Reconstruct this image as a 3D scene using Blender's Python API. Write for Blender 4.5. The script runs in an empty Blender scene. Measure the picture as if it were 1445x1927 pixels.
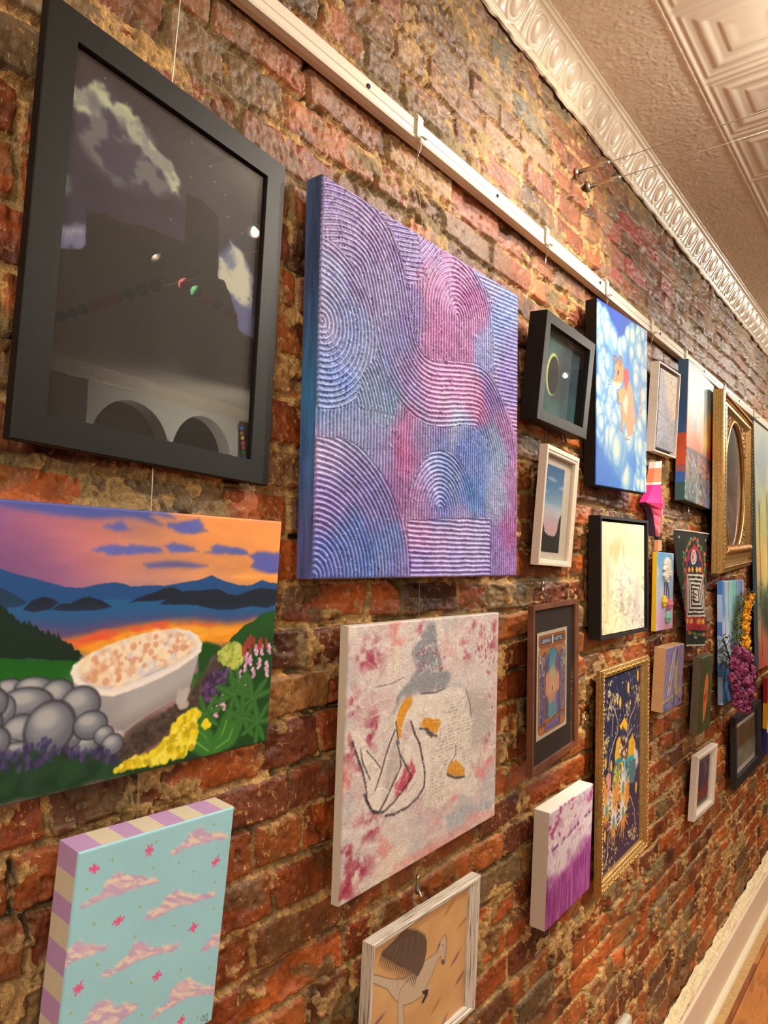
import bpy, bmesh, math, random
import numpy as np
from mathutils import Matrix, Vector

# ---------------------------------------------------------------- camera, light, exposure
SC = bpy.context.scene
COL = SC.collection
FLOOR_Z = 0.0
EYE = 1.62                       # camera height above the floor
cam_data = bpy.data.cameras.new('camera')
cam = bpy.data.objects.new('camera', cam_data)
COL.objects.link(cam)
SC.camera = cam
cam_data.sensor_fit = 'VERTICAL'
cam_data.sensor_height = 36.0
cam_data.lens = 1335.0 / 1927.0 * 36.0
cam_data.clip_start = 0.02
# rows: world axes (out of the wall, along the wall, up) seen in the camera's right / down / forward frame
R = np.array([[0.78793, -0.02060, -0.61542], [0.61530, 0.06520, 0.78560], [0.02394, -0.99766, 0.06405]])
right, down, fwd = R[:, 0], R[:, 1], R[:, 2]
cam.matrix_world = Matrix(((right[0], -down[0], -fwd[0], 0.72), (right[1], -down[1], -fwd[1], 0.0),
                           (right[2], -down[2], -fwd[2], EYE), (0, 0, 0, 1)))

SC.view_settings.view_transform = 'Standard'
SC.view_settings.look = 'None'
SC.view_settings.gamma = 1.0
SC.view_settings.use_curve_mapping = False
SC.view_settings.exposure = 0.12

world = bpy.data.worlds.new('room_ambient')
SC.world = world
world.use_nodes = True
world.node_tree.nodes['Background'].inputs[0].default_value = (1.0, 0.80, 0.58, 1)
world.node_tree.nodes['Background'].inputs[1].default_value = 0.35

LIGHTS = [
    # kind, x, y, z, aimed at x, y, z, watts, cone, lamp radius, colour
    ('spot', 0.5, 1.72, 2.71, 0.0, 1.55, 2.2, 22, 120, 0.012, (1.0, 0.905, 0.775)),
    ('spot', 0.97, 1.72, 2.71, 0.0, 0.9, 1.5, 52, 110, 0.012, (1.0, 0.905, 0.775)),
    ('spot', 1.45, 1.74, 2.71, 0.0, 2.75, 0.7, 170, 62, 0.012, (1.0, 0.905, 0.775)),
    ('spot', 0.9, 4.85, 2.71, 0.0, 3.3, 1.9, 42, 110, 0.012, (1.0, 0.905, 0.775)),
    ('spot', 1.6, 4.85, 2.71, 0.0, 3.0, 0.9, 110, 100, 0.012, (1.0, 0.905, 0.775)),
    ('point', 0.74, 1.72, 2.74, 0, 0, 0, 9, 0, 0.03, (1.0, 0.905, 0.775)),
    ('point', 1.5, -1.1, 2.3, 0, 0, 0, 56, 0, 0.2, (1.0, 0.905, 0.775)),  # unseen fill light added behind the camera, without a fitting
    ('point', 2.8, -0.6, 2.0, 0, 0, 0, 50, 0, 0.2, (1.0, 0.905, 0.775)),  # second added fill, further across the room, also without a fitting
    ('spot', 2.6, 4.0, 2.35, 3.5, 4.0, 2.2, 150, 140, 0.02, (1.0, 0.95, 0.86)),
]

def lin(c):
    c = np.asarray(c, dtype=np.float64)
    if c.max() > 1.001: c = c / 255.0
    return np.where(c <= 0.04045, c / 12.92, ((c + 0.055) / 1.055) ** 2.4)

# ---------------------------------------------------------------- object helpers
def tag(o, label=None, cat=None, group=None, kind=None):
    if label: o['label'] = label
    if cat: o['category'] = cat
    if group: o['group'] = group
    if kind: o['kind'] = kind
    return o

def link(o, parent=None, mat=None):
    COL.objects.link(o)
    if parent is not None: o.parent = parent
    if mat is not None: o.data.materials.append(mat)
    return o

def mesh_obj(name, verts, faces, mat=None, parent=None, smooth=False, col=None):
    me = bpy.data.meshes.new(name)
    me.from_pydata([tuple(map(float, v)) for v in verts], [], [tuple(map(int, f)) for f in faces])
    if smooth: me.shade_smooth()
    if col is not None:
        a = me.color_attributes.new('Col', 'FLOAT_COLOR', 'CORNER')
        arr = np.ones((len(me.loops), 4), dtype=np.float32)
        k = 0
        for i, f in enumerate(faces):
            arr[k:k + len(f), :3] = lin(col[i]); k += len(f)
        a.data.foreach_set('color', arr.ravel())
    me.update()
    return link(bpy.data.objects.new(name, me), parent, mat)

def grid_obj(name, P, mat=None, parent=None, col=None, smooth=True, extra=None, flip=False):
    """P: (ny, nx, 3) points; col: (ny, nx, 3) sRGB 0..1"""
    ny, nx = P.shape[:2]
    me = bpy.data.meshes.new(name)
    idx = np.arange(ny * nx, dtype=np.int32).reshape(ny, nx)
    q = np.stack([idx[:-1, :-1], idx[1:, :-1], idx[1:, 1:], idx[:-1, 1:]], -1).reshape(-1, 4)
    if flip: q = q[:, ::-1]
    nf = len(q)
    me.vertices.add(ny * nx); me.loops.add(nf * 4); me.polygons.add(nf)
    me.vertices.foreach_set('co', np.ascontiguousarray(P, dtype=np.float32).ravel())
    me.loops.foreach_set('vertex_index', np.ascontiguousarray(q, dtype=np.int32).ravel())
    me.polygons.foreach_set('loop_start', np.arange(0, nf * 4, 4, dtype=np.int32))
    me.polygons.foreach_set('loop_total', np.full(nf, 4, dtype=np.int32))
    me.update(calc_edges=True)
    if smooth: me.shade_smooth()
    if col is not None:
        a = me.color_attributes.new('Col', 'FLOAT_COLOR', 'POINT')
        arr = np.ones((ny * nx, 4), dtype=np.float32)
        arr[:, :3] = lin(np.clip(col, 0, 1).reshape(-1, 3))
        a.data.foreach_set('color', arr.ravel())
    if extra:
        for k, v in extra.items():
            a = me.attributes.new(k, 'FLOAT', 'POINT')
            a.data.foreach_set('value', np.ascontiguousarray(v, dtype=np.float32).ravel())
    return link(bpy.data.objects.new(name, me), parent, mat)

def boxm(x0, x1, y0, y1, z0, z1):
    v = [(x, y, z) for z in (z0, z1) for y in (y0, y1) for x in (x0, x1)]
    f = [(0, 2, 3, 1), (4, 5, 7, 6), (0, 1, 5, 4), (2, 6, 7, 3), (0, 4, 6, 2), (1, 3, 7, 5)]
    return v, f

def box(name, x0, x1, y0, y1, z0, z1, mat, parent=None, bevel=0.0, seg=2):
    bm = bmesh.new()
    v, f = boxm(x0, x1, y0, y1, z0, z1)
    bv = [bm.verts.new(p) for p in v]
    for q in f: bm.faces.new([bv[i] for i in q])
    if bevel > 0:
        bmesh.ops.bevel(bm, geom=bm.edges[:], offset=bevel, segments=seg, affect='EDGES', profile=0.5)
    bmesh.ops.recalc_face_normals(bm, faces=bm.faces[:])
    me = bpy.data.meshes.new(name); bm.to_mesh(me); bm.free()
    return link(bpy.data.objects.new(name, me), parent, mat)

def tube_arrays(pts, rad, n=8, closed=False):
    pts = [np.array(p, dtype=float) for p in pts]
    V = []; F = []
    m = len(pts)
    rads = rad if hasattr(rad, '__len__') else [rad] * m
    ref = np.array([0.31, 0.17, 0.93])
    for i, p in enumerate(pts):
        a = pts[(i - 1) % m] if (closed or i > 0) else pts[i]
        b = pts[(i + 1) % m] if (closed or i < m - 1) else pts[i]
        t = b - a; t /= (np.linalg.norm(t) + 1e-12)
        if abs(t @ ref) > 0.95: ref = np.array([0.9, 0.3, 0.1])
        s = np.cross(t, ref); s /= np.linalg.norm(s); u = np.cross(s, t)
        for k in range(n):
            an = 2 * math.pi * k / n
            V.append(p + rads[i] * (s * math.cos(an) + u * math.sin(an)))
    for i in range(m if closed else m - 1):
        j = (i + 1) % m
        for k in range(n):
            l = (k + 1) % n
            F.append((i * n + k, i * n + l, j * n + l, j * n + k))
    if not closed:
        F.append(tuple(range(n - 1, -1, -1))); F.append(tuple((m - 1) * n + k for k in range(n)))
    return V, F

class MB:
    def __init__(s): s.v = []; s.f = []; s.c = []
    def add(s, vf, col=None):
        v, f = vf; o = len(s.v); s.v += list(v); s.f += [tuple(i + o for i in q) for q in f]
        s.c += [col or (200, 200, 200)] * len(f); return s
    def box(s, *a, col=None): return s.add(boxm(*a), col)
    def tube(s, pts, r, n=8, closed=False, col=None): return s.add(tube_arrays(pts, r, n, closed), col)
    def ball(s, c, r, n=10, m=6, col=None, sc=(1, 1, 1)):
        V = []; F = []
        for j in range(m + 1):
            th = math.pi * j / m
            for i in range(n):
                ph = 2 * math.pi * i / n
                V.append((c[0] + r * sc[0] * math.sin(th) * math.cos(ph), c[1] + r * sc[1] * math.sin(th) * math.sin(ph), c[2] + r * sc[2] * math.cos(th)))
        for j in range(m):
            for i in range(n):
                k = (i + 1) % n
                F.append((j * n + i, (j + 1) * n + i, (j + 1) * n + k, j * n + k))
        return s.add((V, F), col)
    def build(s, name, mat, parent=None, smooth=False, usecol=False):
        return mesh_obj(name, s.v, s.f, mat, parent, smooth, s.c if usecol else None)

# ---------------------------------------------------------------- noise
def _hash(ix, iy, seed):
    h = (ix.astype(np.int64) * 374761393 + iy.astype(np.int64) * 668265263 + int(seed) * 1442695041) & 0xFFFFFFFF
    h = ((h ^ (h >> 13)) * 1274126177) & 0xFFFFFFFF
    h = (h ^ (h >> 16)) & 0xFFFFFFFF
    return (h & 0xFFFFFF).astype(np.float32) / 16777215.0

def vnoise(x, y, seed=0):
    fx = np.floor(x); fy = np.floor(y)
    tx = (x - fx).astype(np.float32); ty = (y - fy).astype(np.float32)
    tx = tx * tx * (3 - 2 * tx); ty = ty * ty * (3 - 2 * ty)
    a = _hash(fx, fy, seed); b = _hash(fx + 1, fy, seed); c = _hash(fx, fy + 1, seed); d = _hash(fx + 1, fy + 1, seed)
    return ((a * (1 - tx) + b * tx) * (1 - ty) + (c * (1 - tx) + d * tx) * ty) * 2 - 1

def fbm(x, y, seed=0, octv=4, gain=0.5):
    r = 0; a = 1.0; t = 0
    for o in range(octv):
        r = r + a * vnoise(x * 2 ** o + 13.7 * o, y * 2 ** o - 7.1 * o, seed + o * 17)
        t += a; a *= gain
    return r / t * 1.4

def sstep(a, b, x):
    t = np.clip((x - a) / (b - a), 0, 1)
    return t * t * (3 - 2 * t)

# ---------------------------------------------------------------- materials
def mat_new(name):
    m = bpy.data.materials.new(name); m.use_nodes = True
    nt = m.node_tree
    return m, nt, nt.nodes['Principled BSDF']

def noise_bump(nt, b, scale, strength, dist=0.001, detail=4, rough=0.6, vec=None, kind='noise', prev=None):
    tc = nt.nodes.new('ShaderNodeTexCoord')
    n = nt.nodes.new('ShaderNodeTexNoise' if kind == 'noise' else 'ShaderNodeTexVoronoi')
    n.inputs['Scale'].default_value = scale
    if kind == 'noise':
        n.inputs['Detail'].default_value = detail; n.inputs['Roughness'].default_value = rough
    mp = nt.nodes.new('ShaderNodeMapping')
    nt.links.new(tc.outputs['Object'], mp.inputs['Vector']); nt.links.new(mp.outputs[0], n.inputs['Vector'])
    if vec: mp.inputs['Scale'].default_value = vec
    bp = nt.nodes.new('ShaderNodeBump')
    bp.inputs['Strength'].default_value = strength; bp.inputs['Distance'].default_value = dist
    nt.links.new(n.outputs[0], bp.inputs['Height'])
    if prev is not None: nt.links.new(prev.outputs[0], bp.inputs['Normal'])
    nt.links.new(bp.outputs[0], b.inputs['Normal'])
    return bp

def mat_plain(name, col, rough=0.5, metal=0.0, spec=0.5, bump=None, var=0.0, vscale=20.0, vvec=None, coat=0.0):
    m, nt, b = mat_new(name)
    c = tuple(lin(col)) + (1,)
    b.inputs['Base Color'].default_value = c
    b.inputs['Roughness'].default_value = rough
    b.inputs['Metallic'].default_value = metal
    b.inputs['Specular IOR Level'].default_value = spec
    b.inputs['Coat Weight'].default_value = coat
    if var > 0:
        tc = nt.nodes.new('ShaderNodeTexCoord'); mp = nt.nodes.new('ShaderNodeMapping')
        n = nt.nodes.new('ShaderNodeTexNoise'); n.inputs['Scale'].default_value = vscale; n.inputs['Detail'].default_value = 5
        if vvec: mp.inputs['Scale'].default_value = vvec
        nt.links.new(tc.outputs['Object'], mp.inputs[0]); nt.links.new(mp.outputs[0], n.inputs['Vector'])
        r = nt.nodes.new('ShaderNodeValToRGB')
        r.color_ramp.elements[0].position = 0.3; r.color_ramp.elements[1].position = 0.7
        r.color_ramp.elements[0].color = tuple(x * (1 - var) for x in c[:3]) + (1,)
        r.color_ramp.elements[1].color = tuple(min(1, x * (1 + var)) for x in c[:3]) + (1,)
        nt.links.new(n.outputs[0], r.inputs[0]); nt.links.new(r.outputs[0], b.inputs['Base Color'])
    if bump: noise_bump(nt, b, *bump)
    return m

def mat_col(name, rough=0.5, spec=0.4, bumps=(), metal=0.0, coat=0.0, hue=None, rough_attr=False):
    m, nt, b = mat_new(name)
    a = nt.nodes.new('ShaderNodeVertexColor'); a.layer_name = 'Col'
    nt.links.new(a.outputs['Color'], b.inputs['Base Color'])
    b.inputs['Roughness'].default_value = rough
    b.inputs['Specular IOR Level'].default_value = spec
    b.inputs['Metallic'].default_value = metal
    b.inputs['Coat Weight'].default_value = coat
    b.inputs['Coat Roughness'].default_value = 0.15
    prev = None
    for bp in bumps:
        prev = noise_bump(nt, b, *bp[:3], **(bp[3] if len(bp) > 3 else {}), prev=prev)
    if rough_attr:
        at = nt.nodes.new('ShaderNodeAttribute'); at.attribute_name = 'rgh'
        nt.links.new(at.outputs['Fac'], b.inputs['Roughness'])
    return m

def mat_glass(name):
    """thin picture glass: mostly see-through with a fresnel reflection"""
    m, nt, b = mat_new(name)
    nt.nodes.remove(b)
    out = nt.nodes['Material Output']
    tr = nt.nodes.new('ShaderNodeBsdfTransparent'); tr.inputs[0].default_value = (0.96, 0.96, 0.95, 1)
    gl = nt.nodes.new('ShaderNodeBsdfGlossy'); gl.inputs['Roughness'].default_value = 0.004
    fr = nt.nodes.new('ShaderNodeFresnel'); fr.inputs['IOR'].default_value = 1.7
    mx = nt.nodes.new('ShaderNodeMixShader')
    ge = nt.nodes.new('ShaderNodeNewGeometry'); mt = nt.nodes.new('ShaderNodeMath'); mt.operation = 'SUBTRACT'; mt.use_clamp = True
    nt.links.new(fr.outputs[0], mt.inputs[0]); nt.links.new(ge.outputs['Backfacing'], mt.inputs[1])   # the pane reflects at its front only
    nt.links.new(mt.outputs[0], mx.inputs[0]); nt.links.new(tr.outputs[0], mx.inputs[1]); nt.links.new(gl.outputs[0], mx.inputs[2])
    nt.links.new(mx.outputs[0], out.inputs[0])
    return m

def mat_emit(name, col, strength):
    m, nt, b = mat_new(name)
    b.inputs['Emission Color'].default_value = tuple(lin(col)) + (1,)
    b.inputs['Emission Strength'].default_value = strength
    b.inputs['Base Color'].default_value = (0.8, 0.8, 0.8, 1)
    return m

M = {}
M['canvas'] = mat_col('painted_canvas', 0.55, 0.35, [(900, 0.25, 0.0006)])
M['acrylic'] = mat_col('thick_acrylic', 0.38, 0.5, [(420, 0.5, 0.0012)])
M['crackled'] = mat_col('crackled_acrylic', 0.45, 0.45, [(60, 0.55, 0.004), (260, 0.5, 0.002)])
M['print'] = mat_col('paper_print', 0.6, 0.3)
M['paint_plain'] = mat_col('painted_sides', 0.6, 0.3, [(500, 0.3, 0.0006)])
M['glass'] = mat_glass('picture_glass')
M['black_satin'] = mat_plain('black_satin', (26, 25, 23), 0.5, spec=0.25, bump=(700, 0.15, 0.0005))
M['black_side'] = mat_plain('black_matte', (22, 20, 18), 0.6, bump=(300, 0.2, 0.0006))
M['white_frame'] = mat_plain('white_frame', (226, 214, 200), 0.45, var=0.05, vscale=60)
M['white_canvas'] = mat_plain('bare_canvas', (228, 216, 198), 0.75, bump=(900, 0.3, 0.0006))
M['white_metal'] = mat_plain('white_enamel', (226, 216, 196), 0.38, bump=(25, 0.15, 0.002))
M['steel'] = mat_plain('brushed_steel', (200, 192, 180), 0.3, metal=1.0)
M['wire'] = mat_plain('steel_wire', (178, 168, 150), 0.4, metal=0.7)
M['gold'] = mat_plain('gilt', (204, 164, 100), 0.34, metal=0.75, var=0.25, vscale=120, bump=(160, 0.4, 0.002))
M['gold_dark'] = mat_plain('aged_gilt', (150, 104, 52), 0.4, metal=0.6, var=0.35, vscale=90, bump=(140, 0.5, 0.002))
M['walnut'] = mat_plain('walnut_wood', (112, 68, 44), 0.5, var=0.35, vscale=14, vvec=(1, 1, 1), bump=(120, 0.3, 0.001))
M['pale_wood'] = mat_plain('pale_plywood', (214, 170, 116), 0.6, var=0.1, vscale=30, vvec=(1, 8, 1))
M['grey_wood'] = mat_plain('grey_stained_wood', (108, 98, 82), 0.6, var=0.15, vscale=30, vvec=(1, 8, 1))

# ---------------------------------------------------------------- art
class Art:
    """a small raster painter; s runs right, t runs down, both 0..1"""
    def __init__(s, w, h, n, base):
        s.w, s.h = w, h
        s.nx = max(8, int(n)); s.ny = max(8, int(n * h / w)); s.asp = h / w
        s.S, s.T = np.meshgrid(np.linspace(0, 1, s.nx, dtype=np.float32), np.linspace(0, 1, s.ny, dtype=np.float32))
        s.img = np.ones((s.ny, s.nx, 3), dtype=np.float32) * (np.array(base, dtype=np.float32) / 255.0)
        s.rng = random.Random(int(w * 1e4) + n)
    def n(s, sx, sy=None, seed=0, o=4):
        sy = sx if sy is None else sy
        return fbm(s.S * sx, s.T * s.asp * sy, seed, o)
    def blend(s, m, col, a=1.0, win=None):
        m = (m * a)[..., None]
        c = np.asarray(col, dtype=np.float32)
        if c.ndim == 1: c = c / 255.0
        if win is None: s.img = s.img * (1 - m) + c * m
        else:
            v = s.img[win]; s.img[win] = v * (1 - m) + c * m
    def vary(s, amt, sx, sy=None, seed=0, o=4, tint=(1, 1, 1)):
        k = s.n(sx, sy, seed, o)[..., None] * amt
        s.img = np.clip(s.img * (1 + k * np.array(tint, dtype=np.float32)), 0, 1)
    def win(s, x0, x1, y0, y1):
        i0 = max(0, int(x0 * s.nx) - 2); i1 = min(s.nx, int(x1 * s.nx) + 3)
        j0 = max(0, int(y0 * s.ny) - 2); j1 = min(s.ny, int(y1 * s.ny) + 3)
        if i0 >= i1 or j0 >= j1: return None
        return (slice(j0, j1), slice(i0, i1))
    def polymask(s, pts, warp=0.0, wf=20, seed=1, soft=0.0):
        X, Y = s.S, s.T
        if warp:
            X = X + warp * s.n(wf, wf, seed, 3); Y = Y + warp * s.n(wf, wf, seed + 9, 3)
        inside = np.zeros(X.shape, dtype=bool)
        d = np.full(X.shape, 9.0, dtype=np.float32) if soft else None
        k = len(pts)
        for i in range(k):
            x1, y1 = pts[i]; x2, y2 = pts[(i + 1) % k]
            if y1 != y2:
                c = ((y1 > Y) != (y2 > Y)) & (X < (x2 - x1) * (Y - y1) / (y2 - y1) + x1)
                inside ^= c
            if soft:
                vx, vy = x2 - x1, (y2 - y1) * s.asp
                L = vx * vx + vy * vy + 1e-9
                px, py = X - x1, (Y - y1) * s.asp
                t = np.clip((px * vx + py * vy) / L, 0, 1)
                d = np.minimum(d, np.hypot(px - t * vx, py - t * vy))
        if soft:
            sd = np.where(inside, d, -d)
            return sstep(-soft, soft, sd)
        return inside.astype(np.float32)
    def poly(s, pts, col, a=1.0, warp=0.0, wf=20, seed=1, soft=0.0):
        m = s.polymask(pts, warp, wf, seed, soft); s.blend(m, col, a); return m
    def ell(s, c, rx, ry, col, rot=0.0, soft=0.15, a=1.0):
        """rx, ry in fractions of the width"""
        R_ = max(rx, ry) * 1.3
        w = s.win(c[0] - R_, c[0] + R_, c[1] - R_ / s.asp, c[1] + R_ / s.asp)
        if w is None: return
        x = s.S[w] - c[0]; y = (s.T[w] - c[1]) * s.asp
        cr, sr = math.cos(rot), math.sin(rot)
        u = (x * cr + y * sr) / rx; v = (-x * sr + y * cr) / ry
        s.blend(1 - sstep(1 - soft, 1 + soft, np.hypot(u, v)), col, a, w)
    def line(s, pts, wd, col, a=1.0, soft=0.4, taper=False, rough=0.0):
        for i in range(len(pts) - 1):
            (x1, y1), (x2, y2) = pts[i], pts[i + 1]
            p = wd * 2
            w = s.win(min(x1, x2) - p, max(x1, x2) + p, min(y1, y2) - p / s.asp, max(y1, y2) + p / s.asp)
            if w is None: continue
            vx, vy = x2 - x1, (y2 - y1) * s.asp
            px, py = s.S[w] - x1, (s.T[w] - y1) * s.asp
            t = np.clip((px * vx + py * vy) / (vx * vx + vy * vy + 1e-12), 0, 1)
            d = np.hypot(px - t * vx, py - t * vy)
            ww = wd * (1 - t * 0.8) if taper else wd
            if rough: ww = ww * (1 + rough * vnoise(s.S[w] * 160, s.T[w] * 160, 5))
            s.blend(1 - sstep(ww * (1 - soft), ww * (1 + soft), d), col, a, w)
    def field(s, pts, rad=0.12, wn=0.0):
        """gaussian mix of ((x, y), rgb) samples over the whole face"""
        X, Y = s.S, s.T * s.asp
        if wn:
            X = X + wn * s.n(8, 8, 3, 3); Y = Y + wn * s.n(8, 8, 14, 3)
        W = np.zeros(s.S.shape, dtype=np.float32); C = np.zeros(s.img.shape, dtype=np.float32)
        for (p, c) in pts:
            d2 = (X - p[0]) ** 2 + (Y - p[1] * s.asp) ** 2
            w = np.exp(-d2 / (2 * rad * rad)) + 1e-5 / (d2 + 1e-3)
            W += w; C += w[..., None] * (np.array(c, dtype=np.float32) / 255.0)
        return C / W[..., None]
    def inpoly(s, p, pts):
        x, y = p; ins = False; k = len(pts)
        for i in range(k):
            x1, y1 = pts[i]; x2, y2 = pts[(i + 1) % k]
            if (y1 > y) != (y2 > y) and x < (x2 - x1) * (y - y1) / (y2 - y1) + x1: ins = not ins
        return ins
    def dabs(s, pts, n, r0, r1, cols, a=0.9, elong=1.0, rot=None, soft=0.3):
        xs = [p[0] for p in pts]; ys = [p[1] for p in pts]; k = 0; tries = 0
        while k < n and tries < n * 12:
            tries += 1
            p = (s.rng.uniform(min(xs), max(xs)), s.rng.uniform(min(ys), max(ys)))
            if not s.inpoly(p, pts): continue
            r = s.rng.uniform(r0, r1)
            s.ell(p, r, r * elong, s.rng.choice(cols), s.rng.uniform(0, 3.14) if rot is None else rot + s.rng.uniform(-.25, .25), soft, a)
            k += 1
    def leafstar(s, c, n, L, col, hl=None):
        for i in range(n):
            an = i * 2 * math.pi / n + s.rng.uniform(-.25, .25)
            m = (c[0] + math.cos(an) * L * .55, c[1] + math.sin(an) * L * .55 / s.asp)
            s.ell(m, L * .5, L * .15, col, an, .2, .95)
            if hl: s.line([c, (c[0] + math.cos(an) * L, c[1] + math.sin(an) * L / s.asp)], L * .025, hl, .6)

def soften(im):
    """take the stair steps off painted edges"""
    p = np.pad(im, ((1, 1), (1, 1), (0, 0)), 'edge')
    p = (p[:-2] + 2 * p[1:-1] + p[2:]) / 4
    return (p[:, :-2] + 2 * p[:, 1:-1] + p[:, 2:]) / 4

def art_panel(name, art, w, h, z, parent, mat, cx=0.0, cy=0.0, relief=None, wob=0.0):
    """grid of w x h centred on (cx, cy) at height z, coloured by the art"""
    x = cx + (art.S - 0.5) * w
    y = cy - (art.T - 0.5) * h
    zz = np.full(x.shape, z, dtype=np.float32)
    if relief is not None: zz = zz + relief
    return grid_obj(name, np.stack([x, y, zz], -1), mat, parent, soften(art.img))

# ================================================================ the brick wall
CEIL = 2.855
ROOM_X, ROOM_Y0, ROOM_Y1 = 3.5, -1.6, 5.3

def brick_fields(Y, Z):
    """height (m, out of the wall), colour and roughness of the brickwork at wall points"""
    f32 = np.float32
    Y = Y.astype(f32); Z = Z.astype(f32)
    CH = 0.0642
    wz = Z + 0.006 * fbm(Y * 2.2, Z * 2.0, 11, 3) + 0.0035 * fbm(Y * 13, Z * 13, 12, 2)
    wy = Y + 0.006 * fbm(Y * 4, Z * 9, 13, 3) + 0.003 * fbm(Y * 30, Z * 30, 14, 2)
    row_f = (wz - 1.324) / CH + 40
    row = np.floor(row_f).astype(np.int64)
    rng = random.Random(77)
    nrow = int(row.max()) + 2
    h = np.zeros(Y.shape, f32); dy = np.zeros(Y.shape, f32); bid = np.zeros(Y.shape, np.int64); inner = np.zeros(Y.shape, f32)
    for r in range(max(0, int(row.min())), nrow):
        m = row == r
        if not m.any(): continue
        rr = random.Random(r * 31 + 5)
        header = (r % 6 == 2)
        y = -3.0 + rr.uniform(0, .2); ed = [y]
        while y < 8.0:
            L = rr.uniform(.092, .106) if header else rr.choice([.19, .196, .185, .2, .1, .108, .175])
            y += L + rr.uniform(-.006, .006); ed.append(y)
        ed = np.array(ed, f32)
        yy = wy[m]
        i = np.clip(np.searchsorted(ed, yy) - 1, 0, len(ed) - 2)
        dy[m] = np.minimum(yy - ed[i], ed[i + 1] - yy)
        bid[m] = i + r * 1000
        inner[m] = (yy - ed[i]) / (ed[i + 1] - ed[i])
    fz = row_f - row
    dz = np.minimum(fz, 1 - fz) * CH
    b1 = _hash(bid, bid * 0 + 3, 1); b2 = _hash(bid, bid * 0 + 5, 2); b3 = _hash(bid, bid * 0 + 7, 3); b4 = _hash(bid, bid * 0 + 9, 4)
    n_lo = fbm(Y * 6, Z * 8, 21, 3); n_md = fbm(Y * 30, Z * 34, 22, 4); n_hi = fbm(Y * 120, Z * 130, 23, 3)
    n_x = fbm(Y * 300, Z * 300, 24, 2)
    jw = 0.0050 + 0.0022 * n_lo + 0.0016 * n_md                      # half joint width
    rad = 0.006
    ax = np.maximum(rad - (dy - jw), 0); az = np.maximum(rad - (dz - jw), 0)
    sd = rad - np.hypot(ax, az) + 0.0018 * n_md + 0.0010 * n_hi      # >0 inside the brick
    sd = np.minimum(sd, np.minimum(dy, dz) - jw + 0.0025 * n_md)
    brick = sstep(-0.0012, 0.0022, sd)
    # mortar dragged over the faces of the bricks
    sm = fbm(Y * 9, Z * 15, 31, 4) + 0.55 * fbm(Y * 48, Z * 56, 32, 3) - 0.9 * sstep(0.004, 0.026, sd)
    smear = sstep(0.10, 0.34, sm - 0.20) * 0.92
    spk = sstep(0.42, 0.62, fbm(Y * 170, Z * 170, 33, 3) + 0.25 * fbm(Y * 12, Z * 12, 34, 2)) * 0.55
    upper = sstep(2.1, 2.75, Z + 0.10 * n_lo)                         # the courses up by the ceiling
    spk = spk * (1 + 0.8 * upper)
    # a smoother repaired patch with grey-green pointing
    patch = sstep(0.03, 0.0, np.maximum(np.abs(Y - 2.23) - .27, np.abs(Z - 2.57) - .12))
    smear = smear * (1 - patch); spk = spk * (1 - patch * .7)
    face = -0.001 + (b1 - .5) * 0.006 + (b2 - .5) * 0.006 * (inner - .5) * 2 + (b3 - .5) * .006 * (fz - .5) * 2
    pits = sstep(.35, .7, fbm(Y * 60, Z * 70, 41, 3)) * (0.002 + .003 * b4)
    cracks = np.abs(fbm(Y * 22, Z * 40, 42, 3)); cracks = sstep(.035, 0.0, cracks) * sstep(.45, .8, b2) * .003
    face = face + 0.0016 * n_md + 0.0013 * n_hi + 0.0007 * n_x - pits - cracks
    # spalled brick faces
    spall = sstep(.1, .35, fbm(Y * 16, Z * 22, 43, 2)) * sstep(.55, .7, b4) * .005
    face = face - spall
    mort = -0.0095 + 0.006 * fbm(Y * 7, Z * 9, 51, 2) + 0.0034 * n_md + 0.0028 * n_hi + 0.0012 * n_x
    gaps = sstep(.42, .6, fbm(Y * 11, Z * 20, 52, 3)) * (1 - sstep(0.0, .004, np.abs(sd + .002)))
    mort = mort - gaps * .012
    hgt = mort * (1 - brick) + face * brick
    hsm = np.maximum(hgt, 0.0005 + 0.0026 * n_md + 0.0030 * n_hi + .0012 * n_x)
    hgt = hgt * (1 - smear) + hsm * smear
    hgt = np.clip(hgt, -.03, 0.0075)
    # colours
    pal = np.array([(166, 86, 36), (154, 76, 30), (140, 68, 32), (114, 60, 36), (164, 92, 42), (136, 82, 44), (108, 68, 42), (154, 108, 60), (116, 92, 60), (158, 80, 36)], f32) / 255
    w = np.array([.2, .16, .14, .1, .1, .08, .07, .06, .04, .05]); cw = np.cumsum(w)
    k = np.searchsorted(cw, b1 * .999)
    k2 = np.clip(np.searchsorted(cw, b3 * .999), 0, 9)
    c = pal[k]
    pal2 = np.array([(124, 74, 50), (130, 90, 60), (114, 82, 58), (100, 78, 58), (120, 96, 70), (142, 86, 58), (106, 98, 78), (128, 102, 70), (92, 80, 60), (130, 78, 52)], f32) / 255
    c = c * (1 - upper[..., None]) + pal2[k2] * upper[..., None]
    tone = 1 + .16 * n_md + .12 * n_lo + .10 * n_hi + (b2 - .5) * .22
    dark = sstep(.15, .6, fbm(Y * 14, Z * 18, 61, 3)) * .35 * (b4 > .45)
    c = c * (tone * (1 - dark))[..., None]
    # grey-olive burnt or stained zones inside a brick
    st = sstep(.3, .55, fbm(Y * 10, Z * 16, 62, 3)) * (b2 > .72) * .8
    c = c * (1 - st[..., None]) + np.array((112, 88, 58), f32) / 255 * st[..., None] * (1 + .2 * n_hi[..., None])
    newred = patch * (b3 > .6)
    c = c * (1 - newred[..., None]) + np.array((150, 64, 52), f32) / 255 * newred[..., None]
    mo = np.array((184, 144, 86), f32) / 255 * (1 + .20 * n_hi + .16 * n_x + .12 * n_md)[..., None]
    gm = sstep(.25, .6, fbm(Y * 5, Z * 6, 63, 3))[..., None]
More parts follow.
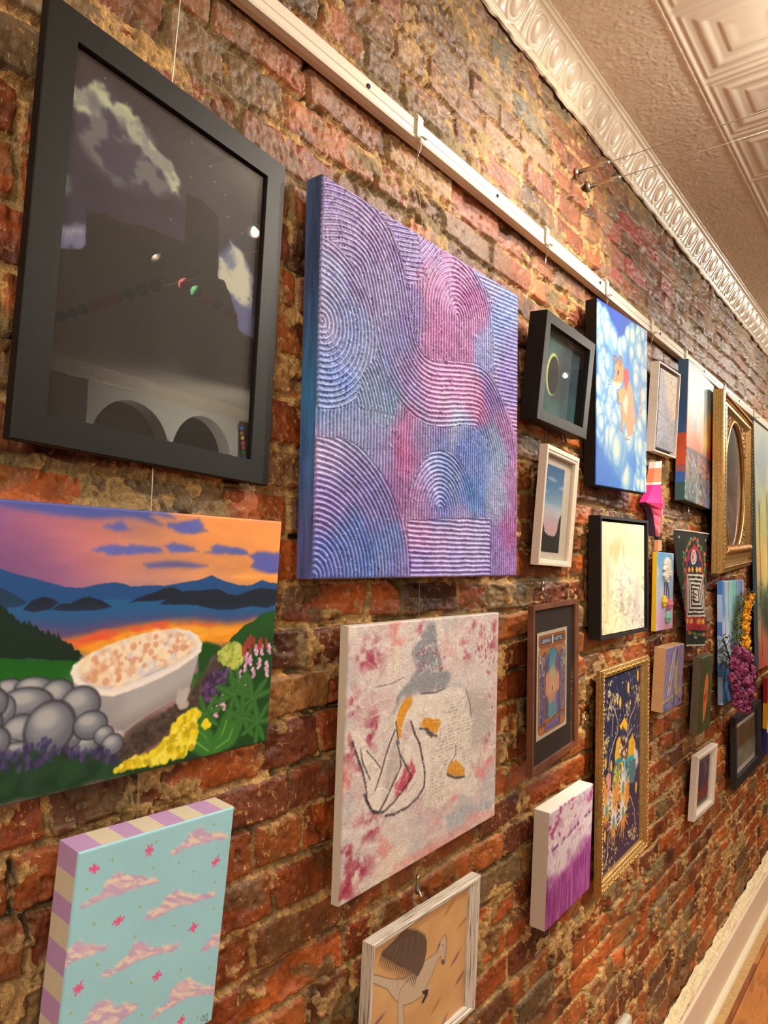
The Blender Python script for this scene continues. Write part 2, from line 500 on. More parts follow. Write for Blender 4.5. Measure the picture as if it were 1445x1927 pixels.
    mo = mo * (1 - gm * .5) + np.array((150, 128, 84), f32) / 255 * gm * .5
    mo = mo * (1 - patch[..., None] * .6) + np.array((140, 132, 104), f32) / 255 * patch[..., None] * .6
    mo = mo * (1 - .12 * upper[..., None])
    mo = mo * (1 - .55 * (gaps[..., None]))
    ol = sstep(.30, .42, fbm(Y * 7, Z * 12, 64, 3) + .15 * n_md)[..., None] * .85            # olive grey wash dragged over joints
    mo = mo * (1 - ol) + np.array((124, 104, 64), f32) / 255 * ol * (1 + .1 * n_md[..., None])
    c = c * (1 - ol * .55) + np.array((112, 86, 52), f32) / 255 * ol * .55
    mm = np.clip(1 - brick + smear * brick + spk * brick, 0, 1)
    return hgt, np.clip(c, 0, 1), np.clip(mo, 0, 1), mm

def spaced(a, b, f):
    out = [a]
    while out[-1] < b: out.append(out[-1] + f(out[-1]))
    out[-1] = b
    return np.array(out)

ys = spaced(ROOM_Y0, ROOM_Y1, lambda y: .02 if (y < .2 or y > 4.7) else .0024 * (max(0.5, y) / .75) ** 1.25)
zs = spaced(0.0, CEIL, lambda z: .0030)
Yg, Zg = np.meshgrid(ys, zs[::-1])
hg, cg, mg, rg = brick_fields(Yg, Zg)
m_brick, nt, b = mat_new('old_brick')
tc = nt.nodes.new('ShaderNodeTexCoord')
def nz_(scale, detail=5, rough=.65):
    n = nt.nodes.new('ShaderNodeTexNoise'); n.inputs['Scale'].default_value = scale; n.inputs['Detail'].default_value = detail; n.inputs['Roughness'].default_value = rough
    nt.links.new(tc.outputs['Object'], n.inputs['Vector']); return n
def mth(op, a_, b_=None, clamp=False):
    n = nt.nodes.new('ShaderNodeMath'); n.operation = op; n.use_clamp = clamp
    for k, v in enumerate((a_, b_)):
        if v is None: continue
        if isinstance(v, (int, float)): n.inputs[k].default_value = v
        else: nt.links.new(v, n.inputs[k])
    return n.outputs[0]
ca = nt.nodes.new('ShaderNodeVertexColor'); ca.layer_name = 'Col'
cb = nt.nodes.new('ShaderNodeVertexColor'); cb.layer_name = 'Mortar'
at = nt.nodes.new('ShaderNodeAttribute'); at.attribute_name = 'mor'
n1 = nz_(340, 3); n2 = nz_(95, 4); n3 = nz_(900, 3, .7)
msk = mth('ADD', at.outputs['Fac'], mth('MULTIPLY', mth('SUBTRACT', n1.outputs[0], .5), 1.1))
msk = mth('ADD', msk, mth('MULTIPLY', mth('SUBTRACT', n2.outputs[0], .5), .6))
mr = nt.nodes.new('ShaderNodeMapRange'); mr.inputs[1].default_value = .36; mr.inputs[2].default_value = .62; nt.links.new(msk, mr.inputs[0])
def grain(col_sock, base_, amt):
    g = mth('ADD', base_, mth('MULTIPLY', mth('SUBTRACT', mth('ADD', mth('MULTIPLY', n1.outputs[0], .6), mth('MULTIPLY', n3.outputs[0], .4)), .5), amt))
    v = nt.nodes.new('ShaderNodeVectorMath'); v.operation = 'SCALE'; nt.links.new(col_sock, v.inputs[0]); nt.links.new(g, v.inputs['Scale']); return v.outputs[0]
mixc = nt.nodes.new('ShaderNodeMix'); mixc.data_type = 'RGBA'
nt.links.new(mr.outputs[0], mixc.inputs[0]); nt.links.new(grain(ca.outputs[0], 1.0, 1.3), mixc.inputs[6]); nt.links.new(grain(cb.outputs[0], 1.0, 2.6), mixc.inputs[7])
nt.links.new(mixc.outputs[2], b.inputs['Base Color'])
rg_ = mth('ADD', .42, mth('MULTIPLY', mr.outputs[0], .2)); nt.links.new(mth('ADD', rg_, mth('MULTIPLY', mth('SUBTRACT', n2.outputs[0], .5), .5), True), b.inputs['Roughness'])
b.inputs['Specular IOR Level'].default_value = .5
bp1 = nt.nodes.new('ShaderNodeBump'); bp1.inputs['Distance'].default_value = .0035; bp1.inputs['Strength'].default_value = .55; nt.links.new(n2.outputs[0], bp1.inputs['Height'])
bp2 = nt.nodes.new('ShaderNodeBump'); bp2.inputs['Distance'].default_value = .0022
nt.links.new(mth('ADD', .35, mth('MULTIPLY', mr.outputs[0], .6)), bp2.inputs['Strength']); nt.links.new(n1.outputs[0], bp2.inputs['Height']); nt.links.new(bp1.outputs[0], bp2.inputs['Normal'])
bp3 = nt.nodes.new('ShaderNodeBump'); bp3.inputs['Distance'].default_value = .0008; bp3.inputs['Strength'].default_value = .5; nt.links.new(n3.outputs[0], bp3.inputs['Height']); nt.links.new(bp2.outputs[0], bp3.inputs['Normal'])
nt.links.new(bp3.outputs[0], b.inputs['Normal'])
wall = grid_obj('wall_left', np.stack([hg, Yg, Zg], -1), m_brick, None, cg, smooth=True, extra={'mor': rg})
a_ = wall.data.color_attributes.new('Mortar', 'FLOAT_COLOR', 'POINT')
arr = np.ones((mg.shape[0] * mg.shape[1], 4), dtype=np.float32); arr[:, :3] = lin(mg.reshape(-1, 3)); a_.data.foreach_set('color', arr.ravel())
tag(wall, kind='structure')
del hg, cg, mg, rg, Yg, Zg, arr

# ================================================================ tin ceiling and cornice
m_tin = mat_plain('painted_tin', (238, 226, 204), 0.36, spec=0.5)
CZ = CEIL
def ceiling_h(X, Y):
    """drop below the ceiling plane of the pressed tin"""
    h = np.zeros(X.shape, np.float32)
    strip = X < .262
    ham = np.abs(vnoise(X * 150 + 3 * vnoise(X * 60, Y * 60, 3), Y * 150 + 3 * vnoise(X * 60, Y * 60, 4), 5))
    h = np.where(strip, .0024 * ham, h)
    u = (X - .262) / .29; v = (Y - 1.577 + 2.9) / .29
    fu = u - np.floor(u); fv = v - np.floor(v)
    e = np.minimum(np.minimum(fu, 1 - fu), np.minimum(fv, 1 - fv)) * .29
    t = .003 * (1 - sstep(.0, .012, np.abs(e - .0)))                     # raised seam
    t = t + .0022 * np.exp(-((e - .022) / .004) ** 2)
    t = t + .0034 * sstep(.040, .052, e) * (1 - sstep(.056, .070, e))
    t = t + .0028 * sstep(.084, .092, e) - .0016 * sstep(.098, .12, e)
    h = np.where(strip, h, t)
    h = h + .004 * np.exp(-((X - .255) / .004) ** 2) + .003 * np.exp(-((X - .267) / .0035) ** 2)
    return h
xs = spaced(.04, ROOM_X, lambda x: .0032 if x < 1.0 else .02)
yc = spaced(.9, ROOM_Y1, lambda y: .0036 * max(1, y / 1.6))
Xg, Yg = np.meshgrid(xs, yc)
hc = ceiling_h(Xg, Yg)
ceil = grid_obj('ceiling', np.stack([Xg, Yg, CZ - hc], -1), m_tin, None, None, smooth=True)
tag(ceil, kind='structure')
tag(box('ceiling_back', 0, ROOM_X, ROOM_Y0, .9, CZ, CZ + .03, m_tin), kind='structure')

def cornice_mesh(name, x_wall, sgn, y0, y1, mat, dy=.0028):
    prof_n = 70
    s = np.linspace(0, 1, prof_n)
    # profile from the wall foot (lower) to the ceiling edge (outer)
    drop, proj = .092, .070
    base_x = np.interp(s, [0, .06, .12, .2, .8, .86, .93, 1], [.004, .010, .010, .016, .052, .058, .064, proj])
    base_z = np.interp(s, [0, .06, .12, .2, .8, .86, .93, 1], [0, .002, .012, .018, .074, .080, .086, drop])
    yy = np.arange(y0, y1, dy)
    S, Yv = np.meshgrid(s, yy)
    X = np.interp(S, s, base_x); Z = np.interp(S, s, base_z)
    nx, nz = .74, -.67
    P = .0975
    ph = (Yv - 1.296) / P; ph = (ph - np.floor(ph) + .5) % 1.0 - .5          # 0 at an egg's middle
    a = ph * P / .030; b = (S - .52) / .31
    r = np.hypot(a, b * (1 + .12 * b))
    egg = np.sqrt(np.clip(1 - (r / .72) ** 2, 0, 1)) * .0085
    ring = np.exp(-((r - 1.0) / .10) ** 2) * .0045 * (S < .80)
    ad = np.minimum(np.abs(ph - .5), np.abs(ph + .5)) * P
    dart = np.clip(1 - ad / .0075, 0, 1) * sstep(.18, .3, S) * (1 - sstep(.5, .82, S)) * .0065
    flut = np.clip(np.cos(ad * 900), 0, 1) * .002 * sstep(.62, .7, S) * (1 - sstep(.78, .84, S)) * (ad < .016)
    bead = .0035 * np.exp(-((S - .12) / .02) ** 2) + .0035 * np.exp(-((S - .88) / .016) ** 2) + .003 * np.exp(-((S - .965) / .015) ** 2)
    tk = (Yv - 1.514) / .1425; tk = np.abs(tk - np.round(tk)) * .1425
    bead = bead + .0025 * np.exp(-(tk / .004) ** 2) * np.exp(-((S - .965) / .02) ** 2)
    d = (egg + ring + dart + flut) * .62 + bead * .8
    rag = .004 * fbm(Yv * 26, Yv * 0, 7, 3) * (1 - sstep(0, .08, S))          # paint line wandering on the brick
    X = x_wall + sgn * (X + d * nx); Z = CZ - drop + Z + d * nz + rag
    return grid_obj(name, np.stack([X, Yv, Z], -1), mat, None, None, smooth=True, flip=(sgn < 0))
m_corn = mat_plain('glossy_cornice_paint', (228, 212, 186), 0.3, spec=0.5, coat=.15)
tag(cornice_mesh('trim_1', 0.0, 1, .95, ROOM_Y1, m_corn), kind='structure')
tag(cornice_mesh('trim_2', ROOM_X, -1, 1.8, ROOM_Y1, m_corn, .006), kind='structure')

# ================================================================ floor, baseboard, plaster ledge
m, nt, b = mat_new('wood_planks')
tc = nt.nodes.new('ShaderNodeTexCoord'); mp = nt.nodes.new('ShaderNodeMapping')
mp.inputs['Rotation'].default_value = (0, 0, math.radians(90)); mp.inputs['Location'].default_value = (0.58, 0.022, 0)
bt = nt.nodes.new('ShaderNodeTexBrick')
bt.inputs['Scale'].default_value = 1.0; bt.inputs['Brick Width'].default_value = 1.1; bt.inputs['Row Height'].default_value = .125
bt.inputs['Mortar Size'].default_value = .0012; bt.inputs['Color1'].default_value = tuple(lin((150, 84, 46))) + (1,)
bt.inputs['Color2'].default_value = tuple(lin((196, 128, 70))) + (1,); bt.inputs['Mortar'].default_value = tuple(lin((60, 32, 20))) + (1,)
nt.links.new(tc.outputs['Object'], mp.inputs[0]); nt.links.new(mp.outputs[0], bt.inputs['Vector'])
mp2 = nt.nodes.new('ShaderNodeMapping'); mp2.inputs['Scale'].default_value = (9, 1.2, 1)
nz = nt.nodes.new('ShaderNodeTexNoise'); nz.inputs['Scale'].default_value = 3; nz.inputs['Detail'].default_value = 6; nz.inputs['Distortion'].default_value = 1.6
nt.links.new(tc.outputs['Object'], mp2.inputs[0]); nt.links.new(mp2.outputs[0], nz.inputs['Vector'])
wv = nt.nodes.new('ShaderNodeMath'); wv.operation = 'MULTIPLY'; wv.inputs[1].default_value = 14
sn = nt.nodes.new('ShaderNodeMath'); sn.operation = 'SINE'
nt.links.new(nz.outputs[0], wv.inputs[0]); nt.links.new(wv.outputs[0], sn.inputs[0])
mr = nt.nodes.new('ShaderNodeMapRange'); mr.inputs[1].default_value = -1; mr.inputs[3].default_value = .72; mr.inputs[4].default_value = 1.08
nt.links.new(sn.outputs[0], mr.inputs[0])
mx = nt.nodes.new('ShaderNodeVectorMath'); mx.operation = 'SCALE'
nt.links.new(bt.outputs[0], mx.inputs[0]); nt.links.new(mr.outputs[0], mx.inputs['Scale'])
nt.links.new(mx.outputs[0], b.inputs['Base Color']); b.inputs['Roughness'].default_value = .38
tag(box('floor', -.02, ROOM_X, ROOM_Y0, ROOM_Y1, -.05, 0, m), kind='structure')

def ragged_strip(name, y0, y1, cross, mat, dy=.006, amp=.004, seed=3, parent=None, col=None):
    """extrude a cross-section (list of (x, z)) along the wall with an uneven surface"""
    yy = np.arange(y0, y1, dy); k = len(cross)
    cs = np.array(cross)
    nsub = 6
    tt = np.linspace(0, k - 1, (k - 1) * nsub + 1)
    cx_ = np.interp(tt, np.arange(k), cs[:, 0]); cz_ = np.interp(tt, np.arange(k), cs[:, 1])
    T_, Y_ = np.meshgrid(tt, yy)
    X = np.interp(T_, tt, cx_) + amp * .35 * fbm(Y_ * 18, T_ * 1.2, seed, 4)
    Z = np.interp(T_, tt, cz_) + amp * fbm(Y_ * 9, T_ * .9, seed + 4, 5, .55) * (cz_[None, :] > .02)
    return grid_obj(name, np.stack([X, Y_, np.maximum(Z, .0005)], -1), mat, parent, None, smooth=True)
m_plast = mat_plain('broken_plaster', (236, 216, 174), 0.8, var=.16, vscale=50, bump=(90, .6, .004))
tag(ragged_strip('trim_3', ROOM_Y0, ROOM_Y1, [(.003, .178), (.012, .170), (.022, .156), (.0275, .147), (.0275, .10)], m_plast, amp=.010, dy=.006), kind='structure')
m_board = mat_plain('painted_board', (236, 216, 192), 0.42)
b0 = box('baseboard_left', .028, .040, ROOM_Y0, ROOM_Y1, 0.0, .147, m_board, bevel=.002)
tag(b0, kind='structure')
mb = MB()
prof = [(.040, 0), (.058, 0), (.057, .008), (.053, .014), (.047, .018), (.040, .020)]
V = [(x, y, z) for y in (ROOM_Y0, ROOM_Y1) for x, z in prof]; n = len(prof)
F = [(i, (i + 1) % n, n + (i + 1) % n, n + i) for i in range(n)] + [tuple(range(n - 1, -1, -1)), tuple(range(n, 2 * n))]
o = mesh_obj('trim_4', V, F, mat_plain('white_quarter_round', (240, 226, 196), 0.35)); tag(o, kind='structure')
tag(ragged_strip('trim_5', 2.2, ROOM_Y1, [(.056, .0035), (.066, .004), (.078, .0035), (.086, .0004)], mat_plain('caulk_residue', (196, 158, 104), .8, var=.15, vscale=60, bump=(120, .6, .003)), amp=.002, seed=21), kind='structure')

# ================================================================ far side of the room
m_white = mat_plain('white_plaster', (226, 220, 206), 0.7)
m_dim = mat_plain('dark_plaster', (92, 78, 64), 0.7)
def arch_wall(name, y0, y1, arches, mat):
    """wall plane at ROOM_X with round-headed openings, 12 cm thick"""
    bm = bmesh.new()
    def quad(pts): bm.faces.new([bm.verts.new(p) for p in pts])
    for X in (ROOM_X, ROOM_X + .12):
        edges = [y0] + [v for c, r, sp in arches for v in (c - r, c + r)] + [y1]
        for i in range(0, len(edges), 2):
            quad([(X, edges[i], 0), (X, edges[i], CZ), (X, edges[i + 1], CZ), (X, edges[i + 1], 0)])
        for c, r, sp in arches:
            N = 32
            for k in range(N):
                a0, a1 = math.pi * k / N, math.pi * (k + 1) / N
                p0 = (c - r * math.cos(a0), sp + r * math.sin(a0)); p1 = (c - r * math.cos(a1), sp + r * math.sin(a1))
                quad([(X, p0[0], p0[1]), (X, p0[0], CZ), (X, p1[0], CZ), (X, p1[0], p1[1])])
    for c, r, sp in arches:
        N = 32; pr = [(c - r, 0)] + [(c - r * math.cos(math.pi * k / N), sp + r * math.sin(math.pi * k / N)) for k in range(N + 1)] + [(c + r, 0)]
        for p0, p1 in zip(pr[:-1], pr[1:]):
            quad([(ROOM_X, p0[0], p0[1]), (ROOM_X, p1[0], p1[1]), (ROOM_X + .12, p1[0], p1[1]), (ROOM_X + .12, p0[0], p0[1])])
    me = bpy.data.meshes.new(name); bm.to_mesh(me); bm.free()
    return link(bpy.data.objects.new(name, me), None, mat)
tag(arch_wall('wall_right', 3.04, 4.57, [(3.43, .36, 2.34), (4.15, .33, 2.39)], m_white), kind='structure')
tag(box('wall_right_near', ROOM_X, ROOM_X + .12, ROOM_Y0, 3.04, 0, CZ, m_dim), kind='structure')
tag(box('wall_right_far', ROOM_X, ROOM_X + .12, 4.57, ROOM_Y1, 0, CZ, m_dim), kind='structure')
tag(box('wall_back', -.02, ROOM_X + 1.2, ROOM_Y1, ROOM_Y1 + .1, 0, CZ, m_dim), kind='structure')
tag(box('wall_front', -.02, ROOM_X + 1.2, ROOM_Y0 - .1, ROOM_Y0, 0, CZ, m_dim), kind='structure')
tag(box('wall_beyond', ROOM_X + 1.2, ROOM_X + 1.3, ROOM_Y0, ROOM_Y1, 0, CZ, m_dim), kind='structure')
tag(box('ceiling_beyond', ROOM_X, ROOM_X + 1.3, ROOM_Y0, ROOM_Y1, CZ, CZ + .03, m_dim), kind='structure')

# ================================================================ the pictures, painted
def rep(pts, cols): return list(zip(pts, cols))

def art_night(w, h):
    a = Art(w, h, 420, (50, 42, 50))
    a.img = a.field(rep([(0.028, 0.013), (0.600, -0.026), (0.932, 0.095), (0.105, 0.072), (0.217, 0.230), (0.083, 0.420), (0.389, 0.354), (0.626, 0.168)], [(56, 46, 52), (50, 43, 50), (46, 44, 54), (62, 52, 58), (52, 46, 62), (50, 46, 70), (52, 46, 66), (60, 56, 64)]), .16)
    a.vary(.10, 6, 10, 3)
    pale = (196, 206, 176)
    body = [(-0.003, 0.120), (0.157, 0.055), (0.234, 0.076), (0.359, 0.124), (0.446, 0.155), (0.507, 0.210), (0.438, 0.255), (0.325, 0.319), (0.246, 0.304), (0.155, 0.313), (0.070, 0.263), (0.011, 0.194)]
    a.poly(body, (72, 68, 92), .75, .012, 14, 5, .03)
    main = [(-0.012, 0.115), (0.058, 0.105), (0.088, 0.071), (0.131, 0.063), (0.175, 0.089), (0.243, 0.072), (0.294, 0.088), (0.339, 0.126), (0.402, 0.139), (0.457, 0.157), (0.499, 0.187), (0.516, 0.237), (0.469, 0.250), (0.448, 0.212), (0.397, 0.180), (0.325, 0.176), (0.274, 0.158), (0.231, 0.126), (0.174, 0.117), (0.130, 0.126), (0.118, 0.164), (0.067, 0.171), (0.032, 0.163), (0.004, 0.146)]
    a.poly(main, pale, .95, .014, 26, 8, .014)
    a.poly([(0.050, 0.108), (0.109, 0.100), (0.148, 0.125), (0.108, 0.154), (0.070, 0.134)], (90, 92, 112), .75, .01, 22, 3, .02)
    a.blend(a.polymask(body, .02, 14, 5, .04) * sstep(.12, .5, a.n(9, 12, 88, 4)), (150, 158, 150), .5)
    a.blend(a.polymask(main, .014, 26, 8, .014) * sstep(.0, .5, a.n(14, 16, 89, 4)), (120, 124, 132), .6)
    a.poly([(0.001, 0.364), (0.025, 0.366), (0.038, 0.401), (0.020, 0.419), (0.003, 0.408)], (150, 156, 160), .8, .01, 20, 2, .02)
    a.poly([(-0.009, 0.502), (0.035, 0.499), (0.074, 0.478), (0.111, 0.475), (0.119, 0.533), (-0.000, 0.569)], (122, 128, 168), .9, .012, 20, 2, .02)
    a.poly([(-0.005, 0.503), (0.036, 0.504), (0.090, 0.476), (0.109, 0.487), (0.038, 0.521), (-0.002, 0.527)], (165, 172, 185), .7, .012, 24, 4, .02)
    rc = [(0.734, 0.352), (0.782, 0.337), (0.813, 0.293), (0.867, 0.305), (0.917, 0.333), (0.976, 0.374), (0.974, 0.455), (0.995, 0.580), (0.890, 0.575), (0.815, 0.495), (0.747, 0.444)]
    a.poly(rc, (92, 98, 146), .95, .01, 20, 6, .015)
    a.poly([(0.743, 0.370), (0.798, 0.367), (0.815, 0.303), (0.881, 0.315), (0.948, 0.367), (0.967, 0.456), (0.905, 0.494), (0.850, 0.472), (0.752, 0.436)], (206, 208, 190), .95, .016, 26, 6, .02)
    a.poly([(0.782, 0.337), (0.829, 0.316), (0.861, 0.363), (0.815, 0.398)], (96, 104, 148), .7, .014, 30, 6, .02)
    for p in ([(0.560, 0.051), (0.668, 0.087), (0.567, 0.160), (0.698, 0.128), (0.762, 0.149), (0.785, 0.216), (0.479, 0.327), (0.619, 0.292), (0.136, 0.037), (0.878, 0.243), (0.361, -0.088), (0.193, -0.023)]): a.ell(p, .0034, .0034, (210, 214, 200), 0, .4, .8)
    sil = [(0.105, 0.425), (0.126, 0.423), (0.186, 0.410), (0.241, 0.412), (0.278, 0.406), (0.334, 0.391), (0.393, 0.385), (0.465, 0.380), (0.557, 0.375), (0.554, 0.293), (0.550, 0.215), (0.586, 0.216), (0.637, 0.211), (0.681, 0.224), (0.733, 0.233), (0.750, 0.395), (0.752, 0.434), (0.788, 0.431), (0.824, 0.464), (0.877, 0.528), (0.896, 0.573), (0.930, 0.583), (1.011, 0.583), (1.067, 1.041), (0.003, 1.147), (-0.004, 0.567), (0.098, 0.537), (0.114, 0.517)]
    a.poly(sil, (30, 25, 21), 1, .003, 40, 3)
    return a

def art_tub(w, h):
    K = 'tub'
    a = Art(w, h, 1000, (90, 95, 165))
    a.img = a.field(rep([(0.448, -0.027), (0.548, -0.003), (0.664, 0.009), (0.438, 0.043), (0.476, 0.058), (0.517, 0.088), (0.441, 0.130), (0.462, 0.182), (0.504, 0.188), (0.528, 0.115), (0.570, 0.082), (0.627, 0.084), (0.752, 0.021), (0.904, 0.046), (0.712, 0.147), (0.853, 0.096), (0.630, 0.175), (0.911, 0.208), (0.807, 0.210), (0.506, 0.244), (0.594, 0.236), (0.717, 0.260), (0.860, 0.279), (0.435, 0.210), (0.555, 0.157), (0.393, 0.101), (0.383, 0.218), (0.977, 0.151)],
        [(78, 92, 172), (84, 98, 182), (92, 106, 182), (205, 118, 150), (190, 108, 140), (225, 120, 120), (100, 70, 135), (150, 102, 158), (170, 115, 150), (222, 122, 122), (246, 148, 92), (250, 156, 84), (246, 160, 92), (238, 156, 100), (252, 158, 70), (250, 160, 78), (240, 140, 92), (255, 178, 72), (252, 166, 78), (104, 92, 160), (108, 106, 178), (98, 108, 178), (112, 106, 172), (88, 70, 140), (214, 120, 110), (120, 84, 140), (96, 72, 140), (240, 160, 92)]), .055, .03)
    a.poly([(0.330, -0.116), (0.416, -0.073), (1.005, -0.021), (1.006, -0.001), (0.891, -0.013), (0.818, 0.001), (0.765, -0.012), (0.728, -0.004), (0.706, -0.006), (0.726, 0.023), (0.707, 0.021), (0.690, 0.015), (0.682, 0.024), (0.704, 0.052), (0.682, 0.045), (0.641, 0.033), (0.601, 0.032), (0.557, 0.040), (0.515, 0.040), (0.465, 0.028), (0.419, 0.011), (0.335, 0.002)], (80, 96, 176), .95, .008, 12, 4, .008)
    for c, rx, ry, r in zip([(0.616, 0.071), (0.754, 0.061), (0.770, 0.057), (0.638, 0.156), (0.662, 0.152), (0.614, 0.159), (0.743, 0.144), (0.757, 0.146), (0.855, 0.146), (0.887, 0.148)], (.022, .038, .03, .05, .035, .028, .03, .028, .045, .03), (.007, .011, .012, .008, .007, .008, .007, .006, .008, .006), (0.05,) * 10):
        a.poly([(c[0] + rx * math.cos(k * .5236) * (1 + .3 * math.sin(k * 2.3 + c[0] * 40)), c[1] + (ry * (1.5 if k > 6 else .6)) / a.asp * math.sin(k * .5236) * (1 + .35 * math.sin(k * 1.7 + c[1] * 50))) for k in range(12)], (98, 106, 184), .95, .004, 40, 3, .005)
    a.poly([(0.909, 0.158), (0.936, 0.142), (0.982, 0.143), (1.003, 0.131), (1.004, 0.236), (0.975, 0.244), (0.939, 0.226), (0.919, 0.208), (0.929, 0.185)], (96, 102, 182), 1, .006, 24, 3, .006)
    a.poly([(0.668, 0.198), (0.714, 0.189), (0.759, 0.193), (0.812, 0.201), (0.779, 0.215), (0.724, 0.213), (0.681, 0.212)], (90, 98, 168), .95, .005, 20, 3, .006)
    a.poly([(0.875, 0.251), (0.912, 0.240), (1.004, 0.244), (1.005, 0.257), (0.941, 0.264), (0.897, 0.262)], (252, 178, 96), .9, .004, 20, 3, .006)
    a.vary(.07, 9, 34, 6)
    a.poly([(0.344, 0.268), (0.384, 0.231), (0.409, 0.211), (0.427, 0.224), (0.452, 0.244), (0.480, 0.257), (0.500, 0.269), (0.531, 0.288), (0.560, 0.289), (0.585, 0.279), (0.618, 0.271), (0.634, 0.276), (0.651, 0.288), (0.692, 0.283), (0.718, 0.286), (0.753, 0.277), (0.790, 0.266), (0.824, 0.246), (0.855, 0.270), (0.893, 0.290), (0.923, 0.291), (0.953, 0.268), (0.976, 0.281), (1.006, 0.284), (1.011, 0.395), (0.348, 0.368)], (38, 82, 140), 1, .002, 30, 3)
    a.poly([(0.344, 0.244), (0.399, 0.270), (0.429, 0.283), (0.448, 0.305), (0.471, 0.336), (0.450, 0.358), (0.432, 0.363), (0.349, 0.393)], (34, 62, 92), 1)
    a.poly([(0.347, 0.349), (0.437, 0.353), (0.471, 0.343), (0.621, 0.334), (0.765, 0.347), (1.009, 0.357), (1.014, 0.471), (0.354, 0.543)], (38, 98, 150), 1, .002, 30, 3)
    for q in ([(0.465, 0.359), (0.477, 0.331), (0.497, 0.318), (0.513, 0.328), (0.522, 0.340), (0.507, 0.361), (0.481, 0.369)], [(0.510, 0.363), (0.522, 0.344), (0.544, 0.341), (0.561, 0.325), (0.575, 0.321), (0.598, 0.337), (0.616, 0.361), (0.592, 0.370), (0.542, 0.371)], [(0.648, 0.348), (0.669, 0.329), (0.693, 0.313), (0.718, 0.295), (0.736, 0.292), (0.757, 0.311), (0.747, 0.335), (0.703, 0.343)],
              [(0.709, 0.357), (0.729, 0.331), (0.764, 0.310), (0.792, 0.309), (0.841, 0.303), (0.868, 0.328), (0.889, 0.331), (0.923, 0.313), (0.948, 0.304), (1.007, 0.312), (1.001, 0.376), (0.975, 0.394), (0.929, 0.382), (0.881, 0.394), (0.835, 0.390), (0.794, 0.368), (0.748, 0.361)]):
        a.poly(q, (30, 42, 60), 1, .002, 30, 3)
    a.poly([(0.352, 0.480), (0.432, 0.376), (0.479, 0.388), (0.564, 0.393), (0.680, 0.397), (0.866, 0.419), (1.012, 0.414), (1.017, 0.547), (0.873, 0.577), (0.570, 0.564)], (58, 84, 140), .8, .01, 18, 8, .03)
    a.poly([(0.480, 0.415), (0.548, 0.438), (0.625, 0.425), (0.723, 0.417), (0.867, 0.438), (0.948, 0.436), (0.923, 0.496), (0.871, 0.533), (0.569, 0.542), (0.532, 0.485)], (120, 76, 110), .8, .012, 16, 8, .02)
    a.poly([(0.535, 0.479), (0.574, 0.463), (0.610, 0.450), (0.657, 0.437), (0.706, 0.432), (0.751, 0.434), (0.792, 0.435), (0.827, 0.449), (0.868, 0.456), (0.910, 0.452), (0.949, 0.443), (0.945, 0.490), (0.898, 0.555), (0.811, 0.532), (0.685, 0.526), (0.577, 0.544)], (238, 156, 44), 1, .008, 22, 5, .012)
    a.dabs([(0.532, 0.478), (0.610, 0.446), (0.724, 0.430), (0.868, 0.454), (0.910, 0.452), (0.770, 0.452), (0.641, 0.458), (0.550, 0.503)], 60, .008, .02, [(226, 90, 60), (214, 100, 70)], .45, .2, .0, .6)
    a.dabs([(0.575, 0.507), (0.650, 0.467), (0.770, 0.451), (0.895, 0.475), (0.860, 0.522), (0.684, 0.511)], 60, .01, .03, [(228, 170, 60), (214, 140, 40), (250, 180, 70)], .4, .2, .0, .6)
    a.poly([(0.352, 0.480), (0.437, 0.506), (0.475, 0.523), (0.517, 0.536), (0.573, 0.539), (0.596, 0.570), (0.564, 0.599), (0.564, 0.693), (0.442, 0.649), (0.357, 0.624)], (26, 92, 30), 1, .003, 20, 3)
    a.poly([(0.354, 0.543), (0.439, 0.549), (0.519, 0.574), (0.570, 0.564), (0.564, 0.693), (0.357, 0.624)], (38, 110, 34), .7, .01, 10, 3, .04)
    tr = [(0.344, 0.268), (0.431, 0.333), (0.438, 0.357), (0.440, 0.350), (0.446, 0.372), (0.450, 0.369), (0.456, 0.393), (0.460, 0.389), (0.464, 0.406), (0.470, 0.395), (0.475, 0.411), (0.478, 0.393), (0.483, 0.419), (0.489, 0.413), (0.493, 0.432), (0.500, 0.430), (0.504, 0.445), (0.508, 0.427), (0.514, 0.451), (0.518, 0.441), (0.523, 0.463), (0.525, 0.440), (0.532, 0.472), (0.539, 0.476), (0.543, 0.487), (0.548, 0.482), (0.554, 0.509), (0.561, 0.507), (0.566, 0.524), (0.576, 0.536), (0.570, 0.550), (0.437, 0.513), (0.353, 0.499)]
    a.poly(tr, (24, 48, 36), 1, .003, 60, 4)
    a.poly([(0.801, 0.521), (0.825, 0.519), (0.851, 0.536), (0.867, 0.558), (0.838, 0.587), (0.825, 0.644), (0.806, 0.657)], (30, 82, 30), 1, .004, 20, 3, .004)
    a.poly([(1.017, 0.396), (0.982, 0.411), (0.959, 0.417), (0.938, 0.448), (0.916, 0.464), (0.901, 0.493), (0.886, 0.509), (0.879, 0.524), (0.887, 0.542), (0.914, 0.540), (0.927, 0.587), (1.026, 0.605)], (36, 86, 36), 1, .003, 20, 3)
    a.poly([(0.866, 0.541), (0.913, 0.531), (1.022, 0.500), (1.048, 1.104), (0.947, 1.060), (0.704, 1.017), (0.646, 0.974), (0.756, 0.904), (0.802, 0.781), (0.851, 0.659)], (32, 76, 34), 1, .01, 14, 3, .01)
    a.poly([(0.787, 0.644), (0.830, 0.641), (0.846, 0.657), (0.818, 0.702), (0.785, 0.718)], (40, 104, 34), 1, .004, 20, 3, .006)
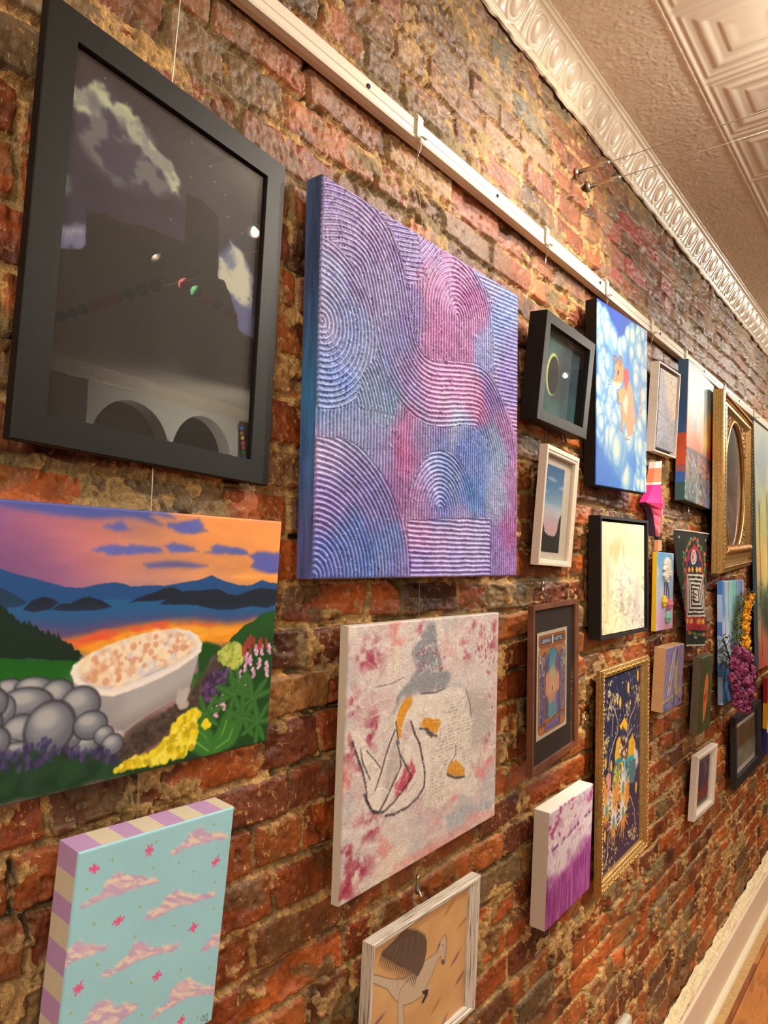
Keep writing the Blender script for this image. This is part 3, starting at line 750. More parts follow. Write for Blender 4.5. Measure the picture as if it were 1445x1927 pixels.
    a.poly([(0.829, 0.620), (0.847, 0.572), (0.859, 0.557), (0.869, 0.611), (0.853, 0.711), (0.816, 0.777), (0.759, 0.873), (0.677, 0.958), (0.641, 0.942), (0.645, 0.861), (0.671, 0.809), (0.764, 0.761), (0.794, 0.704)], (82, 70, 62), 1, .006, 20, 3, .01)
    a.dabs([(0.799, 0.713), (0.831, 0.663), (0.833, 0.723), (0.759, 0.857), (0.677, 0.942), (0.648, 0.930), (0.657, 0.865)], 260, .002, .006, [(70, 60, 54), (96, 84, 74), (60, 52, 50)], .6)
    a.poly([(0.363, 0.768), (0.449, 0.823), (0.506, 0.854), (0.557, 0.876), (0.645, 0.943), (0.702, 0.969), (0.791, 0.967), (1.001, 0.991), (1.014, 1.019), (0.455, 0.991), (0.370, 0.982)], (28, 66, 38), 1, .012, 16, 3, .01)
    a.img = np.clip(.5 + (a.img - .5) * 1.08 + .01, 0, 1)
    # the bath
    a.poly([(0.556, 0.597), (0.574, 0.656), (0.627, 0.681), (0.690, 0.668), (0.806, 0.560), (0.800, 0.613), (0.789, 0.707), (0.758, 0.739), (0.703, 0.782), (0.649, 0.841), (0.635, 0.834), (0.616, 0.797), (0.591, 0.730), (0.561, 0.674)], (180, 178, 180), 1, .001, 20, 3)
    a.poly([(0.556, 0.611), (0.581, 0.665), (0.627, 0.689), (0.651, 0.688), (0.641, 0.836), (0.616, 0.797), (0.591, 0.730), (0.561, 0.674)], (150, 150, 156), .8, .001, 20, 3, .03)
    a.poly([(0.632, 0.803), (0.702, 0.758), (0.793, 0.678), (0.787, 0.714), (0.758, 0.741), (0.703, 0.785), (0.649, 0.841)], (140, 132, 130), .8, .001, 20, 3, .02)
    for q in ([(0.770, 0.718), (0.769, 0.746), (0.775, 0.766), (0.782, 0.766)], [(0.783, 0.713), (0.778, 0.736), (0.773, 0.755)], [(0.634, 0.826), (0.643, 0.860), (0.649, 0.839)]): a.line(q, .008, (190, 184, 182), .95)
    rim = [(0.554, 0.586), (0.557, 0.565), (0.570, 0.548), (0.587, 0.530), (0.612, 0.509), (0.643, 0.492), (0.683, 0.474), (0.721, 0.467), (0.752, 0.466), (0.778, 0.475), (0.797, 0.497), (0.808, 0.528), (0.807, 0.556), (0.789, 0.579), (0.758, 0.613), (0.723, 0.638), (0.686, 0.661), (0.658, 0.673), (0.631, 0.683), (0.604, 0.672), (0.577, 0.646), (0.561, 0.616)]
    a.poly(rim, (236, 236, 236), 1)
    a.poly([(0.563, 0.586), (0.570, 0.561), (0.595, 0.536), (0.628, 0.512), (0.675, 0.487), (0.721, 0.475), (0.757, 0.475), (0.785, 0.490), (0.798, 0.517), (0.797, 0.546), (0.775, 0.573), (0.731, 0.611), (0.689, 0.638), (0.649, 0.657), (0.618, 0.660), (0.588, 0.643), (0.570, 0.615)], (196, 196, 206), 1)
    a.line(rim + rim[:1], .0035, (250, 244, 236), .9)
    bub = [(0.569, 0.586), (0.580, 0.537), (0.613, 0.517), (0.643, 0.496), (0.700, 0.478), (0.752, 0.471), (0.786, 0.502), (0.792, 0.537), (0.752, 0.579), (0.713, 0.595), (0.664, 0.630), (0.633, 0.649), (0.599, 0.637), (0.576, 0.609)]
    a.dabs(bub, 420, .005, .013, [(250, 236, 208), (240, 208, 176), (252, 242, 222), (230, 186, 150), (220, 220, 230), (246, 226, 186)], .75, .8, None, .5)
    a.dabs(bub, 90, .003, .007, [(250, 238, 214), (222, 160, 124)], .8)
    # stones
    st = rep([(0.452, 0.745), (0.455, 0.623), (0.493, 0.623), (0.531, 0.665), (0.483, 0.672), (0.450, 0.685), (0.477, 0.768), (0.572, 0.709), (0.460, 0.798), (0.477, 0.832), (0.588, 0.846), (0.563, 0.803), (0.524, 0.768), (0.593, 0.782), (0.619, 0.828), (0.636, 0.868), (0.425, 0.657), (0.419, 0.720), (0.433, 0.784), (0.406, 0.606)],
             [(32, 42), (52, 36), (62, 34), (60, 56), (86, 48), (34, 44), (62, 56), (72, 64), (40, 16), (100, 34), (50, 42), (36, 44), (84, 84), (62, 46), (38, 32), (42, 36), (60, 50), (60, 50), (60, 50), (70, 40)])
    pw = 1 / 1720.0
    a.poly([(0.356, 0.593), (0.441, 0.603), (0.503, 0.609), (0.549, 0.645), (0.582, 0.676), (0.607, 0.750), (0.641, 0.859), (0.644, 0.928), (0.547, 0.886), (0.364, 0.812)], (44, 44, 50), 1, .006, 20, 3, .008)
    for c, (rx, ry) in st:
        rx, ry = rx * pw * .86, ry * pw * .9
        a.ell(c, rx * 1.02, ry * 1.02, (38, 38, 44), .1, .08)
        a.ell(c, rx * .95, ry * .94, (104, 110, 124), .1, .12)
        a.ell((c[0] - rx * .12, c[1] - ry * .2 / a.asp), rx * .72, ry * .66, (140, 148, 160), .1, .35, .9)
        a.ell((c[0] - rx * .2, c[1] - ry * .36 / a.asp), rx * .45, ry * .36, (182, 186, 188), .1, .5, .85)
    a.dabs([(0.369, 0.796), (0.513, 0.857), (0.644, 0.936), (0.658, 0.972), (0.454, 0.964), (0.375, 0.973)], 200, .006, .018, [(24, 56, 34), (36, 76, 44), (40, 66, 60)], .5)
    a.dabs([(0.370, 0.821), (0.467, 0.824), (0.520, 0.791), (0.531, 0.823), (0.560, 0.849), (0.635, 0.879), (0.648, 0.937), (0.547, 0.872), (0.482, 0.891)], 100, .002, .005, [(66, 62, 108), (84, 76, 124), (50, 52, 84)], .8, 1.8, .2)
    # planting on the right
    a.dabs([(0.848, 0.585), (0.867, 0.549), (0.898, 0.537), (0.918, 0.567), (0.917, 0.621), (0.902, 0.649), (0.875, 0.638)], 190, .003, .006, [(190, 206, 92), (150, 176, 74), (206, 214, 110)], .9)
    a.dabs([(0.815, 0.760), (0.826, 0.670), (0.854, 0.629), (0.886, 0.649), (0.868, 0.715), (0.840, 0.776)], 170, .003, .006, [(82, 60, 104), (110, 80, 128), (56, 44, 72)], .85)
    for p in [(0.925, 0.609), (0.936, 0.620), (0.951, 0.578), (0.966, 0.580), (0.987, 0.579), (0.924, 0.649), (0.961, 0.639), (0.983, 0.657), (0.947, 0.677), (0.911, 0.682), (0.925, 0.707), (0.870, 0.776), (0.874, 0.795), (0.857, 0.819), (0.844, 0.785), (0.987, 0.681)]:
        for k in range(7): a.ell((p[0] + a.rng.uniform(-.0035, .0035), p[1] + (k - 3) * .0065), .0042, .0036, a.rng.choice([(222, 170, 206), (196, 140, 186), (232, 190, 218)]), 0, .3)
    for p in [(0.920, 0.559), (0.926, 0.542), (0.933, 0.529), (0.942, 0.542), (0.957, 0.556), (0.962, 0.547), (0.977, 0.552), (0.933, 0.570), (0.915, 0.576)]:
        a.line([(p[0], p[1] - .018), (p[0] + .002, p[1] + .018)], .0034, (176, 60, 56), .9)
    for p, L in rep([(0.899, 0.758), (0.949, 0.790), (0.927, 0.873), (0.968, 0.901), (0.832, 0.820), (0.910, 0.708)], (.05, .05, .05, .046, .04, .03)): a.leafstar(p, 7, L, (54, 110, 46), (84, 140, 66))
    for q in ([(0.849, 0.974), (0.836, 0.919), (0.815, 0.877)], [(0.854, 0.977), (0.877, 0.917), (0.885, 0.868)], [(0.854, 0.981), (0.894, 0.949), (0.902, 0.909)], [(0.844, 0.977), (0.812, 0.926), (0.809, 0.900)]): a.line(q, .016, (58, 124, 48), .9); a.line(q, .002, (110, 170, 80), .8)
    a.dabs([(0.644, 0.969), (0.668, 0.942), (0.701, 0.937), (0.726, 0.924), (0.755, 0.871), (0.762, 0.833), (0.784, 0.808), (0.807, 0.795), (0.820, 0.816), (0.810, 0.867), (0.818, 0.895), (0.804, 0.948), (0.786, 0.973), (0.733, 0.978), (0.678, 0.969)], 420, .003, .0075, [(244, 226, 40), (226, 204, 30), (250, 238, 90), (196, 176, 26)], .92)
    a.dabs([(0.824, 0.847), (0.838, 0.847), (0.844, 0.871), (0.830, 0.878)], 20, .003, .006, [(244, 226, 40)], .9)
    return a

def cloud_stroke(a, pts, seed):
    a.poly(pts, (206, 180, 212), .97, .007, 34, seed, .005)
    up = [(x, y - .006) for x, y in pts]
    m = a.polymask(up, .008, 34, seed + 3, .012)
    st = sstep(-.35, .20, fbm((a.S + a.T * .5) * 16, (a.T * a.asp - a.S * .5) * 46, seed + 6, 4))
    a.blend(m * st, (244, 228, 212), .95)
    a.blend(m * sstep(.1, .5, fbm((a.S + a.T * .5) * 14, (a.T * a.asp - a.S * .5) * 40, seed + 8, 4)), (222, 190, 216), .7)

def art_stripe(w, h):
    a = Art(w, h, 420, (164, 222, 236))
    a.vary(.02, 4, 4, 3)
    cl = [[(0.548, 0.127), (0.579, 0.112), (0.634, 0.101), (0.675, 0.072), (0.719, 0.051), (0.754, 0.044), (0.802, 0.079), (0.861, 0.099), (0.961, 0.124), (0.971, 0.145), (0.879, 0.130), (0.792, 0.129), (0.660, 0.122), (0.583, 0.136)],
          [(0.039, 0.220), (0.087, 0.206), (0.141, 0.200), (0.173, 0.160), (0.217, 0.137), (0.256, 0.131), (0.310, 0.162), (0.374, 0.177), (0.419, 0.200), (0.509, 0.224), (0.500, 0.238), (0.371, 0.224), (0.261, 0.229), (0.163, 0.219), (0.063, 0.229)],
          [(0.427, 0.379), (0.451, 0.360), (0.530, 0.352), (0.568, 0.315), (0.611, 0.304), (0.645, 0.305), (0.697, 0.340), (0.808, 0.367), (0.922, 0.383), (0.913, 0.403), (0.812, 0.393), (0.740, 0.389), (0.623, 0.381), (0.493, 0.391)],
          [(-0.029, 0.434), (0.002, 0.379), (0.030, 0.361), (0.060, 0.356), (0.088, 0.388), (0.114, 0.383), (0.155, 0.406), (0.229, 0.424), (0.217, 0.438), (0.113, 0.432), (0.032, 0.434), (-0.010, 0.447)],
          [(0.214, 0.544), (0.230, 0.522), (0.289, 0.531), (0.345, 0.503), (0.380, 0.471), (0.431, 0.468), (0.491, 0.511), (0.582, 0.537), (0.698, 0.556), (0.655, 0.573), (0.508, 0.552), (0.412, 0.544), (0.313, 0.552), (0.236, 0.558)],
          [(0.842, 0.640), (0.887, 0.613), (0.945, 0.591), (1.009, 0.590), (1.019, 0.648), (0.941, 0.641), (0.892, 0.646)],
          [(0.538, 0.832), (0.582, 0.808), (0.659, 0.801), (0.673, 0.750), (0.727, 0.731), (0.781, 0.736), (0.855, 0.788), (0.921, 0.817), (1.000, 0.835), (0.993, 0.872), (0.814, 0.827), (0.697, 0.825), (0.587, 0.835)],
          [(0.121, 0.720), (0.159, 0.674), (0.192, 0.645), (0.236, 0.650), (0.283, 0.676), (0.318, 0.709), (0.356, 0.701), (0.453, 0.734), (0.447, 0.761), (0.367, 0.767), (0.311, 0.789), (0.320, 0.847), (0.159, 0.787)],
          [(-0.064, 0.931), (0.016, 0.901), (0.105, 0.911), (0.227, 0.987), (0.193, 1.006), (0.031, 0.997)], [(0.512, 1.033), (0.596, 1.023), (0.676, 1.039), (0.813, 1.107), (0.745, 1.118), (0.584, 1.083)]]
    for i, c in enumerate(cl): cloud_stroke(a, c, i * 5 + 2)
    for c in [(0.097, 0.083), (0.418, 0.079), (0.897, 0.235), (0.273, 0.337), (0.781, 0.506), (0.560, 0.652), (0.084, 0.549), (0.764, 0.916), (0.867, 1.143), (0.294, 0.933)]:
        for an in (.25, 1.2, 2.1, 2.9):
            L = .030 * a.rng.uniform(.6, 1.15); an += a.rng.uniform(-.15, .15)
            a.line([(c[0] - math.cos(an) * L, c[1] - math.sin(an) * L / a.asp), (c[0] + math.cos(an) * L, c[1] + math.sin(an) * L / a.asp)], .0048, (240, 96, 150), .95, .3)
    for c in [(0.457, 0.053), (0.197, 0.071), (0.458, 0.165), (0.626, 0.179), (0.737, 0.243), (0.854, 0.056), (0.070, 0.157), (0.399, 0.312), (0.910, 0.332), (0.133, 0.310), (0.642, 0.460), (0.385, 0.435), (0.920, 0.457), (0.177, 0.484), (0.398, 0.628), (0.722, 0.677), (0.928, 0.734), (0.058, 0.636), (0.488, 0.793), (0.881, 0.942)]: a.ell(c, .007, .007, (168, 186, 92), 0, .3, .9)
    for q in ([(0.910, 0.968), (0.925, 0.950), (0.940, 0.963), (0.924, 0.977)], [(0.945, 0.957), (0.957, 0.953), (0.960, 0.986), (0.942, 0.975)]): a.line(q, .003, (90, 120, 140), .8)
    return a

def spiral_canvas(w, h):
    """combed relief: every zone has its own family of furrows"""
    a = Art(w, h, 640, (140, 130, 180))
    X, Y = a.S * w, a.T * h
    X = X + .0010 * a.n(9, 9, 71, 3); Y = Y + .0010 * a.n(9, 9, 72, 3)
    def P(q): return [(x * w, y * h) for x, y in q]
    def seg(pts):
        d = np.full(X.shape, 9.0, np.float32); sg = np.zeros(X.shape, np.float32)
        for (x1, y1), (x2, y2) in zip(pts[:-1], pts[1:]):
            vx, vy = x2 - x1, y2 - y1
            t = np.clip(((X - x1) * vx + (Y - y1) * vy) / (vx * vx + vy * vy + 1e-12), 0, 1)
            px, py = X - x1 - t * vx, Y - y1 - t * vy
            dd = np.hypot(px, py); c = (vx * py - vy * px)
            up = dd < d
            d = np.where(up, dd, d); sg = np.where(up, np.sign(c), sg)
        return d, sg
    def smooth(q, k=2):
        q = [tuple(p) for p in q]
        for _ in range(k):
            o = [q[0]]
            for p, r in zip(q[:-1], q[1:]):
                o += [(p[0] * .75 + r[0] * .25, p[1] * .75 + r[1] * .25), (p[0] * .25 + r[0] * .75, p[1] * .25 + r[1] * .75)]
            q = o + [q[-1]]
        return q
    per = .0080
    c1 = P([(0.007, 0.372)])[0]
    outer = smooth(P([(-0.063, 0.032), (0.030, -0.003), (0.113, -0.014), (0.174, -0.005), (0.231, 0.016), (0.277, 0.048), (0.320, 0.105), (0.352, 0.178), (0.372, 0.256), (0.398, 0.323), (0.436, 0.356), (0.497, 0.357), (0.606, 0.332), (0.725, 0.314), (0.800, 0.324), (0.868, 0.373), (0.927, 0.450), (0.976, 0.538), (0.992, 0.668), (0.986, 0.846), (0.981, 1.034)]))
    inner = smooth(P([(-0.027, 1.015), (0.008, 0.572), (0.150, 0.525), (0.202, 0.465), (0.222, 0.414), (0.244, 0.437), (0.274, 0.473), (0.313, 0.512), (0.384, 0.543), (0.458, 0.555), (0.546, 0.549), (0.630, 0.525), (0.709, 0.518), (0.782, 0.543), (0.810, 0.606), (0.818, 0.741), (0.819, 1.003)]))
    Z = np.full(X.shape, 0, np.int32)
    ph = np.zeros(X.shape, np.float32)
    def zone(k, mask, phase):
        nonlocal ph
        mm = mask > .5
        Z[mm] = k; ph = np.where(mm, phase, ph)
    def pm(q, seed=3): return a.polymask(q, .003, 40, seed)
    def dirph(p, q):
        (x1, y1), (x2, y2) = P([p, q]); L = math.hypot(x2 - x1, y2 - y1)
        return (X * (y2 - y1) - Y * (x2 - x1)) / L
    r1 = np.hypot(X - c1[0], (Y - c1[1]) * 1.0)
    dO, sO = seg(outer)
    zone(1, np.ones_like(X), X)                                               # default: uprights
    zone(2, pm([(-0.063, 0.019), (0.073, -0.043), (1.178, 0.007), (1.183, 0.522), (0.855, 0.306), (0.816, -0.005), (0.678, -0.004), (0.439, 0.110), (0.342, 0.181), (0.121, 0.044)]), dirph(*[(0.300, 0.071), (0.420, 0.040)]))
    zone(3, pm([(0.386, 0.002), (0.598, -0.052), (0.507, 0.024), (0.439, 0.115), (0.413, 0.078)]), dirph(*[(0.421, 0.095), (0.506, 0.003)]))
    zone(4, pm([(0.668, -0.011), (1.178, -0.025), (1.183, 0.585), (0.990, 0.512), (0.926, 0.427), (0.856, 0.364), (0.811, 0.316), (0.824, 0.139), (0.795, 0.060)]), dirph(*[(0.823, 0.052), (1.006, 0.038)]))
    d3, _ = seg(P([(0.608, 0.189), (0.611, 0.349)]))
    zone(5, pm([(0.428, 0.366), (0.418, 0.278), (0.420, 0.202), (0.439, 0.115), (0.489, 0.046), (0.533, -0.007), (0.599, -0.020), (0.688, -0.004), (0.762, 0.036), (0.812, 0.090), (0.828, 0.167), (0.831, 0.317), (0.607, 0.356)]), d3)
    zone(6, pm([(-0.085, 0.037), (0.030, -0.003), (0.113, -0.014), (0.174, -0.005), (0.231, 0.016), (0.277, 0.048), (0.320, 0.105), (0.352, 0.178), (0.372, 0.256), (0.398, 0.323), (0.436, 0.356), (0.497, 0.355), (0.606, 0.330), (0.725, 0.311), (0.800, 0.324), (0.868, 0.373), (0.927, 0.450), (0.976, 0.538), (0.992, 0.668), (0.986, 0.846), (0.981, 1.034), (0.819, 1.003), (0.818, 0.741), (0.810, 0.606), (0.782, 0.543), (0.709, 0.518), (0.630, 0.525), (0.546, 0.549), (0.458, 0.555), (0.384, 0.543), (0.313, 0.512), (0.274, 0.473), (0.244, 0.437), (0.222, 0.414), (0.197, 0.292), (0.127, 0.223), (-0.077, 0.249)]), dO)
    zone(7, (np.hypot(X - c1[0], Y - c1[1]) < math.hypot(P([(0.215, 0.342)])[0][0] - c1[0], P([(0.215, 0.342)])[0][1] - c1[1])).astype(np.float32), r1)
    c8 = P([(0.310, 0.695)])[0]
    zone(8, pm([(0.168, 0.462), (0.222, 0.408), (0.244, 0.435), (0.289, 0.487), (0.313, 0.513), (0.306, 0.554), (0.138, 0.557), (0.156, 0.500)]), np.hypot(X - P([(0.009, 0.605)])[0][0], Y - P([(0.009, 0.605)])[0][1]))
    c9 = P([(-0.000, 0.996)])[0]
    zone(9, pm([(-0.040, 0.666), (0.011, 0.656), (0.102, 0.646), (0.154, 0.660), (0.195, 0.681), (0.252, 0.720), (0.290, 0.758), (0.320, 0.788), (0.353, 0.851), (0.374, 0.903), (0.383, 0.955), (0.385, 1.040), (-0.049, 1.029)]), np.hypot(X - c9[0], Y - c9[1]))
    zone(10, pm([(0.363, 0.841), (0.815, 0.806), (0.821, 1.051), (0.385, 1.040), (0.380, 0.945)]), Y)
    d11, _ = seg(P([(0.529, 0.800), (0.531, 0.873)]))
    zone(11, pm([(0.353, 0.842), (0.355, 0.795), (0.373, 0.750), (0.412, 0.698), (0.436, 0.656), (0.486, 0.629), (0.548, 0.617), (0.598, 0.626), (0.642, 0.649), (0.682, 0.685), (0.708, 0.726), (0.720, 0.812)]), d11)
    edge = np.zeros(X.shape, np.float32)
    for sh in ((1, 0), (0, 1), (2, 2)):
        e = (Z != np.roll(Z, sh, (0, 1))).astype(np.float32); edge = np.maximum(edge, e)
    wv = .00045 * a.n(22, 22, 77, 3)
    wvb = np.where(Z == 10, .0020 * a.n(6, 1, 78, 2), 0)
    p_ = np.where((Z == 1) | (Z == 11) | (Z == 8) | (Z == 2), per * .93, per)
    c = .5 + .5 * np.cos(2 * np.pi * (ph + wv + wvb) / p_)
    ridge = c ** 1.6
    relief = .0019 * ridge * (1 - .6 * edge) + .0005 * a.n(140, 140, 5, 3)
    relief = relief + .0012 * (np.abs(a.n(30, 30, 15, 3)) < .02)
    base = a.field(rep([(0.013, 0.023), (0.089, 0.057), (0.017, 0.139), (0.039, 0.252), (0.013, 0.367), (0.086, 0.346), (0.033, 0.446), (0.073, 0.523), (0.014, 0.560), (0.166, 0.392), (0.174, 0.207), (0.234, 0.093), (0.267, 0.224), (0.308, 0.332), (0.340, 0.103), (0.368, 0.242), (0.362, 0.031), (0.462, 0.019), (0.474, 0.134), (0.486, 0.260), (0.599, 0.013), (0.651, 0.160), (0.605, 0.281), (0.732, 0.137), (0.798, 0.233), (0.805, -0.001), (0.921, 0.052), (0.864, 0.157), (0.959, 0.222), (0.925, 0.320), (0.868, 0.391), (0.389, 0.424), (0.472, 0.416), (0.608, 0.414), (0.707, 0.449), (0.518, 0.499), (0.611, 0.531), (0.237, 0.443), (0.204, 0.510), (0.276, 0.552), (0.075, 0.595), (0.153, 0.639), (0.250, 0.648), (0.346, 0.588), (0.371, 0.656), (0.327, 0.756), (0.434, 0.599), (0.519, 0.561), (0.660, 0.566), (0.741, 0.609), (0.713, 0.749), (0.522, 0.663), (0.480, 0.718), (0.422, 0.772), (0.525, 0.789), (0.568, 0.735), (0.849, 0.596), (0.862, 0.737), (0.927, 0.498), (0.966, 0.670), (0.956, 0.847), (0.854, 0.908), (0.018, 0.688), (0.079, 0.714), (0.144, 0.750), (0.052, 0.822), (0.116, 0.882), (0.027, 0.947), (0.184, 0.967), (0.287, 0.921), (0.248, 0.808), (0.326, 0.989), (0.425, 0.859), (0.527, 0.890), (0.666, 0.859), (0.768, 0.910), (0.444, 0.975), (0.620, 0.965), (0.801, 0.992), (0.970, 0.987)],
        [(128, 104, 150), (146, 118, 158), (150, 126, 160), (150, 160, 188), (172, 172, 198), (120, 144, 186), (104, 132, 178), (58, 104, 168), (90, 138, 186), (132, 150, 180), (132, 116, 160), (140, 108, 152), (134, 128, 166), (130, 130, 170), (112, 84, 140), (104, 82, 140), (114, 92, 142), (150, 104, 150), (186, 96, 140), (182, 84, 132), (190, 106, 148), (174, 84, 134), (172, 80, 128), (186, 92, 140), (126, 138, 176), (132, 140, 184), (118, 150, 202), (104, 132, 184), (118, 112, 168), (112, 92, 152), (120, 96, 148), (156, 128, 170), (204, 124, 162), (212, 124, 160), (188, 100, 134), (186, 116, 146), (176, 190, 200), (120, 138, 172), (134, 168, 184), (132, 168, 184), (140, 168, 188), (140, 156, 184), (150, 142, 182), (200, 100, 140), (192, 88, 130), (160, 96, 142), (140, 126, 164), (96, 114, 166), (66, 98, 164), (72, 118, 176), (72, 128, 184), (108, 146, 192), (150, 132, 178), (176, 118, 156), (104, 116, 180), (126, 160, 206), (150, 176, 190), (166, 178, 192), (170, 106, 146), (176, 108, 150), (180, 90, 140), (150, 120, 170), (196, 170, 202), (166, 156, 192), (126, 122, 172), (142, 118, 178), (84, 124, 184), (96, 116, 188), (74, 116, 182), (100, 138, 190), (112, 116, 170), (120, 122, 182), (200, 140, 178), (196, 160, 196), (186, 164, 200), (186, 178, 212), (160, 136, 196), (176, 158, 208), (164, 138, 200), (184, 128, 190)]), .034, .02)
    base = base * .80 + np.array((140, 128, 182), np.float32) / 255 * .20
    base = base * np.array((.93, .97, 1.10), np.float32)
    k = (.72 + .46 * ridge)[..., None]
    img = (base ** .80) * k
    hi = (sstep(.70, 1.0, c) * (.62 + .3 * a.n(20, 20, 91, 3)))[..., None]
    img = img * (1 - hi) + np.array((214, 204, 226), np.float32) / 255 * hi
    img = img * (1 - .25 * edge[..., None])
    img = img * (1 + .12 * a.n(60, 60, 92, 3)[..., None])
    gmean = img.mean(-1, keepdims=True)
    img = gmean + (img - gmean) * 1.35
    a.img = np.clip(img, 0, 1).astype(np.float32)
    return a, relief

def art_figure(w, h):
    a = Art(w, h, 460, (222, 212, 208))
    cr, pk, wh, gy = (160, 46, 78), (226, 138, 138), (236, 228, 220), (140, 146, 154)
    a.blend(sstep(.0, .5, a.n(6, 8, 3, 4)), (212, 186, 188), .7)
    a.blend(sstep(.15, .55, a.n(5, 7, 13, 4)), (198, 196, 198), .8)
    a.blend(sstep(.25, .55, a.n(9, 9, 23, 4)), (232, 222, 206), .8)
    for c, r, col in zip([(0.131, 0.118), (0.069, 0.130), (0.250, 0.022), (0.272, 0.072), (0.647, 0.120), (0.727, 0.167), (0.423, 0.149), (0.033, 0.289), (0.126, 0.408), (0.024, 0.448), (0.013, 0.568), (0.088, 0.557), (0.141, 0.762), (0.041, 0.820), (0.229, 0.876), (0.030, 0.937), (0.104, 0.905), (0.015, 0.960), (0.912, 0.614), (0.945, 0.704), (0.874, 0.767), (0.955, 0.165), (0.966, 0.064), (0.407, 0.033), (0.777, 0.051), (0.397, 0.813), (0.555, 0.864), (0.660, 0.771), (0.812, 0.963), (0.503, 0.990)],
                         (.07, .04, .05, .05, .07, .04, .06, .05, .07, .05, .05, .06, .06, .07, .05, .06, .06, .05, .03, .05, .05, .03, .03, .03, .03, .03, .04, .05, .06, .05),
                         (cr, cr, pk, pk, pk, cr, cr, cr, cr, cr, pk, cr, cr, cr, pk, cr, cr, cr, cr, pk, pk, cr, cr, cr, cr, cr, pk, pk, pk, pk)):
        a.blend(np.exp(-(((a.S - c[0] + .02 * a.n(20, 20, 5, 3)) ** 2 + ((a.T - c[1]) * a.asp + .02 * a.n(20, 20, 6, 3)) ** 2) / (r * r * .7))) * sstep(-.25, .35, a.n(26, 30, 33, 4)), col, .85)
    a.poly([(0.245, 0.366), (0.262, 0.315), (0.291, 0.279), (0.341, 0.259), (0.371, 0.207), (0.346, 0.127), (0.398, 0.083), (0.450, 0.007), (0.497, 0.032), (0.511, 0.085), (0.552, 0.216), (0.615, 0.262), (0.610, 0.299), (0.532, 0.317), (0.419, 0.313), (0.354, 0.303), (0.302, 0.308), (0.274, 0.344)], gy, .9, .02, 18, 5, .012)
    a.dabs([(0.366, 0.094), (0.523, 0.094), (0.601, 0.222), (0.554, 0.253), (0.370, 0.193)], 60, .004, .012, [(230, 226, 222), (170, 44, 72), (200, 202, 206)], .8, .3)
    a.poly([(0.983, 0.912), (0.894, 0.894), (0.755, 0.875), (0.677, 0.866), (0.603, 0.880), (0.632, 0.978), (0.560, 0.975), (0.657, 0.995), (0.759, 0.977), (0.811, 0.939), (0.984, 0.945)], (176, 188, 200), .75, .02, 20, 4, .012)
    a.poly([(1.001, 1.000), (0.813, 0.971), (0.760, 0.992), (0.682, 1.004), (0.561, 1.004), (0.383, 1.001), (0.244, 0.999), (0.340, 0.950), (0.559, 0.967), (0.784, 0.931), (0.999, 0.959)], (236, 172, 164), .7, .015, 18, 4, .02)
    # the back, arms and legs of the kneeling figure
    body = [(0.359, 0.311), (0.463, 0.321), (0.580, 0.313), (0.694, 0.327), (0.749, 0.382), (0.773, 0.481), (0.791, 0.587), (0.782, 0.703), (0.847, 0.784), (0.808, 0.852), (0.674, 0.797), (0.553, 0.827), (0.460, 0.784), (0.434, 0.685), (0.453, 0.619), (0.417, 0.525), (0.358, 0.415), (0.315, 0.372), (0.298, 0.444), (0.310, 0.487), (0.280, 0.487), (0.262, 0.409), (0.279, 0.345), (0.313, 0.317)]
    a.poly(body, (232, 226, 216), .9, .006, 20, 5, .006)
    a.poly([(0.734, 0.348), (0.933, 0.379), (0.952, 0.499), (0.926, 0.593), (0.841, 0.639), (0.791, 0.595), (0.772, 0.465)], (186, 180, 176), .75, .02, 14, 5, .02)
    a.poly([(0.266, 0.390), (0.284, 0.346), (0.313, 0.317), (0.359, 0.307), (0.361, 0.346), (0.326, 0.374), (0.307, 0.419), (0.299, 0.465), (0.279, 0.467)], (226, 160, 54), 1, .004, 20, 5)
    a.poly([(0.418, 0.441), (0.445, 0.414), (0.538, 0.443), (0.556, 0.458), (0.528, 0.504), (0.470, 0.473)], (226, 160, 54), 1, .006, 30, 5)
    a.poly([(0.602, 0.691), (0.618, 0.654), (0.668, 0.648), (0.735, 0.699), (0.736, 0.730), (0.671, 0.717)], (226, 160, 54), 1, .006, 30, 5)
    a.poly([(0.021, 0.379), (0.055, 0.386), (0.128, 0.472), (0.196, 0.560), (0.223, 0.514), (0.259, 0.456), (0.313, 0.549), (0.326, 0.621), (0.250, 0.700), (0.204, 0.731), (0.148, 0.714), (0.109, 0.626), (0.068, 0.489)], (232, 226, 216), .95, .004, 20, 5, .004)
    a.poly([(0.207, 0.589), (0.250, 0.481), (0.269, 0.472), (0.303, 0.554), (0.257, 0.642), (0.220, 0.671)], (170, 160, 156), .6, .01, 20, 5, .02)
    a.poly([(0.321, 0.504), (0.381, 0.448), (0.428, 0.542), (0.455, 0.655), (0.436, 0.735), (0.332, 0.751), (0.233, 0.740), (0.308, 0.670), (0.335, 0.589)], (230, 222, 214), .95, .004, 20, 5, .004)
    a.poly([(0.335, 0.589), (0.375, 0.558), (0.389, 0.631), (0.348, 0.668), (0.319, 0.693), (0.260, 0.709), (0.297, 0.647)], (176, 40, 66), .75, .02, 30, 5, .01)
    ch = (60, 54, 58)
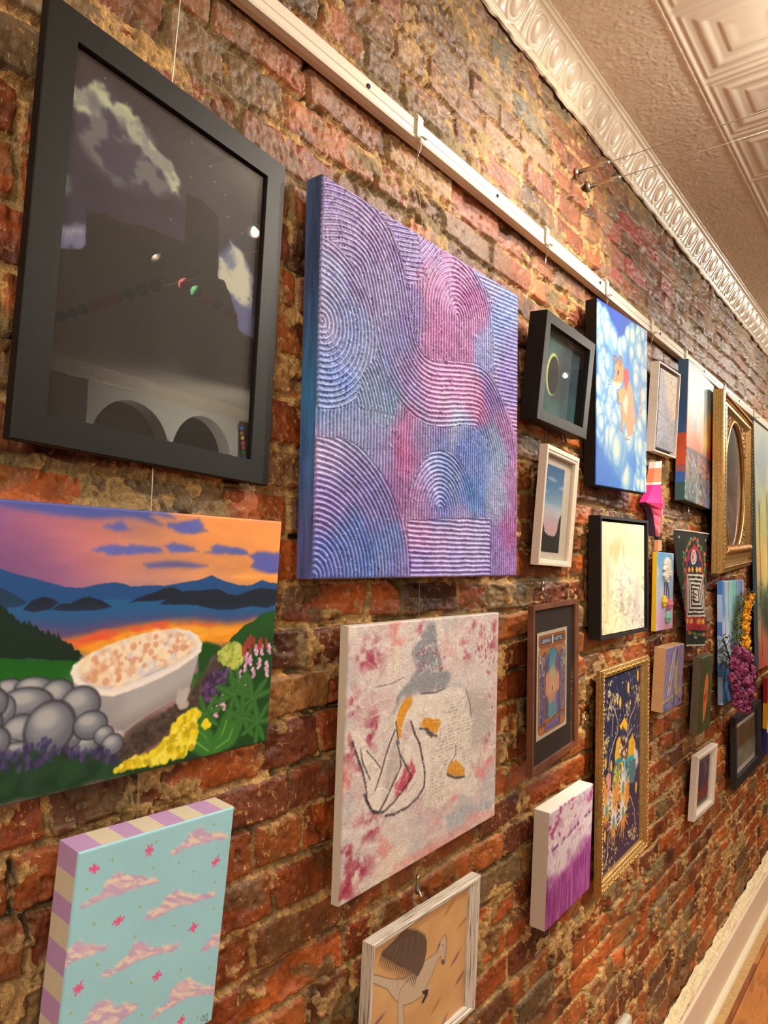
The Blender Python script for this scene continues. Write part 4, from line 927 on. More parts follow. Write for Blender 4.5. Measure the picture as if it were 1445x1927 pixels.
    for q, wd in (([(0.263, 0.430), (0.231, 0.483), (0.209, 0.531), (0.188, 0.584), (0.163, 0.635)], .005), ([(0.274, 0.473), (0.297, 0.539), (0.304, 0.581), (0.257, 0.642), (0.221, 0.691), (0.185, 0.725)], .005), ([(0.036, 0.426), (0.064, 0.488), (0.092, 0.546), (0.112, 0.608), (0.119, 0.660), (0.148, 0.707), (0.185, 0.729)], .006),
                  ([(0.080, 0.467), (0.091, 0.514), (0.134, 0.588)], .004), ([(0.105, 0.637), (0.129, 0.682), (0.157, 0.720), (0.204, 0.731)], .006), ([(0.204, 0.735), (0.270, 0.712), (0.328, 0.676), (0.368, 0.639), (0.335, 0.589), (0.302, 0.540)], .005),
                  ([(0.358, 0.415), (0.382, 0.469), (0.416, 0.518), (0.436, 0.586), (0.455, 0.648), (0.452, 0.704), (0.415, 0.735), (0.352, 0.758), (0.272, 0.760), (0.224, 0.751)], .0065), ([(0.414, 0.454), (0.458, 0.467), (0.505, 0.502), (0.529, 0.511)], .006), ([(0.459, 0.478), (0.494, 0.507)], .005),
                  ([(0.608, 0.696), (0.671, 0.728), (0.736, 0.738)], .006), ([(0.266, 0.397), (0.278, 0.453), (0.290, 0.490)], .004), ([(0.734, 0.341), (0.770, 0.417), (0.780, 0.482)], .003), ([(0.418, 0.310), (0.509, 0.321), (0.580, 0.313)], .003),
                  ([(0.111, 0.475), (0.158, 0.524), (0.187, 0.558)], .003), ([(0.666, 0.582), (0.667, 0.621), (0.631, 0.650)], .003), ([(0.145, 0.243), (0.230, 0.243), (0.309, 0.227)], .0015)):
        a.line(q, wd * .72, ch, .85, .5, rough=.35)
    # torn printed paper over the back: rows of tiny marks
    q = [(0.582, 0.355), (0.735, 0.380), (0.774, 0.513), (0.789, 0.705), (0.720, 0.657), (0.666, 0.582), (0.618, 0.631), (0.588, 0.802), (0.483, 0.784), (0.499, 0.631), (0.541, 0.517)]
    rows = sstep(.1, .5, np.sin(a.T * 420)) * sstep(.0, .35, a.n(150, 60, 51, 2))
    a.blend(a.polymask(q, .01, 20, 3, .01) * rows, (136, 122, 116), .6)
    a.dabs([(0.670, 0.044), (0.966, 0.064), (0.995, 0.841), (0.925, 0.576), (0.931, 0.329)], 90, .003, .010, [(160, 30, 62), (176, 50, 80)], .8, .4, 1.4)
    # scratches and peeled ridges
    for i in range(620):
        x, y = a.rng.random(), a.rng.random(); an = a.rng.uniform(-1.2, 1.2) - .5; L = a.rng.uniform(.015, .08)
        a.line([(x, y), (x + L * math.cos(an), y + L * math.sin(an))], a.rng.choice((.0012, .0018, .003)), a.rng.choice([(246, 240, 232), (240, 232, 224), (196, 176, 178), (176, 150, 156)]), .45)
    a.vary(.05, 60, 60, 5)
    return a

def art_horse(w, h):
    a = Art(w, h, 420, (255, 206, 146))
    a.vary(.06, 7, 7, 3)
    for c, ang in zip([(0.776, 0.088), (0.943, 0.288), (0.880, 0.542), (0.674, 0.803), (0.768, 0.987), (0.947, 0.735), (0.099, 0.556), (0.219, 0.857)], (-.5, -.3, -.5, -.5, -.6, -.4, -.3, 0)):
        a.ell(c, .055, .012, a.rng.choice([(190, 110, 110), (150, 90, 130), (196, 150, 80)]), ang, .6, .75)
    wht, ink = (240, 222, 198), (96, 84, 74)
    neck = [(0.509, 0.380), (0.547, 0.372), (0.668, 0.380), (0.694, 0.305), (0.745, 0.286), (0.766, 0.343), (0.765, 0.433), (0.759, 0.505), (0.734, 0.514), (0.710, 0.463), (0.702, 0.429), (0.662, 0.451), (0.617, 0.528), (0.561, 0.582), (0.526, 0.633), (0.412, 0.619), (0.329, 0.588), (0.410, 1.125), (0.318, 1.059), (0.273, 0.533), (0.206, 0.438), (0.168, 0.375), (0.080, 0.296), (0.021, 0.241), (0.010, 0.202), (0.050, 0.206), (0.093, 0.238), (0.145, 0.281), (0.234, 0.344), (0.324, 0.386), (0.397, 0.387)]
    a.poly(neck, wht, 1, .001, 20, 3)
    a.poly([(0.541, 0.570), (0.622, 0.611), (0.604, 0.644), (0.577, 0.678), (0.530, 0.699), (0.519, 0.671), (0.556, 0.651), (0.584, 0.632), (0.524, 0.603)], wht, 1)
    a.poly([(0.519, 0.593), (0.587, 0.619), (0.576, 0.663), (0.530, 0.699), (0.517, 0.677), (0.549, 0.640), (0.521, 0.612)], (52, 46, 44), 1)
    a.line(neck + neck[:1], .0018, ink, .8)
    a.line([(0.273, 0.533), (0.293, 0.450), (0.363, 0.423)], .002, ink, .7)
    a.line([(0.265, 0.420), (0.271, 0.383), (0.251, 0.343)], .0016, ink, .6)
    hair = [(0.327, 0.025), (0.433, 0.087), (0.515, 0.166), (0.542, 0.224), (0.544, 0.312), (0.528, 0.376), (0.511, 0.410), (0.467, 0.455), (0.416, 0.398), (0.357, 0.343), (0.282, 0.279), (0.225, 0.220), (0.153, 0.152), (0.108, 0.107), (0.101, 0.076), (0.147, 0.068), (0.197, 0.054), (0.248, 0.040), (0.282, 0.023)]
    a.poly(hair, (112, 100, 92), 1, .003, 30, 3)
    for i in range(90):
        t = i / 90
        x0 = hair[0][0] + (t - .35) * .28; y0 = hair[0][1] + .04 + a.rng.random() * .05
        an = 2.2 - t * .75
        L = a.rng.uniform(.05, .13)
        q = (x0 + math.cos(an) * L, y0 + math.sin(an) * L / a.asp)
        if a.inpoly((x0, y0), hair): a.line([(x0, y0), q], .0016, a.rng.choice([(70, 60, 58), (150, 138, 126), (90, 80, 74)]), .55)
    zz = [(0.102, 0.090), (0.170, 0.162), (0.244, 0.237), (0.319, 0.311), (0.397, 0.384), (0.467, 0.458)]
    for i in range(22):
        t = i / 22; k = min(4, int(t * 5)); f = t * 5 - k
        x = zz[k][0] * (1 - f) + zz[k + 1][0] * f; y = zz[k][1] * (1 - f) + zz[k + 1][1] * f
        a.line([(x, y), (x - .026, y + .07)], .0065, (88, 78, 72), .95, .4, taper=True)
    a.poly([(0.326, 0.018), (0.412, 0.062), (0.514, 0.150), (0.543, 0.210), (0.532, 0.189), (0.433, 0.094), (0.337, 0.037)], (214, 176, 130), .9)
    a.line([(0.758, 0.316), (0.752, 0.396), (0.749, 0.485)], .0016, ink, .8); a.ell([(0.722, 0.353)][0], .006, .004, (40, 34, 34))
    a.poly([(0.715, 0.466), (0.740, 0.474), (0.755, 0.506), (0.739, 0.518), (0.717, 0.497)], (90, 76, 70), .8, soft=.004)
    a.poly([(0.643, 0.366), (0.696, 0.336), (0.684, 0.314)], (104, 92, 86), .8)
    return a

def art_eclipse(w, h):
    a = Art(w, h, 220, (60, 92, 98))
    a.img = a.field(rep([(0.108, 0.087), (0.370, 0.208), (0.756, 0.206), (0.938, 0.405), (0.105, 0.643), (0.373, 0.807), (0.760, 0.834), (0.116, 0.931), (0.560, 0.513), (0.995, 0.908)], [(74, 112, 112), (66, 104, 108), (52, 72, 84), (48, 68, 80), (70, 110, 108), (62, 98, 98), (56, 88, 94), (58, 96, 104), (44, 66, 76), (62, 96, 104)]), .1)
    c = [(0.368, 0.490)][0]
    for i in range(260):
        an = a.rng.uniform(-2.2, -.9) if i % 2 else a.rng.uniform(.6, 2.1)
        L0, L1 = a.rng.uniform(.15, .5), a.rng.uniform(.5, 1.3)
        p0 = (c[0] + math.cos(an) * L0 * .45, c[1] + math.sin(an) * L0); p1 = (c[0] + math.cos(an + .1) * L1 * .45, c[1] + math.sin(an + .1) * L1)
        a.line([p0, p1], .0045, a.rng.choice([(120, 164, 140), (96, 140, 128), (70, 110, 116), (40, 62, 74)]), .28, .6)
    a.ell((c[0] + .13, c[1] + .02), .27, .27, (52, 60, 68), 0, .3, .6)
    a.ell((c[0] - .006, c[1] - .003), .146, .210, (206, 216, 140), 0, .05)
    a.ell((c[0] + .012, c[1] + .004), .128, .190, (36, 36, 38), 0, .04)
    for p in [(0.182, 0.856), (0.892, 0.944), (0.851, 0.265)]: a.ell(p, .006, .006, (220, 226, 220))
    return a

def cumulus(a, c, r, seed, asp=1.0):
    rg = random.Random(seed)
    for k in range(4):
        p = (c[0] + rg.uniform(-.5, .5) * r, c[1] + rg.uniform(-.4, .4) * r / a.asp * asp)
        rr = r * rg.uniform(.55, .9)
        a.ell(p, rr, rr * asp, (84, 150, 216), 0, .14, .7)
        a.ell((p[0] - rr * .1, p[1] - rr * .22 / a.asp), rr * .78, rr * .75 * asp, (150, 198, 226), 0, .12, .85)
        a.ell((p[0] - rr * .15, p[1] - rr * .3 / a.asp), rr * .5, rr * .5 * asp, (222, 230, 214), 0, .4, .85)

def art_mouse(w, h):
    a = Art(w, h, 300, (44, 120, 214))
    a.img = a.field(rep([(0.133, 0.037), (0.512, 0.021), (0.825, 0.016), (0.142, 0.373), (0.330, 0.513), (0.830, 0.213), (0.838, 0.512), (0.150, 0.643), (0.067, 0.811), (0.951, 0.620), (0.335, 0.679)], [(44, 84, 190), (48, 88, 196), (60, 112, 214), (56, 130, 214), (62, 146, 222), (60, 140, 220), (66, 130, 220), (52, 128, 216), (40, 100, 200), (60, 132, 220), (70, 150, 226)]), .14, .03)
    a.vary(.07, 14, 20, 4)
    i = 0
    for c, r in rep([(0.063, 0.078), (0.118, 0.121), (0.084, 0.198), (0.208, 0.132), (0.246, 0.170), (0.303, 0.205), (0.085, 0.241), (0.636, 0.103), (0.576, 0.159), (0.699, 0.127), (0.477, 0.210), (0.850, 0.114), (0.937, 0.051), (0.808, 0.181), (0.940, 0.172), (0.681, 0.213), (0.105, 0.324), (0.125, 0.375), (0.214, 0.340), (0.075, 0.479), (0.144, 0.437), (0.256, 0.522), (0.330, 0.502), (0.202, 0.577), (0.834, 0.380), (0.924, 0.429), (0.789, 0.315), (0.944, 0.318), (0.883, 0.555), (0.948, 0.511), (0.114, 0.635), (0.060, 0.598), (0.628, 0.605), (0.448, 0.600), (0.296, 0.649), (0.819, 0.633), (0.692, 0.680), (0.262, 0.763), (0.433, 0.782), (0.632, 0.755), (0.800, 0.723), (0.932, 0.767), (0.956, 0.837), (0.871, 0.962), (0.961, 1.018), (0.807, 1.013), (0.117, 0.743), (0.063, 0.694)],
                     (.10, .12, .10, .10, .12, .09, .09, .10, .12, .10, .11, .12, .09, .11, .1, .1, .10, .11, .09, .09, .08, .10, .09, .09, .12, .1, .1, .1, .1, .09, .1, .08, .12, .11, .1, .11, .12, .13, .13, .13, .12, .09, .09, .11, .1, .1, .08, .08)):
        i += 1; cumulus(a, c, r, i, 1.25)
    a.poly([(-0.004, 0.844), (0.232, 0.857), (0.441, 0.854), (0.616, 0.785), (0.803, 0.790), (0.976, 0.851), (0.530, 0.899), (0.445, 1.010), (0.001, 1.001)], (46, 122, 222), .75, .01, 14, 4, .05)
    for c, r in rep([(0.575, 0.928), (0.621, 0.976), (0.807, 0.941), (0.828, 0.828), (0.899, 0.763), (0.951, 0.873), (0.332, 0.757), (0.439, 0.786), (0.953, 0.953)], (.12, .13, .1, .09, .09, .09, .13, .13, .09)): i += 1; cumulus(a, c, r, i, 1.4)
    fur, dk = (206, 150, 96), (120, 80, 60)
    a.line([(0.732, 0.594), (0.817, 0.544), (0.870, 0.496), (0.862, 0.425), (0.845, 0.367)], .010, (190, 130, 90), 1)
    bodyp = [(0.444, 0.442), (0.541, 0.384), (0.622, 0.361), (0.686, 0.411), (0.719, 0.501), (0.732, 0.582), (0.713, 0.643), (0.651, 0.684), (0.590, 0.683), (0.548, 0.630), (0.507, 0.606), (0.479, 0.665), (0.450, 0.674), (0.458, 0.599), (0.446, 0.533)]
    a.poly(bodyp, fur, 1, .004, 30, 3)
    a.poly([(0.484, 0.494), (0.563, 0.439), (0.594, 0.481), (0.566, 0.559), (0.516, 0.559)], (240, 226, 204), .85, .01, 20, 3, .02)
    a.poly([(0.367, 0.463), (0.443, 0.431), (0.493, 0.436), (0.465, 0.508), (0.407, 0.515)], (226, 158, 84), 1, .004, 30, 3)
    a.poly([(0.499, 0.310), (0.580, 0.298), (0.611, 0.328), (0.602, 0.370), (0.543, 0.435), (0.512, 0.399), (0.481, 0.358)], (206, 40, 46), 1, .004, 30, 3)
    a.poly([(0.325, 0.318), (0.362, 0.285), (0.439, 0.262), (0.489, 0.283), (0.501, 0.355), (0.462, 0.406), (0.366, 0.441), (0.300, 0.428), (0.281, 0.408), (0.326, 0.363)], (214, 148, 84), 1, .004, 30, 3)
    a.poly([(0.299, 0.405), (0.346, 0.405), (0.462, 0.400), (0.405, 0.436), (0.338, 0.445), (0.290, 0.432)], (240, 226, 206), .9, .004, 30, 3, .01)
    for q in ([(0.305, 0.263), (0.342, 0.260), (0.362, 0.285), (0.334, 0.300), (0.309, 0.287)], [(0.419, 0.245), (0.454, 0.248), (0.459, 0.281), (0.430, 0.303), (0.410, 0.277)]): a.poly(q, (170, 120, 90), 1); a.line(q + q[:1], .006, dk, .9)
    a.ell([(0.393, 0.345)][0], .018, .02, (40, 26, 22)); a.ell([(0.287, 0.424)][0], .014, .012, (200, 120, 110))
    a.dabs(bodyp, 240, .004, .012, [(170, 110, 70), (226, 176, 120), (140, 90, 60)], .5, .25, 1.4)
    for q in ([(0.362, 0.285), (0.440, 0.313), (0.481, 0.358)], [(0.326, 0.346), (0.384, 0.366), (0.346, 0.399)], [(0.446, 0.516), (0.477, 0.597), (0.450, 0.668)], [(0.590, 0.683), (0.550, 0.710), (0.631, 0.703)], [(0.450, 0.668), (0.509, 0.674)]): a.line(q, .005, dk, .7)
    a.img *= .88
    for q in ([(0.299, 0.417), (0.197, 0.397)], [(0.300, 0.422), (0.189, 0.426)], [(0.300, 0.428), (0.217, 0.444)]): a.line(q, .0025, (250, 250, 250), .9)
    a.poly([(0.367, 0.458), (0.405, 0.459), (0.417, 0.519), (0.378, 0.529)], (60, 90, 110), .8, .01, 40, 3)
    return a

def art_dusk(w, h):
    a = Art(w, h, 170, (70, 120, 165))
    t = (a.T + a.S * .04)[..., None]
    stops = [(0, (58, 106, 158)), (.25, (84, 134, 180)), (.45, (140, 176, 206)), (.52, (196, 204, 220)), (.62, (206, 188, 204)), (.75, (222, 180, 190)), (1, (222, 178, 186))]
    xs = [s[0] for s in stops]
    a.img = np.concatenate([np.interp(t, xs, [s[1][k] / 255 for s in stops]) for k in range(3)], -1).astype(np.float32)
    a.blend(sstep(.2, .5, a.n(2.2, 9, 3, 4)) * (a.T < .6), (214, 222, 232), .5)
    a.poly([(-0.191, 0.475), (0.021, 0.508), (0.074, 0.578), (0.144, 0.611), (0.193, 0.682), (0.255, 0.765), (0.352, 0.785), (0.462, 0.811), (0.671, 0.815), (0.782, 0.797), (0.837, 0.749), (0.888, 0.656), (0.918, 0.575), (1.019, 0.542), (1.283, 1.005), (-0.007, 1.018)], (38, 44, 40), 1, .008, 30, 3)
    a.dabs([(-0.008, 0.522), (0.148, 0.623), (0.255, 0.765), (0.205, 0.939), (0.046, 0.824)], 60, .02, .05, [(38, 44, 40)], 1, .3)
    a.dabs([(1.038, 0.515), (0.934, 0.627), (0.818, 0.776), (1.026, 0.909)], 60, .02, .05, [(38, 44, 40)], 1, .3)
    return a

def art_marble(w, h):
    a = Art(w, h, 260, (226, 214, 178))
    a.img = a.field(rep([(0.079, 0.040), (0.915, 0.042), (0.120, 0.262), (0.406, 0.208), (0.914, 0.250), (0.115, 0.507), (0.402, 0.509), (0.861, 0.513), (0.063, 0.804), (0.398, 0.815), (0.780, 0.775), (0.153, 0.958), (0.913, 0.962)], [(226, 220, 192), (226, 216, 190), (214, 204, 168), (216, 206, 172), (214, 202, 168), (228, 206, 160), (226, 218, 198), (232, 220, 192), (234, 212, 158), (226, 210, 172), (212, 200, 186), (232, 208, 166), (216, 204, 192)]), .12)
    f = a.n(3, 4, 7, 3)
    vein = np.abs(fbm(a.S * 5 + 1.8 * f, a.T * a.asp * 5 + 1.8 * a.n(3, 4, 17, 3), 9, 4))
    dens = sstep(.25, .75, a.T + .25 * a.n(2, 2, 27, 2) + .2 * (a.S - .5))
    a.blend(sstep(.10, .0, vein) * dens, (150, 138, 124), .7)
    a.blend(sstep(.4, .46, np.abs(vein - .3)) * 0 + sstep(.03, 0, np.abs(vein - .28)) * dens, (246, 238, 214), .6)
    for c, rx, ry, rt in zip([(0.238, 0.250), (0.333, 0.269), (0.406, 0.208), (0.504, 0.246), (0.161, 0.587), (0.807, 0.702), (0.474, 0.694)], (.03, .05, .03, .03, .03, .06, .05), (.05, .10, .07, .06, .2, .2, .12), (.3, 0, .3, -.3, 0, .2, 0)):
        a.ell(c, rx, ry, (206, 158, 84) if c[1] < .35 else (150, 146, 140), rt, .8, .45)
    a.blend(sstep(.5, .75, a.n(30, 30, 37, 3)) * (a.T > .5) * (a.S > .4), (130, 122, 114), .6)
    return a

def letters(a, text, x0, x1, y, hh, col, wd):
    G = {'J': [[(1, 0), (1, .8), (.5, 1), (0, .8)]], 'O': [[(0, .2), (.5, 0), (1, .2), (1, .8), (.5, 1), (0, .8), (0, .2)]], 'S': [[(1, .1), (.3, 0), (0, .3), (1, .65), (.7, 1), (0, .9)]],
         'H': [[(0, 0), (0, 1)], [(1, 0), (1, 1)], [(0, .5), (1, .5)]], 'U': [[(0, 0), (0, .8), (.5, 1), (1, .8), (1, 0)]], 'A': [[(0, 1), (.5, 0), (1, 1)], [(.2, .6), (.8, .6)]],
         'T': [[(0, 0), (1, 0)], [(.5, 0), (.5, 1)]], 'E': [[(1, 0), (0, 0), (0, 1), (1, 1)], [(0, .5), (.8, .5)]], 'L': [[(0, 0), (0, 1), (1, 1)]]}
    n = len(text); st = (x1 - x0) / n
    for i, ch in enumerate(text):
        for q in G[ch]:
            a.line([(x0 + st * (i + .2 + .55 * px), y + hh * py) for px, py in q], wd, col, .95)

def art_tarot(w, h):
    a = Art(w, h, 240, (206, 150, 96))
    K = (222, 208, 184)
    brown = (148, 84, 50)
    a.blend(np.ones_like(a.S), K)
    def rr(x0, y0, x1, y1, col, r=.05):
        q = []
        for cx_, cy_, a0 in ((x1 - r, y0 + r / a.asp, -90), (x1 - r, y1 - r / a.asp, 0), (x0 + r, y1 - r / a.asp, 90), (x0 + r, y0 + r / a.asp, 180)):
            for k in range(5): an = math.radians(a0 + 22.5 * k); q.append((cx_ + r * math.cos(an), cy_ + r / a.asp * math.sin(an)))
        a.poly(q, col)
    rr(.05, .035, .95, .15, brown); rr(.07, .045, .93, .14, (196, 112, 56)); rr(.11, .06, .89, .125, (72, 84, 112), .01)
    letters(a, 'JOSHUA', .14, .44, .078, .03, (230, 226, 214), .006); letters(a, 'HOTEL', .57, .86, .078, .03, (230, 226, 214), .006)
    a.ell((.5, .09), .03, .055, (232, 224, 196))
    rr(.05, .155, .95, .965, brown, .08); rr(.065, .162, .935, .958, (206, 140, 84), .07)
    a.poly([(.10, .22), (.24, .21), (.24, .9), (.10, .9)], (92, 104, 152)); a.poly([(.78, .21), (.91, .22), (.91, .88), (.78, .88)], (128, 124, 176))
    a.dabs([(.09, .21), (.25, .21), (.25, .42), (.09, .42)], 110, .012, .03, [(236, 224, 226), (70, 76, 100), (120, 140, 180), (214, 150, 130)], .9, .35)
    a.dabs([(.78, .2), (.93, .2), (.93, .4), (.78, .4)], 110, .012, .03, [(236, 224, 226), (70, 76, 100), (110, 170, 190), (214, 150, 150)], .9, .35)
    a.dabs([(.09, .45), (.25, .45), (.25, .88), (.09, .88)], 120, .01, .022, [(190, 190, 220), (70, 70, 110), (226, 150, 130), (130, 130, 176)], .7, .35, 1.5)
    a.dabs([(.78, .45), (.92, .45), (.92, .85), (.78, .85)], 90, .01, .022, [(200, 196, 226), (90, 80, 130)], .7, .35, 1.5)
    a.poly([(.27, .30), (.32, .23), (.42, .18), (.5, .165), (.58, .18), (.70, .23), (.75, .30), (.75, .84), (.27, .84)], (112, 118, 168))
    f = a.field([((.5, .2), (90, 160, 182)), ((.5, .3), (120, 176, 190)), ((.32, .3), (92, 108, 160)), ((.7, .35), (128, 108, 160)), ((.5, .42), (214, 196, 150)), ((.35, .5), (232, 170, 150)), ((.65, .5), (236, 180, 160)), ((.5, .55), (240, 196, 140)), ((.5, .68), (226, 160, 140)), ((.3, .75), (96, 112, 160)), ((.7, .72), (120, 120, 176)), ((.5, .8), (120, 176, 186))], .05, .02)
    m = a.polymask([(.28, .31), (.33, .24), (.42, .19), (.5, .175), (.58, .19), (.69, .24), (.74, .31), (.74, .83), (.28, .83)])
    a.blend(m, f)
    for r in (.03, .06, .09, .12):
        a.ell((.53, .775), r + .008, r * .8 + .008, (176, 214, 214), .1, .03, .8); a.ell((.53, .775), r, r * .8, (104, 160, 176), .1, .03, .8)
    for x in (.27, .755): a.line([(x, .2), (x, .95)], .012, (132, 72, 50))
    a.line([(.08, .885), (.27, .89), (.5, .865), (.755, .83), (.92, .84)], .012, (160, 92, 54))
    a.poly([(.29, .9), (.74, .86), (.74, .95), (.29, .95)], (124, 112, 176))
    for x in (.34, .42, .5, .58, .66): a.line([(x, .885), (x + .01, .91)], .008, (220, 206, 226), .8)
    a.ell((.5, .565), .012, .03, (70, 56, 90), 0, .3)
    return a

def art_gold(w, h):
    a = Art(w, h, 330, (44, 40, 62))
    a.img = a.field(rep([(0.109, 0.046), (0.580, 0.086), (0.875, 0.048), (0.444, 0.193), (0.088, 0.158), (0.806, 0.291), (0.118, 0.274), (0.447, 0.282), (0.885, 0.424)], [(30, 36, 62), (24, 28, 62), (52, 46, 62), (26, 34, 64), (26, 24, 52), (50, 48, 62), (30, 34, 66), (54, 48, 60), (60, 52, 84)]), .2)
    a.blend(sstep(.45, .75, a.T), (62, 42, 58), .8)
    a.dabs([(0, 0), (1, 0), (1, .5), (0, .5)], 240, .010, .03, [(84, 98, 150), (60, 72, 120), (28, 26, 40), (76, 64, 74), (100, 110, 140)], .55, .35, 1.3)
    a.dabs([(0, .5), (1, .5), (1, 1), (0, 1)], 170, .008, .024, [(84, 64, 82), (46, 34, 52), (100, 92, 130), (38, 34, 66)], .6, .3, 1.2)
    for q in ([(0.160, 0.045), (0.250, 0.029), (0.266, 0.118), (0.309, 0.209), (0.117, 0.245), (0.151, 0.135)], [(0.612, 0.180), (0.758, 0.181), (0.701, 0.265), (0.645, 0.334), (0.531, 0.321), (0.643, 0.258)], [(0.786, 0.104), (1.002, 0.122), (0.989, 0.248), (0.849, 0.202)], [(0.278, 0.084), (0.441, 0.122), (0.416, 0.176), (0.294, 0.155)], [(0.107, 0.315), (0.222, 0.314), (0.186, 0.395), (0.060, 0.379)], [(0.073, 0.872), (0.202, 0.814), (0.462, 0.948), (0.325, 1.027), (0.076, 0.934)], [(0.669, 0.891), (0.912, 0.899), (0.960, 0.977), (0.779, 0.956)]):
        a.dabs(q, 60, .008, .02, [(150, 124, 74), (206, 180, 120), (116, 92, 70), (226, 206, 160), (96, 84, 60)], .85, .5)
    for q in ([(0.255, 0.157), (0.335, 0.188), (0.391, 0.232), (0.433, 0.274), (0.407, 0.321), (0.315, 0.368), (0.277, 0.407)], [(0.910, 0.180), (0.850, 0.234), (0.746, 0.272), (0.703, 0.310), (0.661, 0.366), (0.592, 0.448)], [(0.792, 0.342), (0.704, 0.359), (0.647, 0.395)], [(0.310, 0.215), (0.298, 0.271), (0.287, 0.322)], [(0.321, 0.365), (0.245, 0.419), (0.218, 0.492)], [(0.750, 0.708), (0.864, 0.800), (0.889, 0.895)], [(0.005, 0.968), (0.151, 0.962), (0.206, 0.919), (0.221, 0.818)], [(0.612, 0.428), (0.560, 0.474)]):
        a.line(q, .0062, (178, 162, 132), .95)
    for c in [(0.076, 0.100), (0.478, 0.170), (0.679, 0.104), (0.934, 0.059)]: a.ell(c, .026, .05, (214, 168, 62), 0, .2)
    a.poly([(0.586, 0.258), (0.666, 0.306), (0.660, 0.336), (0.588, 0.322), (0.544, 0.293), (0.503, 0.318), (0.464, 0.290)], (224, 164, 34), 1, .004, 20, 3)
    a.poly([(0.357, 0.425), (0.396, 0.378), (0.449, 0.341), (0.504, 0.354), (0.492, 0.405), (0.535, 0.455), (0.652, 0.560), (0.374, 0.521)], (206, 156, 40), 1, .01, 20, 3)
    a.poly([(0.652, 0.560), (0.705, 0.402), (0.793, 0.376), (0.886, 0.439), (0.872, 0.499), (0.889, 0.579)], (204, 152, 36), 1, .01, 20, 3)
    a.dabs([(0.504, 0.354), (0.646, 0.364), (0.678, 0.474), (0.593, 0.507), (0.480, 0.448)], 80, .01, .02, [(96, 62, 52), (170, 130, 100), (60, 40, 40), (216, 190, 160)], .9)
    a.poly([(0.550, 0.491), (0.614, 0.491), (0.879, 0.508), (0.904, 0.576), (0.860, 0.653), (0.771, 0.644), (0.638, 0.597), (0.595, 0.568)], (74, 108, 112), 1, .006, 20, 3)
    a.poly([(0.385, 0.460), (0.487, 0.460), (0.561, 0.488), (0.467, 0.488), (0.385, 0.477)], (40, 134, 144), 1); a.line([(0.593, 0.497), (0.722, 0.501), (0.879, 0.508)], .018, (50, 144, 150))
    a.poly([(0.316, 0.493), (0.405, 0.475), (0.509, 0.503), (0.532, 0.559), (0.471, 0.612), (0.370, 0.613), (0.299, 0.577)], (84, 92, 70), 1, .006, 20, 3)
    a.dabs([(0.346, 0.489), (0.478, 0.507), (0.481, 0.604), (0.349, 0.576)], 26, .012, .025, [(196, 190, 70), (120, 124, 84)], .8)
    a.poly([(0.152, 0.513), (0.209, 0.500), (0.278, 0.522), (0.269, 0.559), (0.282, 0.634), (0.214, 0.623), (0.192, 0.552)], (196, 134, 120), 1, .006, 20, 3)
    a.line([(0.098, 0.555), (0.057, 0.478), (0.113, 0.473)], .008, (130, 170, 160), .8)
    for c, r, cc in rep2([(0.565, 0.635), (0.178, 0.684), (0.342, 0.669), (0.570, 0.768), (0.346, 0.777), (0.127, 0.593), (0.391, 0.643), (0.663, 0.685)], (.17, .13, .11, .16, .14, .10, .12, .1), (0, 0, 0, 0, 0, 1, 1, 1)):
        for k in range(18):
            an = k * 2 * math.pi / 18 + a.rng.uniform(-.1, .1); L = r * a.rng.uniform(.7, 1.1)
            e = (c[0] + math.cos(an) * L, c[1] + math.sin(an) * L / a.asp * 1.25)
            col = (228, 160, 66) if (cc or math.sin(an) > .35) else (232, 226, 206)
            a.line([c, e], .024, tuple(int(v * a.rng.uniform(.8, 1)) for v in col), .85, .5, taper=True)
        a.ell(c, .03, .05, (96, 132, 116) if not cc else (200, 120, 60), 0, .3)
    a.poly([(0.832, 0.437), (0.948, 0.498), (0.973, 0.567), (0.904, 0.576), (0.857, 0.514)], (224, 214, 206), .8, .02, 30, 3, .02)
    for c in [(0.149, 0.808), (0.907, 0.687), (0.149, 0.441), (0.276, 0.475)]: a.ell(c, .022, .045, (218, 168, 60), 0, .2)
    a.dabs([(0, 0), (1, 0), (1, 1), (0, 1)], 260, .006, .018, [(40, 34, 56), (52, 40, 56), (30, 34, 60), (96, 84, 84)], .45, .5)
    for c in a_scatter(a, 160): a.ell(c, .006, .010, a.rng.choice([(240, 226, 200), (200, 206, 230), (226, 180, 120)]), 0, .3, .8)
    return a

def rep2(pts, r, c): return list(zip(pts, r, c))
def a_scatter(a, n): return [(a.rng.random(), a.rng.random()) for _ in range(n)]

